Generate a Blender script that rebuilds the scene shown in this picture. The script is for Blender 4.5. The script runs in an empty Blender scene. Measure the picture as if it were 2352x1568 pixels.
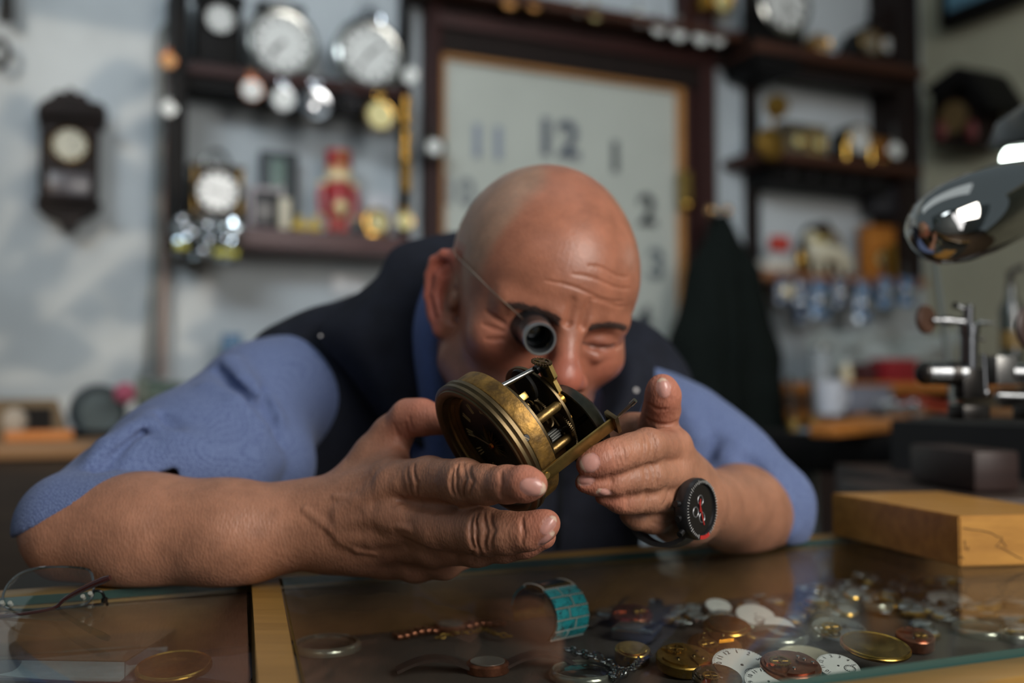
import bpy, bmesh, math, random
import numpy as np
from mathutils import Vector, Matrix
random.seed(7); RNG = np.random.default_rng(7)
SC = bpy.context.scene
COL = SC.collection
PI = math.pi
# ------------------------------------------------------------------ camera
F_PX = 2287.0
CAM = np.array([0.0, 0.0, 1.05])
PITCH = math.atan(96 / F_PX)
cd = bpy.data.cameras.new('camera'); cam = bpy.data.objects.new('camera', cd); COL.objects.link(cam)
cam.location = CAM; cam.rotation_euler = (PI / 2 + PITCH, 0, 0)
cd.sensor_width = 36; cd.lens = 36 * F_PX / 2352; cd.clip_start = 0.02
cd.dof.use_dof = True; cd.dof.focus_distance = 0.64; cd.dof.aperture_fstop = 2.7; cd.dof.aperture_blades = 0
SC.camera = cam
# ------------------------------------------------------------------ view and light
vs = SC.view_settings
vs.view_transform = 'Standard'; vs.look = 'None'; vs.gamma = 1; vs.use_curve_mapping = False; vs.exposure = 0.12
SC.cycles.max_bounces = 8; SC.cycles.transparent_max_bounces = 24; SC.cycles.caustics_reflective = False; SC.cycles.caustics_refractive = False
SC.cycles.sample_clamp_indirect = 4.0
w = bpy.data.worlds.new('daylight'); SC.world = w; w.use_nodes = True
bg = w.node_tree.nodes['Background']; bg.inputs[0].default_value = (0.74, 0.90, 1.0, 1); bg.inputs[1].default_value = 0.15

def light(name, kind, loc, target, energy, color, **kw):
    d = bpy.data.lights.new(name, kind); o = bpy.data.objects.new(name, d); COL.objects.link(o)
    o.location = loc; o.rotation_euler = (Vector(target) - Vector(loc)).to_track_quat('-Z', 'Y').to_euler()
    d.energy = energy; d.color = color
    for k, v in kw.items(): setattr(d, k, v)
    return o
light('assumed_key', 'AREA', (1.25, -0.60, 1.95), (0.15, 0.8, 1.0), 37, (1.0, 0.94, 0.87), shape='RECTANGLE', size=0.9, size_y=1.1)  # unseen key light assumed at front right; the wall behind it has no window
light('overhead_fill', 'AREA', (-0.2, 1.2, 2.9), (0.1, 2.7, 1.3), 5, (0.90, 0.96, 1.0), shape='RECTANGLE', size=2.4, size_y=1.2)  # unseen overhead light, added to brighten the back wall
light('wall_fill', 'AREA', (-0.5, -1.1, 2.75), (0.25, 3.0, 1.5), 8.5, (0.84, 0.93, 1.0), shape='RECTANGLE', size=2.2, size_y=0.6, spread=0.82)  # added narrow-spread light, aimed over the man to lift the back wall
light('front_fill', 'AREA', (0.85, -1.1, 1.45), (0.0, 1.0, 1.0), 11, (1.0, 0.97, 1.0), shape='RECTANGLE', size=1.0, size_y=1.8)  # fill light added behind the camera to lighten the fronts of the fingers
light('low_sun', 'SUN', (-1, -3, 3), (-1.0 + 0.06, -3 + 1.0, 3 - 0.10), 1.15, (1.0, 0.80, 0.60), angle=0.010)

# ------------------------------------------------------------------ pixel geometry (photo frame 2352 x 1568)
def ray(u, v):
    r = (u - 1176) / F_PX; t = -(v - 784) / F_PX
    c, s = math.cos(PITCH), math.sin(PITCH)
    return np.array([r, c - t * s, s + t * c])
def q(u, v, Y):
    d = ray(u, v); return CAM + d * (Y / d[1])
def qz(u, v, z):
    d = ray(u, v); return CAM + d * ((z - CAM[2]) / d[2])
def px(n, Y): return n * Y / F_PX
GZ = 0.90                                   # counter glass top
WA = math.radians(24.5)                     # the back wall runs away to the right
WD = np.array([math.cos(WA), math.sin(WA), 0.0]); WN = np.array([math.sin(WA), -math.cos(WA), 0.0])
W0 = np.array([0.0, 2.9, 0.0])
def wq(u, v, off=0.0):
    "pixel -> point on the plane parallel to the back wall, off metres in front of it"
    d = ray(u, v); t = ((W0 + WN * off - CAM) @ WN) / (d @ WN); return CAM + d * t
def ws(u, v, off=0.0):
    "pixel -> (along wall, height)"
    p = wq(u, v, off); return (p - W0) @ WD, p[2]
def wp(s, z, off=0.0): return W0 + WD * s + WN * off + np.array([0, 0, z])
WROT = Matrix(((WD[0], -WN[0], 0), (WD[1], -WN[1], 0), (0, 0, 1)))      # local x along wall, -y into the room, z up

# ------------------------------------------------------------------ colour and materials
def lin(c):
    c = np.asarray(c, float) / 255.0
    return tuple(np.where(c <= 0.04045, c / 12.92, ((c + 0.055) / 1.055) ** 2.4)) + (1.0,)
MATS = {}
def M(name, rgb, rough=0.5, metal=0.0, var=0.0, scale=20.0, bump=0.0, bscale=None, rgb2=None, stretch=(1, 1, 1), spec=0.5, coat=0.0, sheen=0.0, sss=0.0, detail=4.0):
    if name in MATS: return MATS[name]
    m = bpy.data.materials.new(name); m.use_nodes = True; MATS[name] = m
    nt = m.node_tree; N = nt.nodes; Lk = nt.links; b = N['Principled BSDF']
    b.inputs['Base Color'].default_value = lin(rgb); b.inputs['Roughness'].default_value = rough; b.inputs['Metallic'].default_value = metal
    b.inputs['Specular IOR Level'].default_value = spec
    if coat: b.inputs['Coat Weight'].default_value = coat; b.inputs['Coat Roughness'].default_value = 0.08
    if sheen: b.inputs['Sheen Weight'].default_value = sheen; b.inputs['Sheen Roughness'].default_value = 0.6
    if sss: b.inputs['Subsurface Weight'].default_value = sss; b.inputs['Subsurface Radius'].default_value = (0.010, 0.004, 0.002); b.inputs['Subsurface Scale'].default_value = 0.4
    if var or bump or rgb2 is not None:
        tc = N.new('ShaderNodeTexCoord'); mp = N.new('ShaderNodeMapping'); mp.inputs['Scale'].default_value = stretch
        Lk.new(tc.outputs['Object'], mp.inputs['Vector'])
        nz = N.new('ShaderNodeTexNoise'); nz.inputs['Scale'].default_value = scale; nz.inputs['Detail'].default_value = detail; nz.inputs['Roughness'].default_value = 0.6
        Lk.new(mp.outputs[0], nz.inputs['Vector'])
        if var or rgb2 is not None:
            rp = N.new('ShaderNodeValToRGB'); rp.color_ramp.elements[0].position = 0.33; rp.color_ramp.elements[1].position = 0.67
            if rgb2 is None:
                a = np.array(rgb, float)
                rp.color_ramp.elements[0].color = lin(np.clip(a * (1 - var), 0, 255)); rp.color_ramp.elements[1].color = lin(np.clip(a * (1 + var), 0, 255))
            else:
                rp.color_ramp.elements[0].color = lin(rgb); rp.color_ramp.elements[1].color = lin(rgb2)
            Lk.new(nz.outputs['Fac'], rp.inputs[0]); Lk.new(rp.outputs[0], b.inputs['Base Color'])
        if bump:
            n2 = nz
            if bscale:
                n2 = N.new('ShaderNodeTexNoise'); n2.inputs['Scale'].default_value = bscale; n2.inputs['Detail'].default_value = 3; Lk.new(mp.outputs[0], n2.inputs['Vector'])
            bp = N.new('ShaderNodeBump'); bp.inputs['Strength'].default_value = min(1.0, bump); bp.inputs['Distance'].default_value = 0.002
            Lk.new(n2.outputs['Fac'], bp.inputs['Height']); Lk.new(bp.outputs[0], b.inputs['Normal'])
    return m
def emit(name, rgb, strength):
    if name in MATS: return MATS[name]
    m = M(name, rgb, 0.5); b = m.node_tree.nodes['Principled BSDF']
    b.inputs['Emission Color'].default_value = lin(rgb); b.inputs['Emission Strength'].default_value = strength; return m
def pane(name, tint=(235, 245, 242), base=0.04, amount=0.8, rough=0.02):
    "thin clear pane: light passes straight through, the surface mirrors more at a grazing angle"
    if name in MATS: return MATS[name]
    m = bpy.data.materials.new(name); m.use_nodes = True; MATS[name] = m
    nt = m.node_tree; N = nt.nodes; Lk = nt.links; N.remove(N['Principled BSDF']); out = N['Material Output']
    g = N.new('ShaderNodeNewGeometry'); dt = N.new('ShaderNodeVectorMath'); dt.operation = 'DOT_PRODUCT'
    Lk.new(g.outputs['Incoming'], dt.inputs[0]); Lk.new(g.outputs['Normal'], dt.inputs[1])
    def mth(op, a, b=None):
        n = N.new('ShaderNodeMath'); n.operation = op
        for i, x in enumerate((a, b)):
            if x is None: continue
            if isinstance(x, (int, float)): n.inputs[i].default_value = x
            else: Lk.new(x, n.inputs[i])
        return n.outputs[0]
    c = mth('ABSOLUTE', dt.outputs['Value']); o = mth('SUBTRACT', 1.0, c); p5 = mth('POWER', o, 5.0)
    fr = mth('MULTIPLY', mth('ADD', mth('MULTIPLY', p5, 1 - base), base), amount)
    t = N.new('ShaderNodeBsdfTransparent'); t.inputs[0].default_value = lin(tint)
    gl = N.new('ShaderNodeBsdfGlossy'); gl.inputs['Roughness'].default_value = rough; gl.inputs['Color'].default_value = (1, 1, 1, 1)
    mx = N.new('ShaderNodeMixShader'); Lk.new(fr, mx.inputs[0]); Lk.new(t.outputs[0], mx.inputs[1]); Lk.new(gl.outputs[0], mx.inputs[2]); Lk.new(mx.outputs[0], out.inputs[0])
    return m
def wood(name, a, b, rough=0.5, scale=6.0, axis=0, coat=0.0, bump=0.15, spec=0.35):
    st = [14, 14, 14]; st[axis] = 1.0
    return M(name, a, rough, rgb2=b, scale=scale, stretch=tuple(st), bump=bump, coat=coat, detail=6, spec=spec)

# ------------------------------------------------------------------ objects
def link(name, mesh, parent=None, mat=None):
    o = bpy.data.objects.new(name, mesh); COL.objects.link(o)
    if mat is not None:
        for mm in (mat if isinstance(mat, (list, tuple)) else [mat]): mesh.materials.append(mm)
    if parent is not None: o.parent = parent
    return o
def tag(o, label=None, cat=None, group=None, kind=None):
    if label: o['label'] = label
    if cat: o['category'] = cat
    if group: o['group'] = group
    if kind: o['kind'] = kind
    return o
def thing(name, label, cat, loc=(0, 0, 0), rot=None, group=None):
    o = bpy.data.objects.new(name, None); COL.objects.link(o); o.empty_display_size = 0.02
    mw = Matrix.Translation(Vector(loc))
    if rot is not None: mw = mw @ rot.to_4x4()
    o.matrix_world = mw
    return tag(o, label, cat, group)
def dup(root, loc, rot=None, label=None, group=None, scale=1.0):
    r = root.copy(); COL.objects.link(r)
    mw = Matrix.Translation(Vector(loc))
    if rot is not None: mw = mw @ rot.to_4x4()
    elif rot is None: mw = mw @ root.matrix_world.to_3x3().normalized().to_4x4()
    r.matrix_world = mw @ Matrix.Scale(scale, 4)
    if label: r['label'] = label
    if group: r['group'] = group
    for ch in list(root.children):
        c = ch.copy(); COL.objects.link(c); c.parent = r
        for gc in list(ch.children):
            d = gc.copy(); COL.objects.link(d); d.parent = c
    return r
def frame(z, x=None):
    "rotation whose local z points along z"
    z = np.array(z, float); z /= np.linalg.norm(z)
    x = np.array((1, 0, 0) if x is None else x, float); x = x - z * (x @ z)
    if np.linalg.norm(x) < 1e-6: x = np.array((0, 1, 0)) - z * z[1]
    x /= np.linalg.norm(x); y = np.cross(z, x)
    return Matrix(((x[0], y[0], z[0]), (x[1], y[1], z[1]), (x[2], y[2], z[2])))
class G:
    "collects shapes, links them as ONE mesh object"
    def __init__(s): s.v = []; s.f = []; s.n = 0; s.mi = []
    def add(s, v, f, mi=0):
        v = np.asarray(v, float).reshape(-1, 3); s.v.append(v)
        for k in f: s.f.append([i + s.n for i in k]); s.mi.append(mi)
        s.n += len(v); return s
    def box(s, c, size, rot=None, bev=0.0, mi=0):
        bm = bmesh.new(); bmesh.ops.create_cube(bm, size=1.0)
        for x in bm.verts: x.co = Vector((x.co.x * size[0], x.co.y * size[1], x.co.z * size[2]))
        if bev: bmesh.ops.bevel(bm, geom=bm.edges[:] , offset=min(bev, min(size) * 0.45), segments=2, affect='EDGES', profile=0.5)
        bm.verts.index_update(); v = np.array([x.co for x in bm.verts])
        if rot is not None: v = v @ np.array(rot).T
        s.add(v + np.array(c), [[y.index for y in x.verts] for x in bm.faces], mi); bm.free(); return s
    def lathe(s, prof, c=(0, 0, 0), axis=(0, 0, 1), n=32, x=None, mi=0, a0=0.0, a1=2 * PI, sx=1.0, sy=1.0):
        R = np.array(frame(axis, x)); full = abs(a1 - a0 - 2 * PI) < 1e-6
        m = n if full else n + 1
        ang = a0 + (a1 - a0) * np.arange(m) / n
        ring = np.stack([np.cos(ang) * sx, np.sin(ang) * sy, np.zeros(m)], 1)
        v = []; f = []
        for r, z in prof: v.append(ring * max(r, 1e-5) + np.array([0, 0, z]))
        v = np.concatenate(v)
        for i in range(len(prof) - 1):
            for j in range(n):
                k = (j + 1) % m
                f.append([i * m + j, i * m + k, (i + 1) * m + k, (i + 1) * m + j])
        return s.add(v @ R.T + np.array(c), f, mi)
    def cyl(s, a, b, r, r2=None, n=16, mi=0, bev=0.0):
        a = np.array(a, float); b = np.array(b, float); L = np.linalg.norm(b - a); r2 = r if r2 is None else r2
        if bev: pr = [(0, 0), (r - bev, 0), (r, bev), (r2, L - bev), (r2 - bev, L), (0, L)]
        else: pr = [(0, 0), (r, 0), (r, 0), (r2, L), (r2, L), (0, L)]
        return s.lathe(pr, a, b - a, n, mi=mi)
    def disc(s, c, axis, r, t, n=32, mi=0, bev=0.0):
        c = np.array(c, float); ax = np.array(axis, float); ax /= np.linalg.norm(ax); return s.cyl(c - ax * t / 2, c + ax * t / 2, r, n=n, mi=mi, bev=bev)
    def ball(s, c, r, n=16, mi=0, rot=None):
        r = np.array(r if np.ndim(r) else (r, r, r), float); m = n // 2
        v = []; f = []
        for i in range(m + 1):
            th = PI * i / m
            for j in range(n):
                ph = 2 * PI * j / n; v.append((math.sin(th) * math.cos(ph), math.sin(th) * math.sin(ph), math.cos(th)))
        for i in range(m):
            for j in range(n): f.append([i * n + j, (i + 1) * n + j, (i + 1) * n + (j + 1) % n, i * n + (j + 1) % n])
        v = np.array(v) * r
        if rot is not None: v = v @ np.array(rot).T
        return s.add(v + np.array(c), f, mi)
    def tube(s, pts, r, n=10, mi=0, closed=False, flat=1.0, up=None):
        pts = np.array(pts, float); m = len(pts); rr = np.full(m, r) if np.ndim(r) == 0 else np.array(r, float)
        v = []; f = []; prev = None
        for i in range(m):
            t = pts[(i + 1) % m] - pts[i - 1] if closed else pts[min(i + 1, m - 1)] - pts[max(i - 1, 0)]
            t = t / (np.linalg.norm(t) + 1e-12)
            if prev is None:
                a = np.array(up if up is not None else ((0, 0, 1) if abs(t[2]) < 0.9 else (1, 0, 0)), float)
            else: a = prev
            a = a - t * (a @ t); a /= np.linalg.norm(a) + 1e-12; prev = a; b = np.cross(t, a)
            for j in range(n):
                ph = 2 * PI * j / n; v.append(pts[i] + rr[i] * (math.cos(ph) * a * flat + math.sin(ph) * b))
        for i in range(m if closed else m - 1):
            k = (i + 1) % m
            for j in range(n): f.append([i * n + j, i * n + (j + 1) % n, k * n + (j + 1) % n, k * n + j])
        if not closed: f.append(list(range(n))[::-1]); f.append([(m - 1) * n + j for j in range(n)])
        return s.add(v, f, mi)
    def prism(s, out, t, c=(0, 0, 0), rot=None, mi=0):
        "closed outline in local xy, thickness t along local z (centred)"
        out = np.array(out, float); n = len(out)
        v = np.concatenate([np.c_[out, np.full(n, -t / 2)], np.c_[out, np.full(n, t / 2)]])
        f = [list(range(n))[::-1], list(range(n, 2 * n))] + [[i, (i + 1) % n, n + (i + 1) % n, n + i] for i in range(n)]
        if rot is not None: v = v @ np.array(rot).T
        return s.add(v + np.array(c), f, mi)
    def build(s, name, mat, parent=None, smooth=35):
        me = bpy.data.meshes.new(name); me.from_pydata(np.concatenate(s.v).tolist(), [], s.f)
        o = link(name, me, parent, mat)
        if any(s.mi): me.polygons.foreach_set('material_index', s.mi)
        bm = bmesh.new(); bm.from_mesh(me); bmesh.ops.remove_doubles(bm, verts=bm.verts, dist=1e-6); bmesh.ops.recalc_face_normals(bm, faces=bm.faces); bm.to_mesh(me); bm.free()
        if smooth:
            me.polygons.foreach_set('use_smooth', [True] * len(me.polygons)); me.set_sharp_from_angle(angle=math.radians(smooth))
        return o
def gear(g, c, axis, r, teeth, t, hub=0.25, spokes=4, mi=0, depth=0.1):
    "toothed wheel with crossings"
    R = frame(axis); out = []
    for i in range(teeth * 4):
        a = 2 * PI * i / (teeth * 4); rr = r if i % 4 in (1, 2) else r * (1 - depth); out.append((rr * math.cos(a), rr * math.sin(a)))
    n = len(out); out = np.array(out); ri = r * 0.72; inn = np.array([(ri * math.cos(2 * PI * i / n), ri * math.sin(2 * PI * i / n)) for i in range(n)])
    v = np.concatenate([np.c_[out, np.full(n, z)] for z in (-t / 2, t / 2)] + [np.c_[inn, np.full(n, z)] for z in (-t / 2, t / 2)]); f = []
    for i in range(n):
        k = (i + 1) % n; f += [[i, k, n + k, n + i], [2 * n + i, 3 * n + i, 3 * n + k, 2 * n + k], [i, 2 * n + i, 2 * n + k, k], [n + i, n + k, 3 * n + k, 3 * n + i]]
    g.add(v @ np.array(R).T + np.array(c), f, mi)
    for i in range(spokes):
        a = 2 * PI * i / spokes; d = np.array(R) @ np.array([math.cos(a), math.sin(a), 0]); g.cyl(np.array(c), np.array(c) + d * ri * 1.02, t * 0.7, n=6, mi=mi)
    g.disc(c, axis, r * hub, t * 1.3, 16, mi); return g
def text_mesh(s, size, depth=0.0, bold=0.0):
    cu = bpy.data.curves.new('lettering', 'FONT'); cu.body = s; cu.size = size; cu.extrude = depth; cu.align_x = 'CENTER'; cu.align_y = 'CENTER'; cu.offset = bold
    cu.resolution_u = 4
    o = bpy.data.objects.new('lettering', cu); COL.objects.link(o)
    dg = bpy.context.evaluated_depsgraph_get(); me = bpy.data.meshes.new_from_object(o.evaluated_get(dg))
    v = np.array([x.co for x in me.vertices]); f = [list(p.vertices) for p in me.polygons]
    bpy.data.objects.remove(o); bpy.data.curves.remove(cu); bpy.data.meshes.remove(me)
    return v, f
TXT = {}
def put_text(g, s, size, c, R, depth=0.0005, bold=0.0, mi=0, sx=1.0):
    k = (s, depth > 0, bold)
    if k not in TXT: TXT[k] = text_mesh(s, 1.0, 0.02 if depth > 0 else 0, bold)
    v, f = TXT[k]; v = v * np.array([size * sx, size, depth / 0.02 if depth else 1]); g.add(v @ np.array(R).T + np.array(c), f, mi)
# ------------------------------------------------------------------ implicit surfaces for bodies and cloth
class Pr:
    __slots__ = ('op', 'k', 'c', 'r', 'fn')
    def __init__(s, op, k, c, r, fn): s.op = op; s.k = k; s.c = np.array(c, float); s.r = r; s.fn = fn
def cone_d(P, a, b, ra, rb):
    ba = b - a; l2 = ba @ ba; rr = ra - rb; a2 = l2 - rr * rr
    if l2 < 1e-12 or a2 <= 0:
        c, r = (a, ra) if ra > rb else (b, rb); return np.linalg.norm(P - c, axis=-1) - r
    il2 = 1.0 / l2; pa = P - a; y = pa @ ba; z = y - l2
    x2 = ((pa * l2 - y[..., None] * ba) ** 2).sum(-1); y2 = y * y * l2; z2 = z * z * l2
    k = np.sign(rr) * rr * rr * x2
    d = (np.sqrt(x2 * a2 * il2) + y * rr) * il2 - ra
    m1 = np.sign(z) * a2 * z2 > k; m2 = np.sign(y) * a2 * y2 < k
    d = np.where(m2, np.sqrt(x2 + y2) * il2 - ra, d)
    return np.where(m1, np.sqrt(x2 + z2) * il2 - rb, d)
def smin(a, b, k):
    if k <= 0: return np.minimum(a, b)
    h = np.maximum(k - np.abs(a - b), 0) / k; return np.minimum(a, b) - h * h * k * 0.25
def smax(a, b, k): return -smin(-a, -b, k)
def cone(a, b, ra, rb, k=0.01, op='u'):
    a = np.array(a, float); b = np.array(b, float); return Pr(op, k, (a + b) / 2, np.linalg.norm(b - a) / 2 + max(ra, rb), lambda P: cone_d(P, a, b, ra, rb))
def chain(pts, rad, k=0.01, op='u', ik=0.004):
    pts = [np.array(p, float) for p in pts]
    c = sum(pts) / len(pts); R = max(np.linalg.norm(p - c) + r for p, r in zip(pts, rad))
    def fn(P):
        d = None
        for i in range(len(pts) - 1):
            e = cone_d(P, pts[i], pts[i + 1], rad[i], rad[i + 1]); d = e if d is None else smin(d, e, ik)
        return d
    return Pr(op, k, c, R, fn)
def ell(c, r, R=None, k=0.01, op='u'):
    c = np.array(c, float); r = np.array(r, float); R = None if R is None else np.array(R, float)
    def fn(P):
        p = P - c
        if R is not None: p = p @ R            # columns of R are the local axes
        k0 = np.linalg.norm(p / r, axis=-1); k1 = np.linalg.norm(p / (r * r), axis=-1)
        return np.where(k1 > 1e-9, k0 * (k0 - 1.0) / np.maximum(k1, 1e-9), -r.min())
    return Pr(op, k, c, r.max(), fn)
def rbox(c, h, R=None, rad=0.005, k=0.01, op='u'):
    c = np.array(c, float); h = np.array(h, float); R = None if R is None else np.array(R, float)
    def fn(P):
        p = P - c
        if R is not None: p = p @ R
        e = np.abs(p) - (h - rad); return np.linalg.norm(np.maximum(e, 0), axis=-1) + np.minimum(e.max(-1), 0) - rad
    return Pr(op, k, c, np.linalg.norm(h), fn)
def ev(prims, P, d0=None):
    d = np.full(P.shape[:-1], 10.0, P.dtype) if d0 is None else d0
    for p in prims:
        e = p.fn(P)
        d = smin(d, e, p.k) if p.op == 'u' else smax(d, -e, p.k)
    return d
def mesh_sdf(prims, lo, hi, h, warp=None, N=16, margin=0.012, post=None):
    "block-sparse surface nets; returns verts, quads"
    lo = np.array(lo, float); hi = np.array(hi, float)
    nb = np.ceil((hi - lo) / (h * N)).astype(int); D = nb * N + 2
    PC = np.array([p.c for p in prims]); PR = np.array([p.r for p in prims]); PK = np.array([p.k for p in prims])
    off = np.stack(np.meshgrid(*[np.arange(N + 1)] * 3, indexing='ij'), -1).astype(np.float64) * h
    bc = np.stack(np.meshgrid(*[np.arange(n) for n in nb], indexing='ij'), -1).reshape(-1, 3)
    cen = lo + (bc + 0.5) * N * h; rad = N * h * 0.5 * math.sqrt(3)
    near = np.zeros(len(bc), bool)
    for i, p in enumerate(prims):
        if p.op != 'u': continue
        m = np.linalg.norm(cen - PC[i], axis=1) < PR[i] + rad + margin
        near |= m
    ids = np.nonzero(near)[0]; dc = np.full(len(bc), 9.0); dc[ids] = ev(prims, cen[ids])
    act = ids[np.abs(dc[ids]) < rad * 1.3 + margin + 0.004]
    VI = []; VP = []; Q = []
    cid = lambda a: (a[:, 0] * D[1] + a[:, 1]) * D[2] + a[:, 2]
    for b in act:
        m = np.linalg.norm(PC - cen[b], axis=1) < PR * 1.15 + PK * 2 + rad + margin * 1.5
        sub = [prims[i] for i in np.nonzero(m)[0]]
        if not sub: continue
        P = lo + bc[b] * N * h + off
        d = ev(sub, P)
        if post is not None: d = post(P, d)
        s = d < 0
        if s.all() or not s.any(): continue
        base = bc[b] * N
        cnt = np.zeros((N, N, N)); acc = np.zeros((N, N, N, 3)); G3 = np.indices((N, N, N)).transpose(1, 2, 3, 0)
        for ax in range(3):
            o1, o2 = [a for a in range(3) if a != ax]
            for i in (0, 1):
                for j in (0, 1):
                    sl0 = [slice(0, N)] * 3; sl0[o1] = slice(i, N + i); sl0[o2] = slice(j, N + j)
                    sl1 = list(sl0); sl1[ax] = slice(1, N + 1)
                    a = d[tuple(sl0)]; c = d[tuple(sl1)]; x = (a < 0) != (c < 0)
                    t = np.where(x, a / np.where(x, a - c, 1), 0)
                    p = np.zeros((N, N, N, 3)); p[..., ax] = t; p[..., o1] = i; p[..., o2] = j
                    acc += p * x[..., None]; cnt += x
        c = cnt > 0; idx = np.argwhere(c)
        VI.append(cid(idx + base)); VP.append((idx + base + acc[c] / cnt[c][:, None]) * h + lo)
        for ax in range(3):
            o1, o2 = (ax + 1) % 3, (ax + 2) % 3
            sl1 = [slice(0, N)] * 3; sl1[ax] = slice(1, N + 1)
            a = d[:N, :N, :N] < 0; e = d[tuple(sl1)] < 0; x = np.argwhere(a != e)
            if not len(x): continue
            sg = a[tuple(x.T)]; x = x + base; u = np.zeros(3, int); u[o1] = 1; w_ = np.zeros(3, int); w_[o2] = 1
            ok = (x[:, o1] > 0) & (x[:, o2] > 0); x = x[ok]; sg = sg[ok]
            quad = np.stack([cid(x), cid(x - u), cid(x - u - w_), cid(x - w_)], 1)
            quad[~sg] = quad[~sg][:, ::-1]; Q.append(quad)
    VI = np.concatenate(VI); VP = np.concatenate(VP); Q = np.concatenate(Q)
    o = np.argsort(VI); VI = VI[o]; VP = VP[o]
    k = np.clip(np.searchsorted(VI, Q), 0, len(VI) - 1); good = (VI[k] == Q).all(1)
    return VP, k[good]
def sdf_object(name, mat, prims, lo, hi, h, parent=None, colour=None, origin=(0, 0, 0), disp=None, mats=None, **kw):
    V, Q = mesh_sdf(prims, lo, hi, h, **kw)
    if disp is not None: V = disp(V, Q)
    me = bpy.data.meshes.new(name); n = len(V); me.vertices.add(n); me.vertices.foreach_set('co', (V - np.array(origin)).astype(np.float32).ravel())
    me.loops.add(len(Q) * 4); me.loops.foreach_set('vertex_index', Q.ravel().astype(np.int32)); me.polygons.add(len(Q))
    me.polygons.foreach_set('loop_start', np.arange(0, len(Q) * 4, 4, dtype=np.int32))
    me.polygons.foreach_set('use_smooth', np.ones(len(Q), bool)); me.update(); me.validate()
    if colour is not None:
        c = colour(V); at = me.attributes.new('tint', 'FLOAT_COLOR', 'POINT'); at.data.foreach_set('color', (c if c.shape[1] == 4 else np.c_[c, np.ones(n)]).astype(np.float32).ravel())
    o = link(name, me, parent, mat); return o
def vnormals(V, Q):
    n = np.zeros_like(V); a = np.cross(V[Q[:, 2]] - V[Q[:, 0]], V[Q[:, 3]] - V[Q[:, 1]])
    for i in range(4): np.add.at(n, Q[:, i], a)
    return n / (np.linalg.norm(n, axis=1)[:, None] + 1e-12)
# ------------------------------------------------------------------ the watchmaker
HO = np.array([.0202, .8700, 1.1173])
def head_axes(yaw, pit, roll):
    Fv = np.array([math.sin(yaw) * math.cos(pit), -math.cos(yaw) * math.cos(pit), -math.sin(pit)])
    U = np.array([math.sin(yaw) * math.sin(pit), -math.cos(yaw) * math.sin(pit), math.cos(pit)])
    X = np.cross(U, Fv); return np.stack([X * math.cos(roll) - U * math.sin(roll), Fv, U * math.cos(roll) + X * math.sin(roll)])
HR = head_axes(.299, .300, .170); HC = HR.T
def H(x, y, z): return HO + np.array([x, y, z], float) @ HR
def he(c, r, k=0.01, op='u'): return ell(H(*c), r, HC, k, op)
def hc(a, b, ra, rb, k=0.01, op='u'): return cone(H(*a), H(*b), ra, rb, k, op)
def hch(pts, rad, k=0.01, op='u', ik=0.004): return chain([H(*p) for p in pts], rad, k, op, ik)
def hit(prims, u, v, y0=0.45, y1=1.3):
    "where the line of sight through a pixel meets a surface"
    d = ray(u, v); d = d / np.linalg.norm(d); t = y0
    for i in range(90):
        p = CAM + d * t; e = float(ev(prims, p[None])[0])
        if e < 1e-4: break
        t += min(e * 0.8, 0.05)
        if t > y1: return None
    g = np.array([ev(prims, (p + 5e-4 * a)[None])[0] - ev(prims, (p - 5e-4 * a)[None])[0] for a in np.eye(3)]); return p, g / (np.linalg.norm(g) + 1e-9)
def grooves(base, lines, r=0.0010, k=0.0025, lift=0.3):
    out = []
    for ln in lines:
        pts = []
        for (u, v) in ln:
            h = hit(base, u, v)
            if h is not None: pts.append(h[0] + h[1] * r * lift)
        pts = [p for i, p in enumerate(pts) if i == 0 or np.linalg.norm(p - pts[i - 1]) < 0.03]
        if len(pts) > 1: rr = [r * 0.5] + [r] * (len(pts) - 2) + [r * 0.5]; out.append(chain(pts, rr, k, 's', 0.001))
    return out
def ridges(base, lines, r=0.003, k=0.006, sink=0.75):
    out = []
    for ln in lines:
        pts = [h[0] - h[1] * r * sink for h in (hit(base, u, v) for (u, v) in ln) if h is not None]
        if len(pts) > 1: out.append(chain(pts, [r * 0.6] + [r] * (len(pts) - 2) + [r * 0.6], k, 'u', 0.002))
    return out
HEAD = [he((0, -.010, .037), (.0775, .098, .086), 0), he((0, .030, .028), (.064, .061, .058), .03), he((0, .028, -.030), (.060, .056, .068), .03)]
for s in (-1, 1):
    HEAD += [hc((s * .052, -.002, -.060), (s * .020, .066, -.096), .021, .018, .03), he((s * .045, .054, -.024), (.022, .022, .017), .022),
             hc((s * .048, .068, .011), (s * .013, .086, .007), .0090, .0088, .012)]
HEAD += [he((0, .078, -.098), (.023, .017, .017), .02), he((0, .068, -.062), (.032, .026, .027), .02)]
for s in (-1, 1):
    HEAD += [he((s * .031, .0965, -.005), (.019, .017, .0125), .012, 's'), he((s * .031, .0690, -.005), (.0180, .0140, .0105), .004)]
    HEAD += [hch([(s * .016, .081, -.013), (s * .031, .083, -.0170), (s * .046, .074, -.013)], [.0025, .0032, .0025], .006)]          # lower lid
HEAD += [hc((0, .084, .008), (0, .101, -.026), .0085, .0115, .010), he((0, .1055, -.034), (.0150, .0130, .0130), .006)]
for s in (-1, 1): HEAD += [he((s * .0150, .0960, -.037), (.0090, .0115, .0090), .006), he((s * .0075, .1035, -.0465), (.0042, .0065, .004), .003, 's')]
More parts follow.
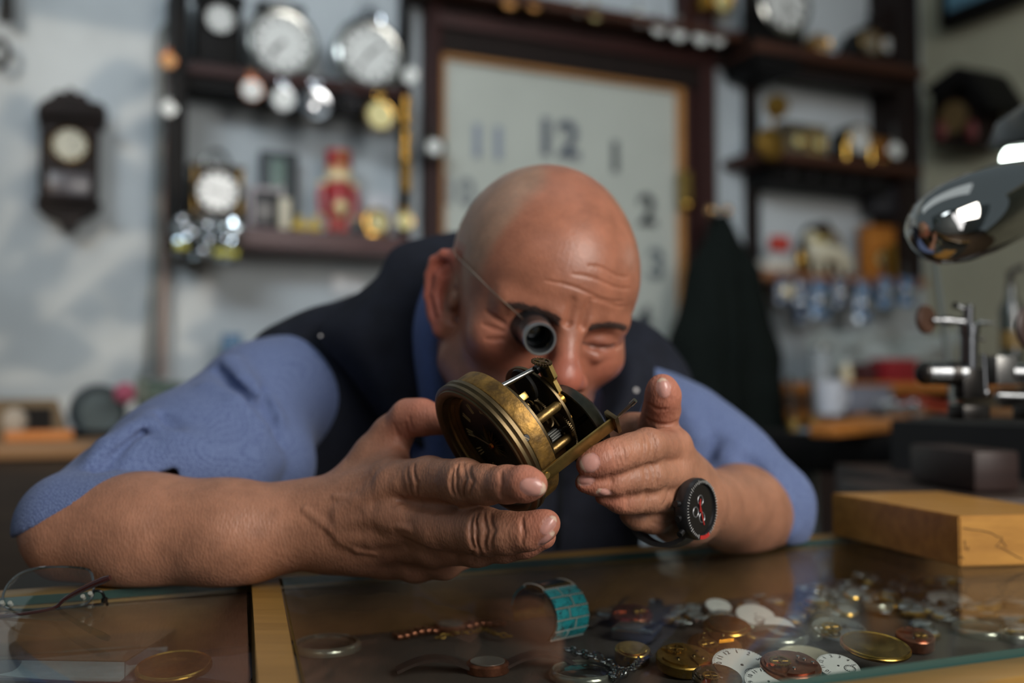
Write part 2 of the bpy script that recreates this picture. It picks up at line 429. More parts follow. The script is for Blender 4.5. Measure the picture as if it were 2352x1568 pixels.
HEAD += [hch([(-.025, .080, -.066), (-.012, .090, -.0625), (0, .0925, -.0640), (.012, .090, -.0625), (.025, .080, -.066)], [.003, .0048, .0044, .0048, .003], .005),
         hch([(-.022, .081, -.072), (0, .0900, -.0745), (.022, .081, -.072)], [.003, .0062, .003], .005),
         hch([(-.026, .085, -.0685), (0, .0985, -.0690), (.026, .085, -.0685)], [.0012, .0016, .0012], .002, 's')]
for s in (-1, 1):
    HEAD += [hch([(s * .021, .095, -.034), (s * .031, .086, -.052), (s * .035, .076, -.075)], [.0022, .0030, .002], .010, 's'),
             hch([(s * .006, .0965, .008), (s * .0070, .0975, .026)], [.0020, .001], .005, 's')]
HEAD += [hch([(.014, .0850, -.006), (.024, .0840, -.0090), (.034, .0830, -.0095), (.046, .0770, -.0065)], [.0012, .0018, .0018, .0012], .0022, 's')]  # closed lid line
def ear(s):
    o = np.array([s * .071, -.006, -.004]); A = math.radians(42)
    v = np.array([s * math.sin(A), -math.cos(A), 0.0]); n = np.array([s * math.cos(A), math.sin(A), 0.0]); up = np.array([0, -.12, .99])
    e = lambda a, b, c=0.0: tuple(o + v * a + up * (b * (.78 if b > 0 else 1.0)) + n * c)
    R = np.stack([v @ HR, up @ HR, n @ HR], 1)
    P = [ell(H(*e(.012, .001, -.002)), (.0195, .036, .0042), R, .004), ell(H(*e(.006, -.0315, -.001)), (.0100, .0105, .0058), R, .005)]
    P += [ell(H(*e(.0085, -.004, .006)), (.0105, .0165, .0085), R, .003, 's'), ell(H(*e(.016, .024, .005)), (.007, .010, .006), R, .003, 's')]
    P += [hch([e(.004, .002, .001), e(-.002, .014, .003), e(-.001, .028, .003), (*e(.008, .0375, .003),), e(.019, .0375, .002), e(.0285, .027, .001), e(.0310, .010, 0), e(.0275, -.010, 0), e(.019, -.026, 0), e(.010, -.036, 0)],
              [.0030, .0038, .0042, .0044, .0044, .0042, .0040, .0038, .0036, .0036], .003, ik=.002)]
    P += [hch([e(.012, .025, .001), e(.0195, .012, .001), e(.0195, -.006, .001), (*e(.012, -.020, .001),)], [.0028, .0036, .0036, .003], .004, ik=.002), ell(H(*e(-.001, -.006, .003)), (.0050, .0075, .0048), R, .004)]
    return P
HEAD += ear(-1) + ear(1)
# shallow forehead and temple lines
def hsurf(x, z):
    p = np.array([x, .16, z])
    for i in range(60):
        e = float(ev(HEAD, (HO + p @ HR)[None])[0])
        if e < 1e-4: break
        p[1] -= e * .7
    return p
wr = []
for z0, x0, x1, sag in ((.036, -.030, .040, .004), (.046, -.012, .046, .003), (.030, .006, .045, .002), (.055, .0, .040, .003)):
    pts = []
    for t in np.linspace(0, 1, 7):
        x = x0 + (x1 - x0) * t; z = z0 + sag * math.sin(3.1 * t * 2) * .5 - sag * t; pp = hsurf(x, z); pts.append((pp[0], pp[1] + .0002, pp[2]))
    wr.append(hch(pts, [.0002] + [.0006] * 5 + [.0002], .0022, 's', .001))
for (xa, za, xb, zb) in ((-.050, -.006, -.062, -.002), (-.050, -.012, -.063, -.012), (-.049, -.018, -.060, -.022), (.050, -.008, .058, -.006)):
    a = hsurf(xa, za); b = hsurf(xb, zb); wr.append(hch([tuple(a), tuple((a + b) / 2 + np.array([0, .001, 0])), tuple(b)], [.0006, .0012, .0006], .003, 's', .001))
HEAD += wr
# ---- arms
EL = q(170, 1226, .765); WL = q(735, 1208, .748); ER = q(1752, 1188, .945); WR = q(1586, 1152, .772)
SL = q(660, 880, 1.04); SR = q(1480, 900, 1.07)
ARMS = [cone(SL, EL, .026, .024, .01), cone(EL, q(330, 1225, .758), .0375, .0405, .01), cone(q(330, 1225, .758), q(520, 1226, .75), .0405, .0372, .02), cone(q(520, 1226, .75), WL, .0370, .0300, .02),
        ell(q(300, 1205, .755), (.075, .03, .030), None, .02), ell(q(720, 1170, .76), (.03, .02, .02), None, .02),
        cone(SR, ER, .020, .022, .006), cone(ER, q(1700, 1172, .90), .036, .0375, .01), cone(q(1700, 1172, .90), WR, .0370, .0262, .02)]
HA = []                                     # hand on the left of the photo
fa = lambda pts, k=.008: chain([q(u, v, Y) for u, v, Y, r in pts], [r for u, v, Y, r in pts], k, 'u', .006)
for a, b in (((745, 1165, .745, .0180), (900, 1112, .716, .0168)), ((750, 1200, .738, .0195), (900, 1180, .712, .0172)), ((755, 1235, .742, .0185), (896, 1236, .724, .0165)), ((765, 1258, .752, .0160), (890, 1278, .744, .0150))):
    HA.append(fa((a, b), .016))
HA += [ell(q(830, 1215, .735), (.026, .016, .026), None, .02)]
HA += [fa(((775, 1165, .757, .0185), (868, 1052, .762, .0190), (900, 1000, .760, .0150), (938, 958, .748, .0128), (968, 958, .742, .0128), (1012, 968, .735, .0100)), .010),
       fa(((830, 1130, .752, .017), (905, 1075, .740, .012)), .02)]
FA_I = fa(((900, 1110, .716, .0168), (985, 1100, .686, .0148), (1065, 1106, .655, .0144), (1118, 1113, .634, .0118), (1165, 1112, .618, .0108), (1205, 1111, .606, .0101), (1226, 1112, .602, .0082)), .006)
FA_M = fa(((900, 1182, .712, .0170), (1010, 1208, .680, .0160), (1108, 1220, .652, .0152), (1165, 1224, .640, .0128), (1212, 1220, .632, .0112), (1246, 1207, .627, .0088), (1258, 1200, .626, .0072)), .006)
FA_R = fa(((896, 1238, .726, .0165), (1000, 1250, .700, .0150), (1095, 1254, .678, .0130), (1160, 1250, .665, .0110), (1205, 1243, .656, .0100), (1248, 1232, .650, .0082)), .005)
FA_P = fa(((890, 1280, .744, .0150), (955, 1290, .730, .0140), (1020, 1288, .718, .0122), (1065, 1270, .730, .0100), (1080, 1250, .745, .0085)), .006)
HA += [FA_I, FA_M, FA_R, FA_P]
HB = []                                     # hand on the right of the photo
for a, b in (((1585, 1130, .762, .0200), (1546, 1026, .712, .0130)), ((1588, 1148, .758, .0215), (1550, 1088, .708, .0125)), ((1588, 1165, .760, .0205), (1552, 1138, .714, .0120)), ((1586, 1180, .766, .0170), (1545, 1186, .728, .0125))):
    HB.append(fa((a, b), .014))
HB += [fa(((1540, 1195, .745, .014), (1575, 1190, .76, .016)), .015), fa(((1515, 1010, .745, .013), (1565, 1090, .76, .018)), .015)]
FB_I = fa(((1546, 1024, .712, .0130), (1487, 1024, .672, .0112), (1450, 1034, .663, .0104), (1412, 1046, .656, .0106), (1378, 1058, .653, .0095), (1352, 1067, .652, .0083)), .005)
FB_M = fa(((1550, 1090, .708, .0120), (1492, 1091, .676, .0100), (1450, 1098, .668, .0090), (1412, 1104, .663, .0090), (1372, 1108, .660, .0078), (1344, 1108, .658, .0066)), .004)
FB_R = fa(((1552, 1140, .714, .0115), (1490, 1144, .684, .0095), (1450, 1148, .677, .0086), (1425, 1147, .673, .0082), (1388, 1138, .669, .0064)), .004)
FB_P = fa(((1545, 1186, .728, .0120), (1500, 1190, .710, .0100), (1465, 1186, .702, .0085), (1446, 1180, .700, .0070)), .006)
FB_T = fa(((1545, 1080, .755, .0170), (1508, 1005, .738, .0150), (1512, 968, .718, .0122), (1520, 940, .708, .0122), (1523, 908, .698, .0114), (1521, 892, .694, .0100)), .006)
HB += [FB_I, FB_M, FB_R, FB_P, FB_T, fa(((1392, 1005, .745, .0080), (1450, 985, .745, .0110), (1505, 985, .745, .0130)), .008)]
base = ARMS + HA + HB
det = ridges(base, [[(780, 1175), (850, 1140), (905, 1115)], [(780, 1205), (850, 1190), (910, 1182)], [(785, 1235), (850, 1238), (905, 1240)]], .0042, .010, .55)
det += ridges(base, [[(770, 1140), (820, 1150), (850, 1175), (900, 1215)], [(700, 1170), (760, 1215), (820, 1262), (860, 1270)], [(930, 1140), (900, 1205), (940, 1215)]], .0020, .004, .5)
det += [ell(q(u, v, Y), r, None, .006) for u, v, Y, r in ((905, 1112, .700, (.013, .008, .012)), (910, 1186, .696, (.013, .008, .012)), (1066, 1104, .6455, (.009, .006, .010)), (1110, 1220, .6425, (.010, .006, .011)))]
det += grooves(base, [[(1052, 1068), (1048, 1100), (1055, 1140)], [(1064, 1066), (1070, 1100), (1066, 1142)], [(1078, 1070), (1086, 1105), (1078, 1140)], [(1040, 1080), (1036, 1105), (1042, 1135)],
                      [(1098, 1180), (1094, 1220), (1102, 1265)], [(1112, 1178), (1118, 1220), (1114, 1262)], [(1126, 1180), (1134, 1218), (1128, 1258)], [(1086, 1186), (1080, 1220), (1088, 1258)],
                      [(1150, 1084), (1153, 1110), (1150, 1140)], [(1198, 1190), (1202, 1222), (1198, 1250)], [(950, 1065), (958, 1110), (962, 1150)], [(935, 1075), (940, 1110), (950, 1145)],
                      [(940, 960), (946, 985), (958, 1010)], [(932, 972), (940, 1000), (950, 1025)], [(905, 975), (915, 1000), (925, 1030)], [(1085, 1268), (1088, 1280), (1085, 1290)], [(1102, 1268), (1105, 1278), (1104, 1286)]], .0009, .0026)
det += grooves(base, [[(925, 1150), (960, 1160), (1000, 1168), (1040, 1168)], [(930, 1240), (980, 1262), (1040, 1272)]], .002, .006)
det += grooves(base, [[(1474, 996), (1479, 1020), (1476, 1056)], [(1486, 994), (1496, 1022), (1488, 1056)], [(1498, 998), (1505, 1022), (1500, 1052)], [(1404, 1018), (1412, 1045), (1416, 1070)], [(1414, 1014), (1422, 1042), (1428, 1068)], [(1424, 1012), (1432, 1038), (1438, 1062)],
                      [(1482, 1066), (1484, 1090), (1480, 1116)], [(1494, 1066), (1500, 1090), (1492, 1116)], [(1506, 1068), (1510, 1090), (1505, 1114)], [(1400, 1090), (1404, 1105), (1400, 1118)], [(1482, 1126), (1484, 1145), (1480, 1166)], [(1440, 1130), (1442, 1148), (1440, 1164)],
                      [(1535, 1130), (1532, 1145), (1524, 1158)], [(1486, 962), (1505, 972), (1535, 976), (1553, 968)], [(1492, 972), (1512, 984), (1540, 986)], [(1492, 930), (1510, 940), (1530, 940)], [(1500, 1200), (1520, 1205), (1545, 1198)]], .0009, .0024)
base = base + det
NAILS = []
def nail(u, v, du, dv, ln, wd, tip=None):
    h = hit(base, u, v); h2 = hit(base, u + du, v + dv)
    if h is None or h2 is None: return []
    c, n = h; t = h2[0] - c; t -= n * (t @ n); t /= np.linalg.norm(t); b = np.cross(n, t); R = np.stack([t, b, n], 1)
    NAILS.append((c, R, ln, wd))
    return [ell(c + n * .0004, (ln * 1.10, wd * 1.10, .0016), R, .001, 's'), ell(c - n * .0032, (ln * 1.06, wd, .0040), R, .0006)]
NP = []
for a in ((1224, 1120, 10, 2, .0082, .0056), (1262, 1206, 6, -8, .0070, .0040), (1256, 1240, 8, -8, .0070, .0036), (1354, 1062, -10, 4, .0072, .0064), (1344, 1103, -10, 1, .0062, .0040), (1388, 1133, -10, -3, .0058, .0038), (1524, 890, -2, -10, .0072, .0050)):
    NP += nail(*a)
TORSO = [cone(H(0, -.035, -.03), q(1090, 880, 1.05), .056, .062, .03), cone(q(760, 930, 1.09), q(1420, 960, 1.11), .05, .05, .03), cone(q(1090, 960, 1.10), q(1060, 1350, 1.16), .10, .11, .05),
         cone(q(760, 930, 1.09), SL, .05, .038, .03), cone(q(1420, 960, 1.11), SR, .045, .034, .03)]
BODY = TORSO + HEAD + base + NP
def on_glass(P, d): return smax(d, np.where(P[..., 1] < 1.0, (GZ + .0008) - P[..., 2], -1.0), .004)
MOLES = [(H(-.066, .035, .004), .0016), (H(-.062, .040, .0), .0024), (H(-.066, .034, .022), .0030), (H(-.058, .045, .03), .0015), (H(-.035, .075, .03), .0012), (H(.052, .055, .075), .0014), (H(-.03, .04, .115), .0012)]
def skin_colour(V):
    n = len(V); base_c = np.array(lin((163, 115, 90))[:3]); C = np.tile(base_c, (n, 1))
    L = (V - HO) @ HR.T; hd = (np.linalg.norm((V - HO - np.array([0, 0, .0])), axis=1) < .16) & (V[:, 2] > 1.0)
    def mix(m, rgb): C[:] = C * (1 - m[:, None]) + np.array(lin(rgb)[:3]) * m[:, None]
    sm = lambda x, a, b: np.clip((x - a) / (b - a), 0, 1) ** 2 * (3 - 2 * np.clip((x - a) / (b - a), 0, 1))
    x, y, z = L.T
    # reddish face, nose, ears; the shaved hair on the sides and back of the skull
    mix(hd * .5, (160, 94, 72))
    mix(hd * np.exp(-((x / .02) ** 2 + ((y - .108) / .02) ** 2 + ((z + .034) / .022) ** 2)) * .6, (178, 92, 78))
    for s in (-1, 1): mix(hd * np.exp(-(((x - s * .045) / .022) ** 2 + ((z + .03) / .022) ** 2)) * (y > .02) * .35, (176, 96, 80))
    mix(hd * sm(np.abs(x), .074, .082) * (z < .05) * (z > -.06) * .6, (176, 92, 78))
    xb = np.interp(z, [-.02, .0, .027, .05, .067, .0886, .1014, .117], [.0735, .0730, .0700, .0655, .0580, .0485, .0365, .026])
    hm = sm(np.abs(x) - xb, -.007, .007) * sm(np.where(z > .02, .058, .038) - y, 0, .012) * sm(z, -.03, -.01); hm = np.maximum(hm, sm(-.02 - y, 0, .03) * sm(z, -.03, .0))
    hm = hm * np.where((z > .04) | (y > .012), 1.0, sm(.0775 - np.abs(x), 0, .003))
    grain = RNG.random(n); mix(hd * hm * .75 * (.55 + .45 * grain), (168, 142, 118)); mix(hd * hm * (grain > .8) * .3, (108, 92, 82))
    bd = sm(-z, .038, .055) * sm(y, -.02, .02) * sm(.062 - np.abs(x) * .6, 0, .02); mix(hd * bd * .30, (140, 112, 100))
    for s in (-1, 1): mix(hd * np.exp(-(((x - s * .031) / .018) ** 2 + ((z + .006) / .011) ** 2)) * (y > .05) * .35, (140, 84, 74))
    mix(hd * np.exp(-((x / .02) ** 2 + ((z + .069) / .007) ** 2)) * (y > .07) * .6, (150, 84, 78))
    mix(hd * np.exp(-((z + .0088 + 6 * (x - .030) ** 2 * -1) / .0013) ** 2) * (x > .015) * (x < .047) * (y > .055) * (z > -.02) * .8, (58, 36, 32))
    for c, r in MOLES: mix(np.clip(1.6 - np.linalg.norm(V - c, axis=1) / r, 0, 1) * .75, (84, 56, 50))
    fing = np.zeros(n)
    for tip in [(q(1226, 1112, .603), .022), (q(1258, 1202, .626), .018), (q(1250, 1232, .65), .018), (q(1352, 1067, .652), .022), (q(1344, 1108, .658), .018), (q(1388, 1138, .669), .018), (q(1521, 895, .694), .030), (q(975, 955, .74), .03)]:
        fing = np.maximum(fing, np.exp(-(np.linalg.norm(V - tip[0], axis=1) / tip[1]) ** 2))
    mix(fing * .55, (190, 112, 94))
    al = np.where(hd, .55, 1.0)
    for c, R, ln, wd in NAILS:
        p = (V - c) @ R; e = (p[:, 0] / ln) ** 2 + (p[:, 1] / wd) ** 2; m = (e < 1.0) * (np.abs(p[:, 2]) < .004)
        mix(m * .95, (200, 148, 136)); al[m] = 0; mix(m * (p[:, 0] > ln * .62) * .7, (214, 192, 168)); mix(m * (e > .86) * .35, (120, 74, 60))
    return np.c_[C, al]
def skin_material():
    m = bpy.data.materials.new('skin'); m.use_nodes = True; nt = m.node_tree; N = nt.nodes; Lk = nt.links; b = N['Principled BSDF']
    at = N.new('ShaderNodeAttribute'); at.attribute_name = 'tint'; tc = N.new('ShaderNodeTexCoord')
    nz = N.new('ShaderNodeTexNoise'); nz.inputs['Scale'].default_value = 45; nz.inputs['Detail'].default_value = 6; nz.inputs['Roughness'].default_value = .65; Lk.new(tc.outputs['Object'], nz.inputs['Vector'])
    rp = N.new('ShaderNodeMapRange'); rp.inputs[1].default_value = .3; rp.inputs[2].default_value = .7; rp.inputs[3].default_value = .74; rp.inputs[4].default_value = 1.14; Lk.new(nz.outputs['Fac'], rp.inputs[0])
    mx = N.new('ShaderNodeVectorMath'); mx.operation = 'SCALE'; Lk.new(at.outputs['Color'], mx.inputs[0]); Lk.new(rp.outputs[0], mx.inputs['Scale']); Lk.new(mx.outputs[0], b.inputs['Base Color'])
    rr_ = N.new('ShaderNodeMapRange'); rr_.inputs[3].default_value = .24; rr_.inputs[4].default_value = .50; Lk.new(at.outputs['Alpha'], rr_.inputs[0]); Lk.new(rr_.outputs[0], b.inputs['Roughness']); b.inputs['Specular IOR Level'].default_value = .42
    b.inputs['Subsurface Weight'].default_value = .12; b.inputs['Subsurface Radius'].default_value = (.008, .003, .0015); b.inputs['Subsurface Scale'].default_value = .5
    v = N.new('ShaderNodeTexVoronoi'); v.inputs['Scale'].default_value = 620; mp = N.new('ShaderNodeMapping'); mp.inputs['Scale'].default_value = (1.0, .6, .45); mp.inputs['Rotation'].default_value = (0, .35, 0)
    Lk.new(tc.outputs['Object'], mp.inputs[0]); Lk.new(mp.outputs[0], v.inputs['Vector'])
    n2 = N.new('ShaderNodeTexNoise'); n2.inputs['Scale'].default_value = 260; n2.inputs['Detail'].default_value = 5; Lk.new(mp.outputs[0], n2.inputs['Vector'])
    ad = N.new('ShaderNodeMath'); ad.operation = 'ADD'; Lk.new(v.outputs['Distance'], ad.inputs[0]); Lk.new(n2.outputs['Fac'], ad.inputs[1])
    bp = N.new('ShaderNodeBump'); ms = N.new('ShaderNodeMath'); ms.operation = 'MULTIPLY'; ms.inputs[1].default_value = .26; Lk.new(at.outputs['Alpha'], ms.inputs[0]); Lk.new(ms.outputs[0], bp.inputs['Strength']); bp.inputs['Distance'].default_value = .0012; Lk.new(ad.outputs[0], bp.inputs['Height']); Lk.new(bp.outputs[0], b.inputs['Normal'])
    return m
VOX = 0.0009
man = sdf_object('person', skin_material(), BODY, (-.45, .55, .78), (.34, 1.32, 1.30), VOX, colour=skin_colour, post=on_glass)
tag(man, 'bald man in navy vest and blue shirt leaning on the glass counter', 'person')
# eyebrows: short dark hairs lying on the brow
brow = M('brow_hair', (62, 46, 40), .7)
for s in (-1, 1):
    g = G()
    for i in range(230):
        t = RNG.random(); x = s * (.012 + .038 * t); z = .0070 + .004 * math.sin(t * 2.6) + (RNG.random() - .5) * (.0065 - .004 * t)
        p = hsurf(x, z)
        if p[1] < .04: continue
        d = np.array([s * .0045, .0, .0035 * (RNG.random() - .1)]); a = p + np.array([0, .0002, 0]); b2 = hsurf(*(p + d)[[0, 2]]) + np.array([0, .0009, 0])
        g.tube([H(*a), H(*((a + b2) / 2 + np.array([0, .0006, 0]))), H(*b2)], [.00028, .00026, .0001], 4)
    g.build('eyebrow', brow, man)
# ---- clothes
def fabric(name, rgb, rgb2, scale, rough=.85, bump=.5, dots=True):
    m = M(name, rgb, rough, sheen=.08, spec=.25); nt = m.node_tree; N = nt.nodes; Lk = nt.links; b = N['Principled BSDF']
    tc = N.new('ShaderNodeTexCoord'); v = N.new('ShaderNodeTexVoronoi'); v.inputs['Scale'].default_value = scale; v.inputs['Randomness'].default_value = .55; mp = N.new('ShaderNodeMapping'); mp.inputs['Rotation'].default_value = (.3, .5, .78)
    Lk.new(tc.outputs['Object'], mp.inputs[0]); Lk.new(mp.outputs[0], v.inputs['Vector'])
    rp = N.new('ShaderNodeValToRGB'); rp.color_ramp.elements[0].position = .15; rp.color_ramp.elements[1].position = .6; rp.color_ramp.elements[0].color = lin(rgb2); rp.color_ramp.elements[1].color = lin(rgb)
    Lk.new(v.outputs['Distance'], rp.inputs[0]); Lk.new(rp.outputs[0], b.inputs['Base Color'])
    bp = N.new('ShaderNodeBump'); bp.inputs['Strength'].default_value = bump; bp.inputs['Distance'].default_value = .0008; Lk.new(v.outputs['Distance'], bp.inputs['Height']); Lk.new(bp.outputs[0], b.inputs['Normal']); return m
shirt_m = fabric('blue_weave', (84, 98, 138), (116, 134, 172), 620)
vest_m = M('navy_cloth', (25, 28, 38), .8, var=.12, scale=40, bump=.25, bscale=900, sheen=.0, spec=.2)
lining = M('vest_lining', (24, 26, 32), .9, sheen=.2)
def wavy(amp, items):
    def f(V, Q):
        n = vnormals(V, Q); d = np.zeros(len(V))
        for (o, dr, lam, ph, w, c) in items:
            x = (V - np.array(o)) @ np.array(dr); d += w * np.sin(2 * PI * x / lam + ph + 6 * np.sin((V @ np.array(c)) * 1.0))
        return V + n * (amp * d)[:, None]
    return f
sc = lambda pts, k=.02: chain([q(u, v, Y) for u, v, Y, r in pts], [r for u, v, Y, r in pts], k, 'u', .02)
def below_line(a, b, Y, e0, e1, deep=.5, hgt=.3):
    "cutting box whose upper edge is the line a-b"
    A = q(*a, Y); B = q(*b, Y); x = B - A; L = np.linalg.norm(x); x /= L; y = (A + B) / 2 - CAM; y /= np.linalg.norm(y); y -= x * (x @ y); y /= np.linalg.norm(y); z = np.cross(x, y)
    if z[2] < 0: z = -z
    R = np.stack([x, y, z], 1); return rbox((A + B) / 2 + x * (e1 - e0) / 2 - z * hgt / 2, ((L + e0 + e1) / 2, deep / 2, hgt / 2), R, .003, .004, 's')
SLEEVE_L = [sc(((690, 900, 1.05, .066), (600, 930, 1.0, .060), (430, 1035, .89, .050), (285, 1128, .82, .040), (165, 1205, .775, .040))), sc(((560, 1020, .95, .060), (450, 1060, .89, .045)), .03),
            sc(((470, 1060, .87, .040), (620, 1075, .92, .040)), .03), sc(((172, 1215, .768, .0440), (330, 1222, .760, .0465)), .006), sc(((350, 1075, .87, .040), (480, 1080, .88, .040)), .03)]
SL0 = list(SLEEVE_L)
SLEEVE_L += ridges(SL0, [[(520, 850), (530, 838), (560, 880), (600, 925), (630, 960)], [(345, 960), (352, 985), (400, 1020), (470, 1060), (520, 1090)], [(330, 975), (300, 1000), (250, 1030), (220, 1060)], [(480, 890), (540, 930), (590, 990), (630, 1060)]], .011, .014, .15)
SLEEVE_L += grooves(SL0, [[(500, 850), (530, 895), (570, 930), (620, 950)], [(350, 1010), (400, 1045), (450, 1080), (490, 1105)], [(325, 1000), (280, 1045), (230, 1080)], [(600, 900), (610, 950), (640, 1010)], [(370, 960), (400, 985), (440, 1005)]], .007, .010, .1)
SLEEVE_L += [sc(((320, 1090, .815, .026), (430, 1085, .835, .030), (540, 1085, .86, .034)), .012)]
SLEEVE_L += [below_line((85, 1208), (215, 1140), .73, .15, .0), below_line((215, 1140), (330, 1099), .73, .0, .0), below_line((330, 1099), (700, 1125), .70, .0, .05, .17)]
SLEEVE_R = [sc(((1470, 960, 1.06, .060), (1560, 1012, 1.03, .056), (1640, 1058, 1.005, .049), (1695, 1092, .99, .041), (1765, 1160, .96, .0395), (1762, 1190, .95, .0400)))]
SR0 = list(SLEEVE_R)
SLEEVE_R += ridges(SR0, [[(1580, 960), (1600, 1010), (1590, 1070)], [(1690, 1030), (1670, 1060), (1620, 1085)], [(1760, 1095), (1800, 1150), (1815, 1215)]], .009, .016, .45)
SLEEVE_R += grooves(SR0, [[(1640, 1010), (1625, 1045), (1600, 1075)], [(1720, 1060), (1760, 1110), (1790, 1180)]], .005, .012, .2)
SLEEVE_R += [cone(q(1705, 1172, .905), WR, .0385, .029, .004, 's'), below_line((1690, 1075), (1802, 1250), .95, .0, .1)]
for pr, lo_, hi_ in ((SLEEVE_L, (-.46, .66, .86), (-.12, 1.2, 1.15)), (SLEEVE_R, (.02, .84, .86), (.36, 1.2, 1.15))):
    sl = sdf_object('shirt_sleeve', shirt_m, pr, lo_, hi_, .0022, parent=man, post=on_glass); sl['label'] = 'blue woven shirt sleeve, rolled up'
VEST = [sc(((672, 850, 1.06, .052), (760, 838, 1.07, .060), (900, 800, 1.09, .066), (1080, 760, 1.12, .070), (1300, 800, 1.12, .064), (1440, 850, 1.09, .050), (1492, 890, 1.08, .046)), .03),
        cone(q(800, 960, 1.10), q(860, 1340, 1.12), .085, .085, .05), cone(q(1340, 980, 1.12), q(1320, 1340, 1.12), .075, .068, .05), cone(q(1080, 960, 1.10), q(1080, 1350, 1.10), .095, .10, .05),
        sc(((690, 900, 1.06, .046), (715, 1000, 1.05, .040), (735, 1120, 1.05, .040)), .03), sc(((1480, 930, 1.08, .038), (1490, 1010, 1.08, .034), (1430, 1120, 1.09, .030)), .03)]
V0 = list(VEST)
VEST += ridges(V0, [[(640, 760), (660, 900), (690, 1050), (700, 1110)], [(1450, 830), (1420, 900), (1380, 960)]], .007, .012, .5)
VEST += grooves(V0, [[(780, 850), (850, 960), (900, 1080), (930, 1200)], [(1290, 1120), (1287, 1180), (1280, 1260)], [(860, 900), (960, 1050), (1010, 1150)]], .004, .012, .2)
NECK_CUT = [cone(H(0, -.03, -.02), q(1100, 900, 1.0), .066, .070, .012, 's')]
vs_ = sdf_object('vest', vest_m, VEST + NECK_CUT, (-.30, .86, .74), (.26, 1.3, 1.19), .003, parent=man)
vs_['label'] = 'navy sleeveless vest'
def catmull(P, n):
    P = np.array(P, float); Pp = np.concatenate([[2 * P[0] - P[1]], P, [2 * P[-1] - P[-2]]]); out = []
    for i in range(len(P) - 1):
        a, b, c, d = Pp[i:i + 4]
        for t in np.arange(n) / n: out.append(.5 * (2 * b + (c - a) * t + (2 * a - 5 * b + 4 * c - d) * t * t + (3 * b - a - 3 * c + d) * t ** 3))
    return np.array(out + [P[-1]])
def loft(rows, nu, nv, thick):
    "smooth sheet through rows of points, given thickness"
    R = np.array([catmull(r, nu) for r in rows]); S = np.stack([catmull(R[:, j], nv) for j in range(R.shape[1])], 1)
    a, b = S.shape[:2]; nrm = np.cross(np.gradient(S, axis=0), np.gradient(S, axis=1)); nrm /= np.linalg.norm(nrm, axis=2)[..., None] + 1e-12
    top = (S + nrm * thick / 2).reshape(-1, 3); bot = (S - nrm * thick / 2).reshape(-1, 3); n = a * b; f = []
    for i in range(a - 1):
        for j in range(b - 1):
            k = i * b + j; f.append([k, k + 1, k + b + 1, k + b]); f.append([n + k, n + k + b, n + k + b + 1, n + k + 1])
    edge = [(0, j) for j in range(b)] + [(i, b - 1) for i in range(1, a)] + [(a - 1, j) for j in range(b - 2, -1, -1)] + [(i, 0) for i in range(a - 2, 0, -1)]
    e = [i * b + j for i, j in edge]
    for i in range(len(e)): k = e[(i + 1) % len(e)]; f.append([e[i], n + e[i], n + k, k])
    return np.concatenate([top, bot]), f
Q3 = lambda L: [q(*p) for p in L]
v, f = loft([Q3([(905, 1000, .985), (815, 870, .985), (738, 768, .99), (790, 705, 1.0), (868, 640, 1.02), (905, 575, 1.04), (985, 548, 1.07), (1110, 530, 1.12), (1260, 540, 1.15)]),
             Q3([(935, 1005, .955), (870, 870, .955), (830, 775, .96), (850, 715, .975), (900, 655, .995), (940, 600, 1.02), (1005, 575, 1.05), (1115, 560, 1.10), (1260, 570, 1.13)]),
             Q3([(985, 1040, .965), (955, 900, .955), (938, 800, .962), (945, 730, .975), (962, 680, .985), (985, 640, 1.0), (1030, 615, 1.03), (1120, 610, 1.09), (1260, 620, 1.12)]),
             Q3([(1010, 1060, .99), (985, 920, .99), (970, 820, .995), (972, 750, 1.0), (985, 710, 1.01), (1005, 680, 1.02), (1045, 665, 1.05), (1125, 660, 1.09), (1260, 670, 1.12)])], 6, 6, .006)
g = G(); g.add(v, f); g.build('vest_collar', vest_m, man, smooth=60)
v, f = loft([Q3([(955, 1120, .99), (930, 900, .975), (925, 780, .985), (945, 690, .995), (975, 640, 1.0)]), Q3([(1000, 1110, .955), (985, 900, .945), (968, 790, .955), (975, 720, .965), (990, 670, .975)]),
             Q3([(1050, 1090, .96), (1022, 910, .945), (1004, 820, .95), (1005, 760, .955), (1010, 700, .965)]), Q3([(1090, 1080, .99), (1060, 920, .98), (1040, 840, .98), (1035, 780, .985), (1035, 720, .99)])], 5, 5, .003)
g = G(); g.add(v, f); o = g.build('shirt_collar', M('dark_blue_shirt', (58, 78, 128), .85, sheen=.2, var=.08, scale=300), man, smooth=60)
v, f = loft([Q3([(1440, 775, 1.04), (1475, 800, 1.03), (1500, 850, 1.02), (1480, 930, 1.0), (1430, 1000, .99)]), Q3([(1400, 800, 1.02), (1440, 830, 1.005), (1450, 880, .99), (1430, 940, .98), (1390, 1000, .98)]), Q3([(1340, 860, 1.03), (1380, 890, 1.02), (1390, 930, 1.0), (1380, 970, .99), (1350, 1010, .99)])], 5, 5, .006)
g = G(); g.add(v, f); g.build('vest_collar', vest_m, man, smooth=60)
g = G(); h = hit(VEST, 1288, 1120); pts = [x[0] - np.array([0, .0015, 0]) for x in (hit(VEST, 1290 - (t * 8), 1060 + 200 * t) for t in np.linspace(0, 1, 8)) if x]
if len(pts) > 2:
    for i in range(len(pts) - 1):
        for t in np.linspace(0, 1, 9)[:-1]: g.box(pts[i] * (1 - t) + pts[i + 1] * t, (.005, .0025, .0016))
    g.build('zip', M('dark_zip', (40, 42, 46), .35, .8), man)
snap = M('snap_pearl', (225, 222, 220), .25)
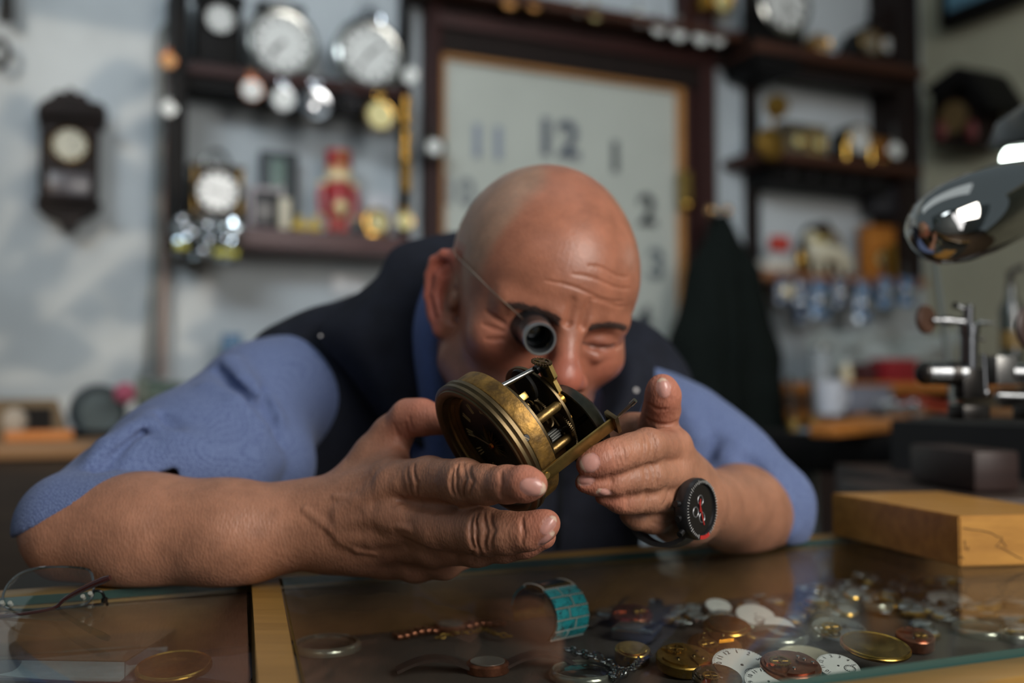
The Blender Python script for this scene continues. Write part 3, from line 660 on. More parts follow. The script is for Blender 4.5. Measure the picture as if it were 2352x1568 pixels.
for (u, v_, Y) in ((1461, 896, .985), (736, 771, .985)):
    g = G(); g.disc(q(u, v_, Y), (0, -1, -.1), .0022 if u > 1000 else .0014, .002, 16, bev=.0006); g.build('snap_button', snap, man)
# ------------------------------------------------------------------ room shell
def struct(o): o['kind'] = 'structure'; return o
wall_m = M('plaster', (168, 176, 180), .9, var=.05, scale=3, bump=.1, bscale=60)
wall_r = M('plaster_side', (166, 164, 142), .9, var=.05, scale=3)
S_COR = ws(2124, 600)[0]; S_LEFT = -2.3
g = G(); g.box((0, 0, 0), (S_COR - S_LEFT + .1, .1, 3.2)); o = g.build('wall_back', wall_m); o.matrix_world = Matrix.Translation(Vector(wp((S_COR + S_LEFT) / 2 + .05, 1.6, -.05))) @ WROT.to_4x4(); struct(o)
g = G(); g.box((0, 0, 0), (.1, 4.2, 3.2)); o = g.build('wall_right', wall_r); o.matrix_world = Matrix.Translation(Vector(wp(S_COR + .05, 1.6, 2.1))) @ WROT.to_4x4(); struct(o)
g = G(); g.box((0, 1.0, -.05), (7, 7, .1)); struct(g.build('floor', wood('floor_boards', (72, 58, 46), (96, 76, 58), .5, 3)))
# the shop front behind the camera: a wall with one tall window opening and a plant, both assumed from the dappled sun
g = G(); fy = -1.25
for x0, x1, z0, z1 in ((-3.4, -2.35, 0, 3.2), (-.95, .95, 0, 3.2), (2.4, 3.4, 0, 3.2), (-2.35, -.95, 0, 1.15), (-2.35, -.95, 2.35, 3.2), (.95, 2.4, 0, 3.2)): g.box(((x0 + x1) / 2, fy, (z0 + z1) / 2), (x1 - x0, .1, z1 - z0))
struct(g.build('wall_front', wall_m))
g = G()
for x in (-2.33, -1.65, -.97): g.box((x, fy, 1.75), (.05, .08, 1.2))
for z in (1.17, 2.33): g.box((-1.65, fy, z), (1.4, .08, .05))
struct(g.build('assumed_window', wood('window_wood', (70, 50, 36), (88, 64, 46), .5)))
pl = thing('assumed_plant', 'assumed broad-leaved house plant standing on the sill of the unseen shop window', 'plant', (-1.55, fy + .12, 1.20))
g = G(); g.lathe([(0, 0), (.09, 0), (.12, .2), (.11, .2), (.10, .17), (0, .17)]); g.build('pot', M('terracotta', (150, 92, 66), .8), pl)
g = G(); rs = random.Random(3)
for i in range(84):
    a = rs.random() * 6.28; rr = .1 + .42 * rs.random(); zz = .2 + .75 * rs.random(); c = np.array([math.cos(a) * rr * 1.2, abs(math.sin(a)) * rr * .25, zz]); L = .10 + .09 * rs.random()
    d = np.array([math.cos(a), .2, .5 * (rs.random() - .3)]); d /= np.linalg.norm(d); sd = np.cross(d, (0, 1, .3)); sd /= np.linalg.norm(sd); n = np.cross(d, sd)
    pts = [c + d * L * t + sd * L * .34 * math.sin(PI * t) * k - n * .03 * t * t + n * .0015 for k in (1,) for t in np.linspace(0, 1, 8)] + [c + d * L * t - sd * L * .34 * math.sin(PI * t) - n * .03 * t * t + n * .0015 for t in np.linspace(1, 0, 8)[1:-1]]
    m = len(pts); g.add(np.concatenate([pts, np.array(pts) - n * .003]), [list(range(m)), list(range(2 * m - 1, m - 1, -1))] + [[j, (j + 1) % m, m + (j + 1) % m, m + j] for j in range(m)])
    g.tube([(0, 0, .16), c * .5 + np.array([0, 0, .05]), c], .004, 5)
g.build('foliage', M('leaf_green', (52, 84, 48), .5), pl)
# ------------------------------------------------------------------ glass showcase counter
GO = qz(1073.5, 1296, GZ)                                    # a point on the back edge of the glass
bx = qz(1906, 1236.7, GZ) - qz(10, 1372, GZ); bx /= np.linalg.norm(bx); by = np.array([bx[1], -bx[0], 0])      # by points to the shop side
def cl(p): d = np.asarray(p) - GO; return d @ bx, d @ by
def cw(a, b, z): return GO + bx * a + by * b + np.array([0, 0, z - GO[2]])
CF = np.mean([cl(qz(u, v, GZ))[1] for u, v in ((1850, 1559.5), (2352, 1481.6))])       # depth of the case
TRAY = .852
oak = wood('yellow_oak', (128, 96, 44), (150, 114, 56), .42, 5, axis=0, coat=.15); oak_d = wood('oak_dark', (84, 60, 34), (104, 76, 44), .5, 5)
CR = Matrix(((bx[0], -by[0], 0), (bx[1], -by[1], 0), (0, 0, 1)))
showcase = thing('display_counter', 'glass-topped oak display counter that the man leans on', 'counter', cw(0, 0, 0))
def cbox(g, a0, a1, b0, b1, z0, z1, bev=.001): c = cw((a0 + a1) / 2, (b0 + b1) / 2, (z0 + z1) / 2) - np.array(showcase.location); g.box(c, (abs(a1 - a0), abs(b1 - b0), z1 - z0), CR, bev)
A0, A1 = -1.3, .62
g = G(); cbox(g, A0, A1, -.030, -.002, .80, GZ - .0002); g.build('back_rail', oak, showcase)
g = G(); cbox(g, A0, A1, CF + .002, CF + .030, .79, GZ - .004); cbox(g, A0, A1, CF + .024, CF + .040, .60, GZ - .030); g.build('front_rail', oak, showcase)
g = G(); cbox(g, A0, A1, -.028, CF + .028, TRAY - .02, TRAY); g.build('tray_board', M('dark_felt', (46, 39, 33), .95, var=.15, scale=500), showcase)
g = G(); cbox(g, A0, A1, -.002, .006, TRAY, GZ - .009); g.build('back_lining', oak_d, showcase)
g = G(); cbox(g, A0, A1, -.02, CF + .02, .03, TRAY - .02); g.build('case_body', oak_d, showcase)
# divider rail between the two panes (seen running to the front)
dl = [cl(qz(*p, GZ)) for p in ((578.5, 1346), (591.3, 1561.5), (685.3, 1561.5), (644.3, 1344.4))]
def ext(p, qq, b): t = (b - p[1]) / (qq[1] - p[1]); return (p[0] + (qq[0] - p[0]) * t, b)
dv = [ext(dl[0], dl[1], 0.0), ext(dl[0], dl[1], CF + .002), ext(dl[3], dl[2], CF + .002), ext(dl[3], dl[2], 0.0)]
g = G(); out = np.array([cw(a, b, 0) - np.array(showcase.location) for a, b in dv])[:, :2]; zz = GZ - .0003
g.prism(out, .048, (0, 0, zz - .024)); g.build('divider_rail', oak, showcase)
glass_m = pane('case_glass', (250, 252, 250), .04, .5); edge_m = M('glass_edge', (50, 78, 74), .2, coat=.4)
def glass_slab(poly, name='glass_pane'):
    p = np.array([cw(a, b, 0) - np.array(showcase.location) for a, b in poly])[:, :2]; n = len(p); t = .006
    g = G(); v = np.concatenate([np.c_[p, np.full(n, GZ - t)], np.c_[p, np.full(n, GZ)]])
    g.add(v, [list(range(n))[::-1], list(range(n, 2 * n))], 0); g.add(v, [[i, (i + 1) % n, n + (i + 1) % n, n + i] for i in range(n)], 1)
    o = g.build(name, [glass_m, edge_m], showcase, smooth=0); return o
el_ = [cl(qz(*p, GZ)) for p in ((649.4, 1337.6), (699, 1563))]
glass_slab([ext(el_[0], el_[1], .0), ext(el_[0], el_[1], CF), (A1 - .02, CF), (A1 - .02, .0)])
ml = lambda p: (p[0] - .004, p[1])
glass_slab([(A0 + .02, 0), (A0 + .02, CF), ml(ext(dl[0], dl[1], CF)), ml(ext(dl[0], dl[1], 0))])
# ------------------------------------------------------------------ things on the counter
def rotz(a): return Matrix.Rotation(a, 3, 'Z')
# wooden block
n0 = qz(2205, 1303, GZ); l0 = qz(1911, 1229, GZ); d1 = (l0 - n0); hb = .0415
bkt = qz(2158, 1128, GZ + hb); d2 = bkt - (l0 + np.array([0, 0, hb])); d2[2] = 0
blk = thing('wooden_block', 'big pale wooden block lying on the glass counter', 'block', n0)
g = G(); b4 = [np.zeros(3), d1, d1 + d2, d2]; v = [p + np.array([0, 0, .0005]) for p in b4] + [p + np.array([0, 0, hb]) for p in b4]
bm = bmesh.new(); bv = [bm.verts.new(Vector(p)) for p in v]
for f in ([0, 1, 2, 3][::-1], [4, 5, 6, 7], [0, 1, 5, 4], [1, 2, 6, 5], [2, 3, 7, 6], [3, 0, 4, 7]): bm.faces.new([bv[i] for i in f])
bmesh.ops.bevel(bm, geom=bm.edges[:], offset=.0012, segments=2, affect='EDGES'); bm.verts.index_update(); g.add([x.co for x in bm.verts], [[y.index for y in x.verts] for x in bm.faces]); bm.free()
def block_wood():
    m = wood('block_wood', (160, 112, 50), (190, 138, 64), .45, 7, axis=0, coat=.15); return m
g.build('block_body', block_wood(), blk)
# ink scratches drawn on the near face, and dents on top
ink = M('pencil_line', (74, 56, 38), .8); g = G(); fx = d2 / np.linalg.norm(d2); fn = np.array([fx[1], -fx[0], 0]);
def onface(u, v): dd = ray(u, v); t = ((n0 - CAM) @ fn) / (dd @ fn); return CAM + dd * t - n0 + fn * .0002
for ln in ([(2212, 1212), (2230, 1216), (2255, 1218), (2275, 1223), (2290, 1232), (2302, 1233), (2296, 1246), (2286, 1254), (2300, 1257), (2318, 1268), (2335, 1278), (2350, 1284)], [(2206, 1276), (2214, 1283)], [(2225, 1255), (2222, 1264)], [(2300, 1240), (2312, 1256)], [(2215, 1240), (2218, 1262)]):
    g.tube([onface(*p) for p in ln], .00035, 5)
g.build('pencil_scrawl', ink, blk)
# folded rimless spectacles at the left
gl_ = thing('eyeglasses', 'folded rimless reading glasses with dark temples on the counter', 'eyeglasses', qz(120, 1395, GZ))
go = np.array(gl_.location)
YL = .700
def lens_out(pts, Y): return [q(u, v, Y + (1390 - v) * .00022) - go for u, v in pts]
top = [(8, 1362), (20, 1340), (45, 1318), (80, 1306), (130, 1301), (180, 1303), (205, 1309), (213, 1325), (215, 1350), (212, 1370), (200, 1384), (170, 1391), (120, 1396), (60, 1400), (20, 1398), (6, 1385)]
P_ = catmull(lens_out(top + [top[0]], YL), 4)[:-1]
nn = np.cross(P_[10] - P_[0], P_[30] - P_[0]); nn /= np.linalg.norm(nn)
g = G(); m_ = len(P_); v = np.concatenate([P_ - nn * .0009, P_ + nn * .0009]); g.add(v, [list(range(m_))[::-1], list(range(m_, 2 * m_))], 0); g.add(v, [[i, (i + 1) % m_, m_ + (i + 1) % m_, m_ + i] for i in range(m_)], 1)
g.build('lens', [pane('lens_glass', (244, 247, 246), .05, .8), M('lens_edge', (150, 156, 158), .12, coat=1.0)], gl_, smooth=0)
g = G(); g.tube(P_, .0010, 6, closed=True, flat=.7); g.build('lens_rim', pane('polished_rim', (170, 176, 178), .25, 1.0, .05), gl_)
tm = M('tortoise_dark', (52, 24, 22), .22, coat=.6); mt = M('hinge_metal', (40, 42, 42), .35, .9)
tp = lambda L: catmull([q(*p) - go for p in L], 8)
g = G(); pts = tp([(-60, 1422, .672), (40, 1411, .672), (120, 1397, .676), (150, 1375, .676), (200, 1348, .674), (253, 1326, .672)]); rr = np.interp(np.linspace(0, 1, len(pts)), [0, .5, .7, .95, 1], [.0011, .0013, .0018, .0026, .0018]); g.tube(pts, rr, 10); g.build('temple', tm, gl_)
g = G(); pts = tp([(-70, 1424, .69), (60, 1406, .70), (160, 1394, .708), (238, 1387, .714)]); g.tube(pts, .0011, 8); g.build('temple', tm, gl_)
g = G(); g.tube(tp([(214, 1356, .705), (232, 1358, .706), (240, 1372, .708), (247, 1389, .712)]), .0010, 8); g.box(q(240, 1378, .709) - go, (.004, .004, .004), None, .001); g.build('hinge', mt, gl_)
for u, v in ((191, 1371), (208, 1364), (24, 1386), (6, 1385)): g = G(); g.disc(q(u, v, YL - .002) - go, nn, .0016, .004, 14, bev=.0004); g.build('screw', M('clear_plastic', (150, 150, 140), .15, coat=.8), gl_)
# ------------------------------------------------------------------ things under the glass
ZT = TRAY + .0006
steel = M('steel', (150, 150, 146), .25, 1.0)
gold = M('gold', (184, 146, 72), .25, 1.0, var=.12, scale=200); gold_d = M('dull_gold', (150, 118, 56), .38, .9, var=.15, scale=120); silver = M('silver', (180, 182, 184), .18, 1.0); rose = M('rose_metal', (150, 96, 74), .3, .9, var=.2, scale=150)
enamel = M('enamel_white', (206, 208, 206), .25, coat=.5); cream = M('enamel_cream', (196, 188, 160), .3, coat=.4); inkb = M('dial_ink', (34, 32, 34), .5); inkr = M('dial_ink_red', (120, 48, 46), .5); leather = M('leather_dark', (40, 28, 24), .6, var=.2, scale=200)
crys = pane('crystal', (226, 232, 230), .10, 1.0, .03)
def tilt(a, ax): return Matrix.Rotation(a, 3, Vector(ax))
def tz(u, v, dz=0): p = qz(u, v, ZT + dz); p[2] = ZT; return p
def watch_dial(label, u, v, r, rz=0, z=.0, mat=enamel, nums=True, sub=True, tiltm=None, group=None):
    k = .34 if tiltm is None else tiltm; p = qz(u, v, ZT + z); p[2] += r * math.sin(k); t = thing('watch_dial', label, 'watch dial', qz(u, v, p[2]), tilt(k, (1, .15, 0)) @ rotz(rz), group)
    g = G(); g.lathe([(0, 0), (r, 0), (r, .0006), (r * .985, .0009), (0, .0012)], n=48); g.build('plate', mat, t)
    g = G(); zt = .00128
    if nums:
        for i in range(1, 13):
            a = PI / 2 - 2 * PI * i / 12
            if sub and i == 6: continue
            g2 = Matrix.Rotation(a - PI / 2, 3, 'Z'); put_text(g, str(i), r * .27, (math.cos(a) * r * .76, math.sin(a) * r * .76, zt), g2, 0)
    for i in range(60):
        a = 2 * PI * i / 60; g.box((math.cos(a) * r * .93, math.sin(a) * r * .93, zt), (r * .05, r * .012, .00008), rotz(a))
    g.build('numerals', inkb, t, smooth=0)
    if sub:
        g = G(); c = np.array([0, -r * .52, zt]); g.lathe([(r * .25, -.0001), (r * .25, .0001), (r * .27, .0001), (r * .27, -.0001)], c, n=32)
        for i in range(12): a = 2 * PI * i / 12; g.box(c + np.array([math.cos(a) * r * .20, math.sin(a) * r * .20, 0]), (r * .07, r * .02, .0001), rotz(a))
        g.build('seconds_ring', inkb, t, smooth=0)
    g = G(); g.disc((0, 0, zt - .0002), (0, 0, 1), r * .055, .0006, 14); g.build('centre_hole', inkb, t); return t
mm = lambda n, u, v: n * qz(u, v, ZT)[1] / F_PX
watch_dial('white enamel dial with black numerals lying flat near the front edge of the case', 1704, 1530, mm(64, 1704, 1530), .55, .002)
watch_dial('white dial with fine numerals lying behind the brass spring drum', 1735, 1413, mm(42, 1735, 1413), .2, .004, nums=False)
watch_dial('small white dial half hidden behind the brass spring drum', 1650, 1392, mm(28, 1650, 1392), .4, .006, nums=False, sub=False)
watch_dial('white dial with black hands marks tucked under the front glass edge', 1925, 1532, mm(46, 1925, 1532), 1.2, .006)
watch_dial('white dial lying beside the wooden block, with a dark centre hole', 2182, 1378, mm(48, 2182, 1378), 2.4, .003, nums=False, tiltm=.2)
watch_dial('cream dial under the rose coloured movement', 1850, 1508, mm(62, 1850, 1508), .8, .0, mat=cream, nums=False, sub=False, tiltm=.12)
watch_dial('white numbered dial overlapping the front dial, cut by the picture edge', 1765, 1568, mm(52, 1765, 1568), .1, .004)
watch_dial('pale dial fragment beside the clear crystal ring', 1790, 1438, mm(34, 1790, 1438), .1, .003, nums=False)
def movement(label, u, v, r, h, mat, style=0, z=0.0, tl=None, rz=0.0):
    tl = tilt(.20, (1, .1, 0)) if tl is None else tl; z += r * .2; p = qz(u, v, ZT + z + h); p[2] = ZT + z; t = thing('watch_movement', label, 'watch movement', p, (rotz(rz) if tl is None else tl @ rotz(rz)))
    g = G(); g.lathe([(0, 0), (r * .96, 0), (r, r * .05), (r, h - r * .05), (r * .96, h), (0, h)], n=48); g.build('case_ring', mat, t)
    rs = random.Random(int(u * 7 + v))
    if style == 0:                                     # plates, cocks and a balance
        for k in range(3):
            a = 2.1 * k + rs.random(); g = G(); out = [(math.cos(a + b) * r * .86, math.sin(a + b) * r * .86) for b in np.linspace(-.62, .62, 9)] + [(math.cos(a + .3) * r * .28, math.sin(a + .3) * r * .28), (math.cos(a - .3) * r * .28, math.sin(a - .3) * r * .28)]
            g.prism(out, r * .07, (0, 0, h + r * .035)); g.build('bridge', mat, t)
        for k in range(5):
            a = rs.random() * 6.28; rr = r * (.3 + .5 * rs.random()); g = G(); g.disc((math.cos(a) * rr, math.sin(a) * rr, h + r * .09), (0, 0, 1), r * .06, r * .04, 12); g.build('screw', silver, t)
        a = rs.random() * 6; g = G(); gear(g, (math.cos(a) * r * .38, math.sin(a) * r * .38, h + r * .12), (0, 0, 1), r * .36, 24, r * .04, .2, 4); g.build('wheel', gold_d, t)
    elif style == 1:                                   # drum with a lid step and screws on the side
        g = G(); g.lathe([(0, h), (r * .80, h), (r * .82, h + r * .05), (r * .78, h + r * .08), (0, h + r * .06)], n=40); g.build('lid', mat, t)
        for k in range(3): a = -1.9 + .7 * k; g = G(); g.disc((math.cos(a) * r, math.sin(a) * r, h * .45), (math.cos(a), math.sin(a), 0), r * .06, r * .04, 10); g.build('screw', inkb, t)
    else:                                              # flat coin-like cover with a worn rim
        g = G(); g.lathe([(r * .90, h), (r * .95, h + r * .03), (r * .99, h)], n=48); g.lathe([(0, h + r * .02), (r * .25, h + r * .015), (r * .5, h)], n=32); g.build('rim', mat, t)
    return t
movement('brass spring drum standing behind the open brass movement', 1668, 1432, mm(50, 1668, 1440), .012, gold, 1)
movement('brass watch movement with open bridges and screws', 1640, 1476, mm(58, 1640, 1480), .009, gold, 0, rz=.4)
movement('brass movement with a curved cock in front of the open one', 1570, 1503, mm(60, 1570, 1510), .008, gold_d, 0, rz=1.4)
movement('large flat gold watch cover right of the glass crystals', 2010, 1480, mm(70, 2010, 1480), .003, gold, 2, z=.012, tl=tilt(.16, (1, .3, 0)))
movement('rose coloured watch movement lying on the white dials', 1815, 1522, mm(62, 1815, 1522), .005, rose, 0, z=.008)
movement('silver pocket watch movement behind the gold cover', 1925, 1440, mm(58, 1925, 1440), .010, silver, 0, rz=.2)
movement('coppery movement right of the gold cover', 2100, 1455, mm(40, 2100, 1455), .009, rose, 0)
movement('dark brass movement at the front edge below the gold ones', 1645, 1548, mm(52, 1645, 1548), .010, M('tarnished', (84, 70, 46), .45, .8, var=.3, scale=160), 0)
movement('gold cover lying alone in the left compartment', 400, 1525, mm(80, 400, 1525), .004, gold, 2, tl=tilt(.12, (1, 0, 0)))
movement('brass movement glinting at the back of the case below the raised hand', 1450, 1405, mm(44, 1450, 1405), .008, rose, 0, rz=2.)
movement('small square-shouldered gold movement before the rectangular watch', 1452, 1487, mm(38, 1452, 1487), .009, gold, 1)
def crystal(label, u, v, r, z=0.0, tl=None, h=.006):
    p = qz(u, v, ZT + z); t = thing('watch_crystal', label, 'watch glass', p, tl)
    g = G(); g.lathe([(r, 0), (r, h * .5), (r * .96, h * .85), (r * .90, h), (r * .86, h * .85), (r * .90, h * .4), (r * .92, 0)], n=48); g.build('rim', M('crystal_rim', (130, 132, 122), .15, .7), t)
    g = G(); g.lathe([(r * .90, h * .6), (r * .6, h * .9), (r * .3, h), (0, h * 1.02)], n=40); g.build('glass', crys, t); return t
crystal('clear domed watch glass in a metal ring beside the open brass movement', 1782, 1468, mm(72, 1782, 1468), .004)
crystal('clear watch glass at the front edge under the turquoise bracelet', 1340, 1555, mm(78, 1340, 1555))
crystal('big faint watch glass at the left of the right compartment', 750, 1490, mm(78, 750, 1490))
crystal('thin clear crystal lying near the divider in the left compartment', 130, 1455, mm(90, 130, 1455))
crystal('small clear crystal at the far right under the glass', 2330, 1470, mm(36, 2330, 1470))
crystal('pale watch glass behind the dial near the wooden block', 2010, 1395, mm(40, 2010, 1395), .004)
crystal('dusty clear crystal right of the coppery movement', 2250, 1455, mm(60, 2250, 1455))
# turquoise cuff watch bracelet standing on its edge
tq = M('turquoise', (22, 118, 128), .35, var=.12, scale=240, coat=.3)
def crackle(m):
    nt = m.node_tree; N = nt.nodes; Lk = nt.links; b = N['Principled BSDF']; tc = N.new('ShaderNodeTexCoord'); nz = N.new('ShaderNodeTexNoise'); nz.inputs['Scale'].default_value = 160; vo = N.new('ShaderNodeTexVoronoi'); vo.feature = 'DISTANCE_TO_EDGE'; vo.inputs['Scale'].default_value = 130
    ad = N.new('ShaderNodeVectorMath'); ad.operation = 'MULTIPLY_ADD'; ad.inputs[1].default_value = (.01, .01, .01); Lk.new(tc.outputs['Object'], nz.inputs['Vector']); Lk.new(nz.outputs['Color'], ad.inputs[0]); Lk.new(tc.outputs['Object'], ad.inputs[2]); Lk.new(ad.outputs[0], vo.inputs['Vector'])
    rp = N.new('ShaderNodeValToRGB'); rp.color_ramp.elements[0].position = .012; rp.color_ramp.elements[0].color = lin((14, 48, 54)); rp.color_ramp.elements[1].position = .045; rp.color_ramp.elements[1].color = lin((30, 140, 150)); Lk.new(vo.outputs['Distance'], rp.inputs[0]); Lk.new(rp.outputs[0], b.inputs['Base Color'])
crackle(tq)
bc0 = tz(1262, 1470); brc = thing('turquoise_bracelet', 'turquoise and diamond cuff bracelet watch standing on edge under the glass', 'bracelet watch', bc0)
bxd = np.array([.64, -.77, 0]); bxd /= np.linalg.norm(bxd); byd = np.array([-bxd[1], bxd[0], 0]); BR = .0215; BW = .032
# band runs as a loop in the plane (bxd, z); width along byd
def band_pt(a, w, r=BR): return bxd * math.cos(a) * r * 1.2 + np.array([0, 0, BR * 1.0 + math.sin(a) * r]) + byd * w
def band_seg(g, a0, a1, w0, w1, r0, r1, n=5):
    v = []
    for r in (r0, r1):
        for a in np.linspace(a0, a1, n):
            for w in (w0, w1): v.append(band_pt(a, w, r))
    f = []; m = 2 * n
    for i in range(n - 1): f += [[2 * i, 2 * i + 1, 2 * i + 3, 2 * i + 2], [m + 2 * i, m + 2 * i + 2, m + 2 * i + 3, m + 2 * i + 1], [2 * i, 2 * i + 2, m + 2 * i + 2, m + 2 * i], [2 * i + 1, m + 2 * i + 1, m + 2 * i + 3, 2 * i + 3]]
    f += [[0, m, m + 1, 1], [2 * n - 2, 2 * n - 1, m + 2 * n - 1, m + 2 * n - 2]]; g.add(v, f)
g = G(); band_seg(g, -.9, 3.6, -BW / 2, BW / 2, BR - .0016, BR - .0004, 40); g.build('gold_lining', gold, brc)
ts = np.linspace(-.75, 1.15, 6)
for i in range(5):
    for (w0, w1) in ((-BW / 2, -.001 + .003 * ((i % 2) * 2 - 1)), (.0006 + .003 * ((i % 2) * 2 - 1), BW / 2)):
        g = G(); band_seg(g, ts[i] + .035, ts[i + 1] - .035, w0, w1, BR - .0003, BR + .0012); g.build('turquoise_tile', tq, brc)
for i in range(2):
    g = G(); band_seg(g, 2.05 + i * .5, 2.5 + i * .5, -BW / 2, BW / 2, BR - .0003, BR + .0012); g.build('turquoise_tile', tq, brc)
g = G(); band_seg(g, 1.2, 1.95, -BW / 2, BW / 2, BR - .0003, BR + .0016, 8); g.build('watch_head', gold, brc)
g = G(); band_seg(g, 1.32, 1.83, -BW * .36, BW * .36, BR + .0016, BR + .0021, 8); g.build('dial', M('dark_glass', (20, 40, 46), .08, coat=1.0), brc)
diam = M('diamond', (236, 236, 232), .15, .2, coat=1.0); g = G()
for a in list(ts) + [1.98]:
    for w in np.linspace(-BW / 2, BW / 2, 15): g.ball(band_pt(a, w, BR + .0012), .00062, 6)
for a in np.linspace(1.2, 1.98, 16):
    for w in (-BW / 2 + .0006, BW / 2 - .0006): g.ball(band_pt(a, w, BR + .0016), .0006, 6)
for i in range(5):
    for a in np.linspace(ts[i] + .05, ts[i + 1] - .05, 6): g.ball(band_pt(a, .003 * ((i % 2) * 2 - 1) - .0002, BR + .0012), .0005, 6)
st_ = g.build('diamond_pave', diam, brc); st_['kind'] = 'stuff'
# silver rectangular digital style watch, small watches, chains
rw = thing('rectangular_watch', 'silver rectangular wristwatch with a striped case lying near the brass movements', 'watch', tz(1462, 1468), rotz(-.42))
g = G(); g.box((0, 0, .006), (.034, .024, .010), None, .002); g.build('case', silver, rw)
g = G(); g.box((-.004, 0, .0114), (.020, .019, .0012), None, .0004); g.build('glass', M('grey_glass', (84, 80, 76), .1, coat=1), rw)
g = G()
for i in range(4): g.box((.0105 + i * .0016, 0, .0114), (.0008, .020, .0010), None)
g.build('grille', steel, rw)
g = G(); g.box((-.012, .009, .0120), (.006, .004, .0008)); g.build('red_tab', inkr, rw)
def link_chain(name, label, pts, r, wire, mat, group=None):
    p = catmull([qz(u, v, ZT + z) for u, v, z in pts], 14); t = thing(name, label, 'chain', p[0]); L = np.r_[0, np.cumsum(np.linalg.norm(np.diff(p, axis=0), axis=1))]
    n = int(L[-1] / (r * 2.3)); g = G(); 
    for i in range(n):
        s_ = (i + .5) / n * L[-1]; c = np.array([np.interp(s_, L, p[:, k]) for k in range(3)]); c2 = np.array([np.interp(min(s_ + r, L[-1]), L, p[:, k]) for k in range(3)]); d = c2 - c; d /= np.linalg.norm(d) + 1e-9
        R = np.array(frame((d[1], -d[0], .0) if i % 2 else (0, 0.05, 1), d)); ring = [c - p[0] + R @ np.array([math.cos(a) * r * 1.5, math.sin(a) * r * .9, 0]) for a in np.linspace(0, 2 * PI, 13)[:-1]]
        g.tube(ring, wire, 5, closed=True)
    g.build('links', mat, t)
link_chain('silver_chain', 'heavy silver curb chain bunched in front of the turquoise bracelet', [(1300, 1490, .006), (1340, 1502, .008), (1380, 1510, .010), (1405, 1530, .004), (1430, 1548, .008), (1400, 1556, .003), (1450, 1536, .012), (1470, 1515, .006), (1490, 1500, .006)], .0032, .0009, silver)
link_chain('thin_chain', 'thin gilt chain draped behind the turquoise bracelet', [(1010, 1395, .004), (1060, 1398, .006), (1110, 1400, .004), (1160, 1402, .008), (1185, 1420, .004)], .0014, .0005, silver)
link_chain('gold_chain', 'fine gold chain curled left of the turquoise bracelet', [(1000, 1465, .004), (1040, 1455, .006), (1090, 1450, .010), (1110, 1445, .004), (1140, 1455, .006), (1175, 1462, .004)], .0018, .0006, gold_d)
def strap_watch(label, u, v, ang, r, m_case, m_strap, L=.07, W=.014, z=0.0, links=False):
    t = thing('small_watch', label, 'watch', tz(u, v, z), rotz(ang))
    g = G(); g.lathe([(0, 0), (r, 0), (r, .005), (r * .9, .0065), (r * .84, .0062), (0, .0064)], n=32); g.build('case', m_case, t)
    g = G(); g.disc((0, 0, .0066), (0, 0, 1), r * .8, .0006, 28); g.build('dial', M('grey_dial', (96, 92, 88), .2, coat=.8), t)
    for s in (-1, 1):
        g = G()
        if links:
            for i in range(int(L / 2 / .006)): g.box((s * (r + .002 + i * .006), 0, .003 + .001 * math.sin(i)), (.0050, W, .0032), None, .0008)
        else:
            pts = [[np.array([s * (r * .8 + L / 2 * k), w * W / 2, .003 + .008 * math.sin(PI * k) * (1 - abs(w) * .1)]) for k in np.linspace(0, 1, 5)] for w in (-1, 0, 1)]; v_, f_ = loft(pts, 3, 3, .002); g.add(v_, f_)
        g.build('strap', m_strap, t)
    return t
strap_watch('link-bracelet watch lying left of the turquoise bracelet', 1035, 1450, .5, .013, rose, rose, .08, .013, links=True)
strap_watch('black leather watch at the left back of the case', 880, 1412, -.2, .014, silver, leather, .09)
strap_watch('steel mesh watch right behind the turquoise bracelet', 1395, 1420, 1.0, .012, silver, silver, .07, .016, links=True)
strap_watch('brown leather watch near the front edge left of the crystal', 1120, 1540, .15, .015, rose, leather, .1)
strap_watch('dark watch with a bright crown behind the rectangular watch', 1490, 1385, .6, .015, silver, leather, .06)
strap_watch('worn watch half sunk behind the silver movement', 1830, 1425, -.5, .012, silver, leather, .05)
# pile of small loose watches at the back right, glinting
rs = random.Random(11); k = 0; pile0 = []
mats = [silver, gold, steel, gold_d, silver]
for i in range(84):
    u = 1790 + 400 * rs.random(); v = 1322 + 125 * rs.random() * (1 - .3 * (u - 1790) / 400)
    r = .0045 + .005 * rs.random(); lay = int(3 * rs.random() * max(0, 1 - abs(u - 1930) / 220))
    R = tilt(.7 * (rs.random() - .5), (rs.random(), rs.random(), 0)) @ rotz(rs.random() * 6); p = tz(u, v); p[2] += .0005 + lay * .006
    if cl(p)[1] < .018: p = p + by * (.02 - cl(p)[1] + .02 * rs.random())
    if len(pile0) < 5:
        t = thing('loose_watch', 'small loose watch in the glinting heap at the back right of the case', 'watch', p, R, 'loose watches heaped under the glass')
        mt_ = mats[len(pile0)]; g = G(); g.lathe([(0, 0), (.0085, 0), (.009, .001), (.009, .004), (.0075, .0055), (0, .0056)], n=24); g.build('case', mt_, t)
        g = G(); g.lathe([(0, .0057), (.004, .0070), (.0065, .0064), (.0074, .0054)], n=20); g.build('crystal', M('shiny_crystal', (120, 126, 128), .04, .2, coat=1.0), t)
        g = G(); g.cyl((.009, 0, .0025), (.0112, 0, .0025), .0013, n=10); g.build('crown', mt_, t); pile0.append(t)
    else: dup(pile0[i % 5], p, R, scale=r / .008)
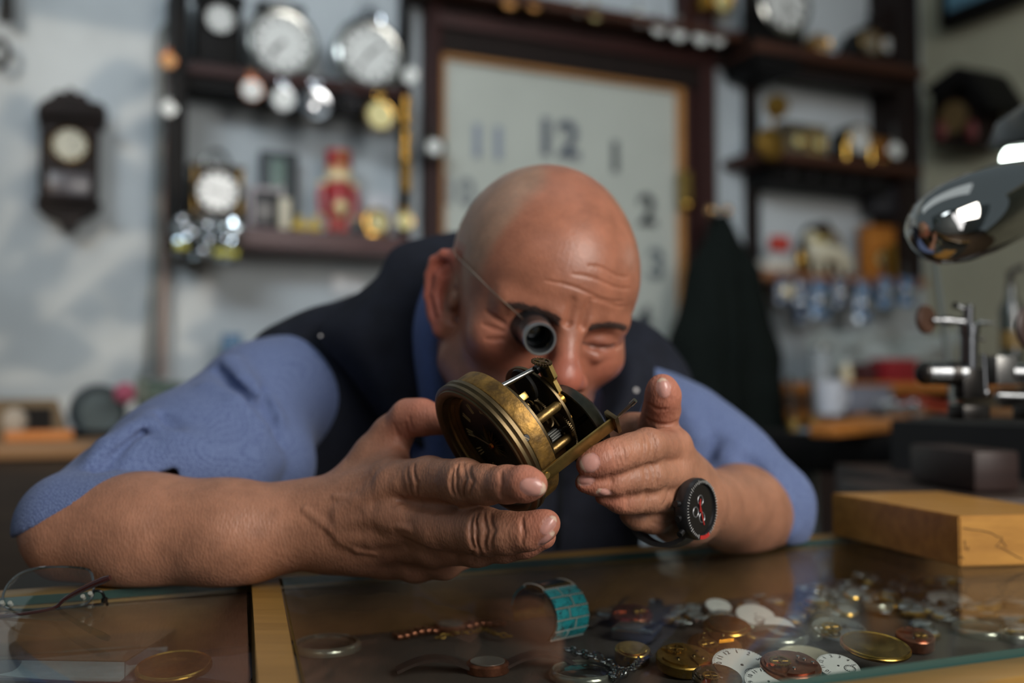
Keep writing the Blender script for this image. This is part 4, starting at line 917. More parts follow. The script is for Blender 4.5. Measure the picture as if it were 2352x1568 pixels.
for n_, (u0, u1, v0, v1), lab, grp in ((26, (1370, 1780, 1372, 1442), 'small loose watch scattered among the movements behind the dials', 'loose watches behind the dials'), (22, (2040, 2340, 1412, 1490), 'small loose watch scattered at the right end of the case', 'loose watches at the right end')):
    for i in range(n_):
        u = u0 + (u1 - u0) * rs.random(); v = v0 + (v1 - v0) * rs.random() - (0 if u < 1900 else .08 * (u - 2040)); p = tz(u, v); p[2] += .0005
        if cl(p)[1] < .018: continue
        dup(pile0[rs.randrange(5)], p, tilt(.5 * (rs.random() - .5), (rs.random(), rs.random(), 0)) @ rotz(rs.random() * 6), lab, grp, scale=.7 + .6 * rs.random())
# left compartment: clear box with papers
cb = thing('clear_box', 'clear plastic box holding white paper in the left compartment', 'box', tz(60, 1520), rotz(-.06))
g = G()
for c, s in (((0, .05, .008), (.19, .002, .016)), ((0, -.05, .008), (.19, .002, .016)), ((.095, 0, .008), (.002, .10, .016)), ((-.095, 0, .008), (.002, .10, .016)), ((0, 0, .0165), (.192, .104, .0015))): g.box(c, s, None, .0004)
g.build('box_walls', pane('clear_plastic_box', (232, 238, 240), .08, 1.0, .05), cb)
g = G(); g.box((0, 0, .003), (.18, .094, .003), None, .0005); g.build('white_card', M('white_card', (188, 194, 196), .6, var=.05, scale=60), cb)
dk = thing('blue_cloth', 'dark blue cloth lying in the left compartment', 'cloth', tz(260, 1540)); v_, f_ = loft([[np.array([x, y, .002 + .003 * math.sin(60 * x + 40 * y)]) for x in np.linspace(-.12, .10, 6)] for y in np.linspace(-.03, .035, 5)], 3, 3, .0016); g = G(); g.add(v_, f_); g.build('cloth_sheet', M('navy_felt', (30, 40, 66), .9, sheen=.3), dk)
# ------------------------------------------------------------------ the brass clock movement in the man's hands
brass = M('old_brass', (128, 104, 62), .38, .9, rgb2=(150, 122, 74), scale=60, bump=.2, bscale=300)
brass_dk = M('dark_brass', (86, 74, 54), .40, .9, rgb2=(108, 92, 64), scale=50)
drum_m = M('spotted_brass', (98, 76, 44), .46, .75, rgb2=(160, 122, 58), scale=110, bump=.3, bscale=200, detail=8)
steel = M('steel', (150, 150, 146), .25, 1.0); black_iron = M('black_iron', (30, 29, 27), .42, .4, var=.2, scale=80); dial_blk = M('black_dial', (14, 13, 13), .3); gold_ink = M('gold_ink', (214, 184, 124), .5)
bell_m = M('bell_metal', (70, 70, 60), .28, .9, var=.2, scale=60)
MZ = np.array([.735, .42, .53]); MZ /= np.linalg.norm(MZ)
MX = np.array([.53, 0, -.85]); MX = MX - MZ * (MX @ MZ); MX /= np.linalg.norm(MX); MY = np.cross(MZ, MX); MR = np.stack([MX, MY, MZ], 1); MC = q(1112, 1036, .668) - MZ * .0145
zb = lambda pr: [(r, .0145 + z * .72) for r, z in pr]
mov = thing('clock_movement', 'round brass clock movement with black dial held in both hands', 'clock', MC, Matrix(MR.tolist()))
def mL(u, v, z):
    "pixel -> point of the movement on the plane z = const of its own frame"
    d = ray(u, v); n = MZ; p0 = MC + MZ * z; t = ((p0 - CAM) @ n) / (d @ n); return (CAM + d * t - MC) @ MR
RB = .0515
g = G(); g.lathe(zb([(.0405, .010), (.0405, .004), (.0425, .0015), (.0430, -.0005), (.0455, -.0025), (.0480, -.0025), (.0485, -.0010), (.0500, -.0010), (RB, .0005), (RB, .0035), (.0500, .0045), (.0505, .0060), (RB, .0070), (RB, .0105), (.0490, .0115), (.0485, .0135), (.0460, .0140), (.0405, .0140)]), n=96); g.build('bezel', brass_dk, mov, 40)
g = G(); g.lathe(zb([(.0404, .0035), (.0398, .0055), (.0402, .0065), (.0385, .0095), (.0390, .0105), (.0372, .0128), (.0360, .0128), (.0360, .0134), (.0404, .0134)]), n=80); g.build('sight_ring', brass, mov, 40)
g = G(); g.disc((0, 0, .0246), (0, 0, 1), .0375, .0016, 64); dial_o = g.build('dial', dial_blk, mov)
g = G()
rom = {1: 1, 2: 2, 3: 3, 4: 3, 5: 2, 6: 2, 7: 3, 8: 4, 9: 2, 10: 2, 11: 3, 0: 3}
for h in range(12):
    for k in range(rom[h]):
        a = 2 * PI * h / 12 + (k - (rom[h] - 1) / 2) * .075; d = np.array([math.cos(a), math.sin(a), 0]); g.box(d * .0285 + np.array([0, 0, .0237]), (.0078, .00055, .0003), Matrix.Rotation(a, 3, 'Z'))
g.build('numerals', gold_ink, dial_o)
g = G()
for i in range(22):
    a = 2 * PI * i / 22 + .1; d = np.array([math.cos(a), math.sin(a), 0]); r1 = .0095 + .0035 * (i % 3) / 2; g.tube([d * .002 + np.array([0, 0, .0225]), d * r1 * .6 + np.array([0, 0, .0219]), d * r1 + np.array([0, 0, .0228])], [.0006, .0005, .0002], 5)
for a, L in ((2.2, .024), (3.6, .017)): d = np.array([math.cos(a), math.sin(a), 0]); g.tube([d * .001 + np.array([0, 0, .0215]), d * L + np.array([0, 0, .0215])], [.0010, .0004], 6)
g.build('rosette_hands', M('blackened_gilt', (92, 70, 36), .4, .8), mov)
g = G(); g.lathe([(0, .0196), (.0018, .0200), (.0024, .0213), (.0018, .0233), (0, .0233)], n=20); g.build('centre_cap', M('copper_cap', (168, 96, 36), .3, .9), mov)
g = G(); g.lathe([(.0470, .0236), (.0490, .0238), (.0495, .0246), (.0494, .0360), (.0480, .0366), (.0460, .0360), (.0462, .0240)], n=96); g.build('drum', drum_m, mov, 40)
def on_drum(u, v, r=.0494):
    "point of the drum wall under a pixel"
    o = (CAM - MC) @ MR; d = ray(u, v) @ MR; a = d[0] ** 2 + d[1] ** 2; b = o[0] * d[0] + o[1] * d[1]; c = o[0] ** 2 + o[1] ** 2 - r * r; t = (-b - math.sqrt(max(b * b - a * c, 0))) / a; return o + d * t
for u, v in ((1208, 1006),):
    p = on_drum(u, v); d = np.array([p[0], p[1], 0]); d /= np.linalg.norm(d)
    g = G(); g.disc(p, d, .0026, .0014, 18, bev=.0004); sc_ = g.build('screw', black_iron, mov); g = G(); g.box(p + d * .0007, (.0004, .0042, .0003), frame(d, (0, 0, 1)) @ Matrix.Rotation(.5, 3, 'Z')); g.build('slot', M('slot_light', (120, 104, 76), .4, .8), sc_)
g = G(); g.disc((0, 0, .0375), (0, 0, 1), .0440, .0030, 64); g.build('back_ring', black_iron, mov)
ZF, ZB = .0415, .0660
def plate(z, r, name, mat, t=.0024):
    g = G(); g.disc((0, 0, z), (0, 0, 1), r, t, 72, bev=.0003); return g.build(name, mat, mov)
plate(ZF, .0400, 'front_plate', brass_dk); bp_o = plate(ZB, .0345, 'back_plate', brass_dk)
for (u0, v0, r, mt) in ((1228, 972, .0034, brass), (1262, 1052, .0031, brass)):
    p = mL(u0, v0, ZF)[:2]; rr = math.hypot(*p); p = p * min(1, .0315 / rr)
    g = G(); g.lathe([(0, ZF), (r * .8, ZF), (r * .8, ZF + .002), (r, ZF + .003), (r, ZB - .003), (r * .8, ZB - .002), (r * .8, ZB), (0, ZB)], (p[0], p[1], 0), n=18); g.build('pillar', mt, mov)
# wheels, pinions and barrels between the plates
def wheel(u, v, z, r, teeth, mt, name='gear_wheel', hub=.2):
    p = mL(u, v, z); g = G(); gear(g, (p[0], p[1], z), (0, 0, 1), r, teeth, .0013, hub); o = g.build(name, mt, mov); return p
def arbor(p, r=.0009, pin=None):
    g = G(); g.cyl((p[0], p[1], ZF), (p[0], p[1], ZB), r, n=10)
    if pin:
        z0, z1, pr, nt = pin
        for i in range(nt): a = 2 * PI * i / nt; g.cyl((p[0] + pr * math.cos(a), p[1] + pr * math.sin(a), z0), (p[0] + pr * math.cos(a), p[1] + pr * math.sin(a), z1), pr * .28, n=6)
        g.cyl((p[0], p[1], z0), (p[0], p[1], z1), pr * .85, n=12)
    g.build('arbor', M('arbor_steel', (66, 66, 62), .5, .8), mov)
p = wheel(1290, 985, .0640, .0150, 60, brass_dk); arbor(p, .0011, (.052, .060, .0030, 10))
p = wheel(1245, 950, .0580, .0110, 48, brass_dk); arbor(p, .0009, (.048, .054, .0020, 8))
p = wheel(1225, 925, .0600, .0085, 40, brass_dk); arbor(p, .0008, (.050, .056, .0016, 8))
p = wheel(1265, 1010, .0620, .0130, 54, brass_dk); arbor(p, .0010)
p = mL(1205, 884, .058); g = G(); g.lathe([(0, -.0012), (.0120, -.0012), (.0125, 0), (.0120, .0012), (0, .0012)], (p[0], p[1], .058), n=36); g.build('fly_disc', black_iron, mov)
for (u, v, z0, z1, r) in ((1262, 1068, .0430, .0645, .0150),):
    p = mL(u, v, (z0 + z1) / 2); rr = math.hypot(p[0], p[1]); k = min(1, (.036 - r * .8) / rr); g = G(); g.lathe([(0, z0), (r - .001, z0), (r, z0 + .001), (r, z1 - .001), (r - .001, z1), (0, z1)], (p[0] * k, p[1] * k, 0), n=40); g.build('spring_barrel', brass, mov)
p = mL(1192, 918, .047); g = G(); g.box((p[0], p[1], .049), (.0050, .0040, .0090), None, .0004); g.disc((p[0], p[1] + .0021, .051), (0, 1, 0), .0008, .0004, 10); g.build('hammer_block', M('bright_brass', (190, 160, 88), .3, .9), mov)
p = mL(1205, 935, .049); g = G(); pts = [np.array([p[0] + .0022 * math.cos(t), p[1] + .0022 * math.sin(t), .046 + t * .0005]) for t in np.linspace(0, 20, 70)]; g.tube(pts, .00035, 6); g.build('coil_spring', brass, mov)
# steel rod and the escapement cock on the top
pa = mL(1140, 893, .036); pb = mL(1238, 842, .069); g = G(); g.cyl(pa, pb, .0018, n=14); g.build('steel_rod', steel, mov)
cock_m = M('pale_brass', (188, 160, 96), .36, .85, var=.1, scale=120)
c0 = mL(1260, 866, .069); cx = mL(1272, 900, .069) - c0; cx /= np.linalg.norm(cx); cy = np.array([-cx[1], cx[0], 0]); CKR = Matrix(np.stack([cx, cy, np.array([0, 0, 1.0])], 1).tolist())
ck_ = lambda x, y, z=0: c0 + np.array(CKR) @ np.array([x * 1.15, y * 1.5, z])
g = G(); g.prism([(x * 1.15, y * 1.5) for x, y in [(-.0100, -.0048), (-.0020, -.0058), (.0010, -.0040), (.0080, -.0055), (.0115, -.0030), (.0115, .0050), (.0060, .0052), (.0020, .0040), (-.0100, .0044)]], .0030, c0, CKR); cock = g.build('escapement_cock', cock_m, mov)
g = G(); g.box(ck_(-.0045, 0, -.0012), (.0070, .0042, .0022), CKR); g.build('slot', black_iron, cock)
for x, y in ((-.0086, .0028), (-.0086, -.0028), (.0090, .001)): g = G(); g.disc(ck_(x, y, -.0016), (0, 0, 1), .0008, .0006, 10); g.build('rivet', brass_dk, cock)
p = mL(1244, 831, .066); g = G(); gear(g, p, tuple(MR.T @ np.array([.1, -.38, .92])), .0070, 22, .0012, .3, 4, depth=.22); g.build('escape_wheel', brass_dk, mov)
p2 = mL(1240, 843, .068); g = G(); g.cyl(p2 - np.array([0, 0, .004]), p2 + np.array([0, 0, .005]), .0030, n=14); g.build('pallet_arbor', black_iron, mov)
p3 = mL(1286, 918, .0695); g = G(); g.lathe([(0, -.0030), (.0032, -.0030), (.0038, -.0015), (.0038, .0020), (.0025, .0030), (0, .0030)], p3, n=18); g.prism([(-.006, -.0022), (.010, -.0016), (.010, .0016), (-.006, .0022)], .0016, p3 + np.array([.004, 0, -.0015])); g.build('suspension_stud', M('gilt', (186, 138, 58), .3, .9), mov)
# bell behind the back plate
bc = mL(1326, 972, .080); g = G(); g.lathe([(0, .091), (.012, .0905), (.023, .0875), (.0300, .0825), (.0325, .0750), (.0335, .0738), (.0325, .0732), (.0310, .0750), (.0290, .0815), (.022, .0860), (.012, .0890), (0, .0895)], (bc[0], bc[1], 0), n=64); g.build('bell', bell_m, mov)
g = G(); g.cyl((bc[0], bc[1], ZB), (bc[0], bc[1], .0925), .0022, n=12); g.build('bell_post', brass_dk, mov)
# strap, end block and crutch rod
s0 = on_drum(1240, 1097); s1 = mL(1408, 968, .083); sd = s1 - s0; Ls = np.linalg.norm(sd); sd /= Ls
out_n = np.array([s0[0], s0[1], 0]); out_n /= np.linalg.norm(out_n); SRo = frame(out_n - sd * (out_n @ sd), sd)
g = G(); g.box((s0 + s1) / 2 + out_n * .0012, (Ls, .0100, .0016), SRo, .0003); strap = g.build('strap', M('strap_brass', (140, 116, 66), .36, .9, var=.15, scale=60), mov)
g = G(); g.disc(s0 + sd * .004 + out_n * .0022, out_n, .0024, .0010, 18); g.build('screw', cock_m, strap)
g = G(); g.box(s1 + out_n * .0, (.0030, .0140, .0110), SRo, .0003); g.build('end_block', brass_dk, strap)
e0 = mL(1395, 985, .082); g = G(); g.cyl(mL(1375, 1002, .078), mL(1418, 965, .087), .0018, n=12); e1 = mL(1412, 965, .083); e2 = mL(1458, 920, .094); g.cyl(e1, e2, .0010, .0012, n=10); g.cyl(e2 - (e2 - e1) / np.linalg.norm(e2 - e1) * .004, e2 + (e2 - e1) * .03, .0017, n=12); g.build('crutch_rod', steel, strap)
p = mL(1325, 1055, .062); g = G()
for i in range(10): a = 2 * PI * i / 10; g.cyl(p + np.array([.0032 * math.cos(a), .0032 * math.sin(a), 0]), p + np.array([.0032 * math.cos(a), .0032 * math.sin(a), .012]), .0008, n=6)
g.cyl(p, p + np.array([0, 0, .012]), .003, n=12); g.build('winding_square', black_iron, mov)
# ------------------------------------------------------------------ eye loupe
lb = q(1220, 752, .786); lf = q(1239, 777, .742); la = lf - lb; LL = np.linalg.norm(la)
lp = thing('eye_loupe', 'black watchmaker eye loupe with steel rim worn over the right eye', 'loupe', lb, frame(la, (1, 0, .2)))
rub = M('loupe_black', (22, 22, 24), .4); lrim = M('loupe_steel', (150, 154, 158), .28, .9)
g = G(); g.lathe([(.0125, -.006), (.0165, -.004), (.0158, .004), (.0130, .012), (.0128, LL * .55), (.0105, LL * .55), (.0105, -.002)], n=40); g.build('eyecup', rub, lp)
g = G(); g.lathe([(.0100, LL * .45), (.0131, LL * .45), (.0136, LL * .50), (.0131, LL * .55), (.0126, LL * .62), (.0130, LL * .80), (.0126, LL * .84), (.0100, LL * .84)], n=40); g.build('barrel', M('loupe_barrel', (62, 64, 66), .3, .7), lp)
g = G(); g.lathe([(.0098, LL * .80), (.0126, LL * .80), (.0127, LL + .002), (.0122, LL + .0032), (.0106, LL + .0032), (.0098, LL + .001), (.0098, LL * .80)], n=40); g.build('rim', lrim, lp)
g = G(); g.lathe([(0, LL * .42), (.010, LL * .42), (.010, LL * .47), (0, LL * .50)], n=32); g.build('lens', M('loupe_glass', (44, 50, 52), .06, coat=1.0), lp)
def to(rt, P): m = np.array(rt.matrix_world.inverted()); return [m[:3, :3] @ np.array(p) + m[:3, 3] for p in P]
def skinhit(u, v, lift=.0012): h = hit(HEAD, u, v); return h[0] + h[1] * lift
wp_ = [q(1204, 736, .765), q(1190, 722, .775), skinhit(1140, 672, .004), skinhit(1090, 622, .003), skinhit(1055, 588, .0025), skinhit(1042, 576, .002), H(-.074, -.035, .012), H(-.060, -.080, .015), H(.0, -.112, .02)]
g = G(); g.tube(to(lp, catmull(wp_, 5)), .00062, 6); g.build('head_wire', M('wire', (150, 132, 116), .3, .9), lp)
# ------------------------------------------------------------------ wristwatch
ax = WR - ER; ax /= np.linalg.norm(ax)
wc = q(1600, 1168, .745); wn = np.array([.74, -.66, .02]); wn /= np.linalg.norm(wn); wu = np.array([-.20, -.10, .97]); fr = frame(wn, wu)
rc = q(1600, 1168, 1.0) - CAM; rc /= np.linalg.norm(rc)
for i in range(60):
    ring = np.array([wc - wn * .006 + np.array(fr) @ np.array([math.cos(a) * .0185, math.sin(a) * .0185, 0]) for a in np.linspace(0, 6.2, 16)])
    if ev(base, ring).min() > -.003: break
    wc = wc - rc * .001
wt = thing('wristwatch', 'black sports wristwatch with red accents on the wrist of the raised hand', 'watch', wc, fr)
wblk = M('watch_black', (20, 20, 22), .35, coat=.2); wrub = M('watch_rubber', (26, 26, 27), .6)
R_ = .0215
g = G(); g.lathe([(0, -.006), (R_ * .9, -.006), (R_, -.004), (R_, .002), (R_ * .96, .0035), (R_ * .84, .0045), (R_ * .80, .0030), (0, .0030)], n=48); g.build('case', wblk, wt)
g = G(); g.lathe([(R_ * .80, .0034), (R_ * .82, .0050), (R_ * .95, .0042), (R_ * .97, .0030)], n=48); bz = g.build('bezel', M('watch_bezel', (58, 58, 60), .3, .7), wt)
g = G()
for i in range(60):
    a = 2 * PI * i / 60; d = np.array([math.cos(a), math.sin(a), 0]); g.box(d * R_ * .885 + np.array([0, 0, .0049]), (.0016 if i % 5 else .0028, .00035, .0003), Matrix.Rotation(a, 3, 'Z'))
g.build('minute_marks', M('watch_white', (190, 190, 186), .4), bz)
g = G()
for a in np.linspace(2.75, 3.3, 8): d = np.array([math.cos(a), math.sin(a), 0]); g.box(d * R_ * .90 + np.array([0, 0, .0050]), (.0026, .0016, .0003), Matrix.Rotation(a, 3, 'Z'))
g.build('red_arc', M('watch_red', (170, 40, 38), .4), bz)
g = G(); g.disc((0, 0, .0032), (0, 0, 1), R_ * .79, .0006, 40); dd = g.build('dial', M('watch_dial', (16, 16, 18), .3), wt)
for (x, y) in ((-.006, .0), (.0, .007), (.006, -.001)): g = G(); g.lathe([(.0030, 0), (.0034, .0003), (.0038, 0)], (x, y, .0035), n=20); g.build('subdial', M('watch_grey', (120, 120, 122), .35, .6), dd)
g = G(); g.box((-.003, .0008, .0042), (.017, .0009, .0004), Matrix.Rotation(.12, 3, 'Z')); g.box((.003, .001, .0040), (.009, .0010, .0004), Matrix.Rotation(-.3, 3, 'Z')); g.build('hands', M('watch_red', (170, 40, 38), .4), dd)
for yy in (.011, 0, -.011): g = G(); a = math.atan2(-R_ * .97, yy); g.cyl((yy * .9, R_ * .93, -.001), (yy * 1.0, R_ * 1.12, -.001), .0022, n=12); g.build('pusher', wblk, wt)
cwr = wc - wn * .0252; ctr = np.array(to(wt, [cwr])[0]); axl = np.array(fr).T @ ax
Rb = frame(axl); pts = []; RS = .0272
p0 = np.array(Rb).T @ (-ctr); a0 = math.atan2(p0[1], p0[0])
rows = []
g = G()
for off in (-.0095, .0095):
    row = []
    for t in np.linspace(.45, 2 * PI - .45, 40):
        rr = RS; a = a0 + t; row.append(ctr + np.array(Rb) @ np.array([math.cos(a) * rr * 1.0, math.sin(a) * rr * 1.0, off]))
    rows.append(row)
mid = [[(np.array(a) * (1 - s) + np.array(b) * s) for a, b in zip(*rows)] for s in (0, .33, .67, 1)]
v, f = loft(mid, 1, 2, .0032); g.add(v, f); g.build('strap', wrub, wt, 60)
# ------------------------------------------------------------------ the back wall and everything on it
WR4 = WROT
dark = wood('walnut_dark', (20, 14, 12), (31, 21, 18), .6, 5, axis=2, spec=.2); maho = wood('mahogany', (38, 20, 18), (56, 29, 26), .55, 5, axis=0, spec=.25); maho_v = wood('mahogany_upright', (36, 18, 17), (52, 27, 24), .55, 5, axis=2, spec=.25)
brn = wood('shelf_brown', (52, 30, 22), (70, 41, 28), .55, 5, axis=0, spec=.25); black_w = M('black_wood', (13, 12, 12), .6, var=.2, scale=30, spec=.15)
white_f = M('clock_white', (206, 208, 204), .3, coat=.3); chrome = M('chrome', (196, 200, 204), .1, 1.0); goldp = M('gold_case', (190, 148, 70), .22, 1.0); copper = M('copper', (176, 104, 62), .25, 1.0)
def wt_(name, label, cat, u, v, off, group=None, rot=None):
    s, z = ws(u, v, off); return thing(name, label, cat, wp(s, z, off), WROT if rot is None else WROT @ rot, group)
def loc(t, u, v, off):
    "pixel on the wall-parallel plane, in the frame of t"
    m = np.array(t.matrix_world); return m[:3, :3].T @ (wq(u, v, off) - m[:3, 3])
def sz(t, u0, v0, u1, v1, off):
    a = loc(t, u0, v0, off); b = loc(t, u1, v1, off); return abs(b[0] - a[0]), abs(b[2] - a[2])
def scale_at(u, off=0.1): return wq(u, 784, off)[1] / F_PX
def wbox(g, u0, v0, u1, v1, off0, off1, t, bev=.002):
    c = (loc(t, u0, v0, off1) + loc(t, u1, v1, off1)) / 2; w_, h = sz(t, u0, v0, u1, v1, off1); d = off1 - off0; g.box(c + np.array([0, d / 2, 0]), (w_, d, h), None, bev)
def face(t, c, R, bez=goldp, face_m=white_f, hour=10.2, nums=True, depth=.01, marks=12):
    "clock face looking into the room (-y)"
    c = np.array(c, float); ax = (0, -1, 0)
    g = G(); g.lathe([(R * .92, 0), (R * 1.10, 0), (R * 1.12, depth * .6), (R * 1.04, depth), (R * .94, depth * .8), (R * .92, depth * .3)], c, ax, 40); g.build('bezel', bez, t)
    g = G(); g.disc(c + np.array([0, -depth * .25, 0]), ax, R * .94, depth * .3, 40); d = g.build('dial', face_m, t)
    g = G(); y = c[1] - depth * .45
    if nums:
        for i in range(marks): a = 2 * PI * i / marks; k = R * .78; g.box((c[0] + math.sin(a) * k, y, c[2] + math.cos(a) * k), (R * .10, .0006, R * .24), Matrix.Rotation(a, 3, 'Y'))
        g.build('dial_lettering', inkb, d)
    g = G(); a = 2 * PI * hour / 12; b = 2 * PI * (hour % 1)
    for an, L, w_ in ((a, .5, .10), (b, .75, .07)): g.box((c[0] + math.sin(an) * R * L / 2, y - .001, c[2] + math.cos(an) * R * L / 2), (R * w_, .0008, R * L), Matrix.Rotation(an, 3, 'Y'))
    g.disc((c[0], y - .001, c[2]), ax, R * .08, .002, 12); g.build('hands', inkb, d)
# ---- shelf unit on the left
lu = wt_('clock_shelf', 'dark wooden wall shelf unit with two boards, left of the framed dial board', 'shelf', 680, 360, 0)
def shelf_board(t, name, u0, v0, u1, v1, th, off0, off1, mat):
    "board whose front top edge runs from pixel (u0,v0) to (u1,v1)"
    a = loc(t, u0, v0, off1); b = loc(t, u1, v1, off1); z = (a[2] + b[2]) / 2; g = G(); g.box(((a[0] + b[0]) / 2, (a[1] + b[1]) / 2 + (off1 - off0) / 2, z - th / 2), (abs(b[0] - a[0]), off1 - off0, th), None, .003); g.build(name, mat, t); return z
px2 = lambda n, u, off=.1: n * scale_at(u, off)
shelf_board(lu, 'board', 425, 138, 945, 205, px2(26, 680, .17), .01, .17, maho); shelf_board(lu, 'board', 425, 508, 945, 548, px2(46, 680, .17), .01, .17, wood('board_plum', (72, 54, 54), (92, 68, 66), .45, 5))
g = G(); a = loc(lu, 425, 165, .15); b = loc(lu, 945, 225, .15); g.box(((a[0] + b[0]) / 2, a[1] + .05, (a[2] + b[2]) / 2 - .010), (b[0] - a[0], .1, px2(46, 680))); g.build('fascia', black_w, lu)
g = G(); wbox(g, 398, -60, 425, 560, .01, .18, lu); g.build('side_post', black_w, lu)
g = G(); wbox(g, 928, -60, 942, 560, .01, .06, lu); g.build('side_post', black_w, lu)
# items on the shelves
def mantel(name, label, u, vb, W, Hh, off, mat, dial_r, dial_dz, crest=True, group=None, dmat=white_f, cols=False):
    t = wt_(name, label, 'clock', u, vb, off); w_, h = px2(W, u, off), px2(Hh, u, off); D = w_ * .45
    g = G(); g.box((0, 0, h * .06), (w_ * 1.06, D * 1.1, h * .12), None, .003); g.build('plinth', mat, t)
    g = G(); g.box((0, 0, h * .5), (w_ * .92, D, h * .78), None, .003); g.build('case', mat, t)
    g = G()
    if crest: g.prism([(-w_ * .55, 0), (w_ * .55, 0), (w_ * .5, h * .05), (w_ * .2, h * .12), (0, h * .2), (-w_ * .2, h * .12), (-w_ * .5, h * .05)], D * 1.05, (0, 0, h * .88), Matrix.Rotation(PI / 2, 3, 'X'))
    else: g.box((0, 0, h * .93), (w_ * 1.04, D * 1.08, h * .08), None, .003)
    g.build('top', mat, t); face(t, (0, -D / 2, h * dial_dz), px2(dial_r, u, off), gold_d if dial_r < 30 else black_w, hour=9.3, face_m=dmat)
    if cols:
        for s in (-1, 1): g = G(); g.cyl((s * w_ * .43, -D * .5, h * .12), (s * w_ * .43, -D * .5, h * .88), w_ * .04, n=12); g.build('column', gold_d, t)
    return t
mantel('mantel_clock', 'black mantel clock on the left end of the upper shelf', 500, 128, 110, 190, .10, black_w, 34, .62)
def alarm(label, u, vb, R, off, case_m, bells=True, hour=7.2, dm=white_f):
    r = px2(R, u, off); t = wt_('alarm_clock', label, 'clock', u, vb, off); c = np.array([0, 0, r * 1.12])
    g = G(); g.lathe([(0, -.03), (r * .9, -.03), (r * 1.08, -.02), (r * 1.10, .012), (r * 1.0, .018), (r * .9, .012), (0, .010)], c, (0, -1, 0), 44); g.build('case', case_m, t)
    face(t, c + np.array([0, -.012, 0]), r * .92, case_m, dm, hour, depth=.008)
    for s in (-1, 1): g = G(); g.tube([c + np.array([s * r * .5, 0, -r * .9]), (s * r * .62, 0, 0.004)], [.006, .004], 8); g.build('foot', case_m, t)
    if bells:
        g = G(); g.lathe([(0, r * 1.5), (r * .22, r * 1.46), (r * .34, r * 1.30), (r * .36, r * 1.16), (r * .32, r * 1.16), (0, r * 1.3)], c + np.array([0, 0, -r * .05]), (0, 0, 1), 24); g.build('bell', chrome, t)
        g = G(); g.tube([c + np.array([math.cos(a) * r * .42, 0, r * 1.05 + math.sin(a) * r * .55]) for a in np.linspace(0, PI, 14)], r * .035, 8); g.build('handle', chrome, t)
    return t
nick = M('nickel', (150, 152, 148), .22, 1.0)
alarm('big round alarm clock with white face in the middle of the upper shelf', 645, 182, 76, .10, nick, False, 7.6)
alarm('big twin-bell style alarm clock at the right end of the upper shelf', 845, 208, 76, .10, nick, True, 1.6)
mantel('desk_clock', 'dark desk clock with small face perched behind the big round alarm clock', 640, 186, 105, 196, .035, black_w, 32, .82, crest=False)
# pocket watches hanging under the upper shelf
def pocket(label, u, v, R, off, mat, dial_m=white_f, hung=30, group=None, back=False, rim=.84):
    t = wt_('pocket_watch', label, 'pocket watch', u, v, off, group); r = px2(R, u, off)
    g = G(); g.lathe([(0, -r * .22), (r * .7, -r * .18), (r, -r * .02), (r, r * .06), (r * .92, r * .14), (r * .84, r * .12), (0, r * (.20 if back else .12))], (0, 0, 0), (0, -1, 0), 32); g.build('case', mat, t)
    if not back: g = G(); g.disc((0, -r * .12, 0), (0, -1, 0), r * rim, r * .07, 32); g.build('dial', dial_m, t)
    g = G(); g.cyl((0, 0, r * .95), (0, 0, r * 1.2), r * .14, n=12); g.tube([(math.cos(a) * r * .26, 0, r * 1.36 + math.sin(a) * r * .26) for a in np.linspace(0, 2 * PI, 17)[:-1]], r * .06, 8, closed=True); g.build('bow', mat, t)
    g = G(); L = px2(hung, u, off); g.tube([(0, 0, r * 1.6), (0, .004, r * 1.6 + L)], r * .035, 6); g.build('hook_wire', steel, t); return t
pocket('copper-cased pocket watch hanging first under the upper left shelf', 578, 207, 28, .195, copper)
pocket('silver pocket watch hanging second under the upper left shelf', 650, 228, 30, .195, chrome)
pocket('shiny closed silver pocket watch hanging third under the upper left shelf', 724, 240, 37, .195, chrome, back=True)
pocket('black pocket watch hanging between the shiny silver and the gold one', 798, 243, 24, .195, M('gun_metal', (50, 50, 54), .3, .9), black_w)
pocket('gold pocket watch hanging last under the upper left shelf', 872, 266, 36, .195, goldp, M('champagne', (206, 196, 140), .3), 30)
pocket('white-faced pocket watch hanging on the right post beside the upper alarm clock', 941, 176, 22, .18, nick)
pocket('pale pocket watch hanging at the right end of the lower left shelf', 929, 508, 22, .18, goldp, M('champagne', (206, 196, 140), .3))
pocket('small brass watch hanging on the left post, upper one', 386, 140, 20, .19, copper, M('amber', (196, 140, 80), .3))
pocket('small pale watch hanging on the left post, lower one', 387, 250, 20, .19, nick)
# lower shelf
cc = mantel('carriage_clock', 'dark carriage clock with round white face on the left of the lower shelf', 495, 505, 120, 128, .10, M('bronze_dark', (70, 62, 52), .4, .6), 48, .48, crest=False, cols=True)
g = G(); r = px2(40, 495); h_ = px2(128, 495); g.tube([(math.cos(a) * r * .7, 0, h_ * .95 + math.sin(a) * r) for a in np.linspace(-.2, PI + .2, 18)], .006, 8); g.build('handle', nick, cc)
def simple_box(name, label, cat, u0, v0, u1, v1, off0, off1, mat, group=None):
    t = wt_(name, label, cat, (u0 + u1) / 2, v1, off0); t.location.z = ws((u0 + u1) / 2, v1, off1)[1]; bpy.context.view_layer.update(); g = G(); wbox(g, u0, v0, u1, v1, off0, off1, t, .004); g.build('body', mat, t); return t
pc_ = simple_box('display_card', 'tall dark card panel with a green-grey centre standing on the lower shelf', 'panel', 598, 312, 684, 510, .03, .05, M('slate_card', (44, 50, 54), .6)); g = G(); wbox(g, 622, 332, 656, 470, .05, .054, pc_); g.build('window', M('green_grey', (92, 112, 104), .5), pc_)
ph = wt_('photo_frame', 'small photo frame with a white rim and black picture on the lower shelf', 'photo frame', 612, 512, .12); g = G()
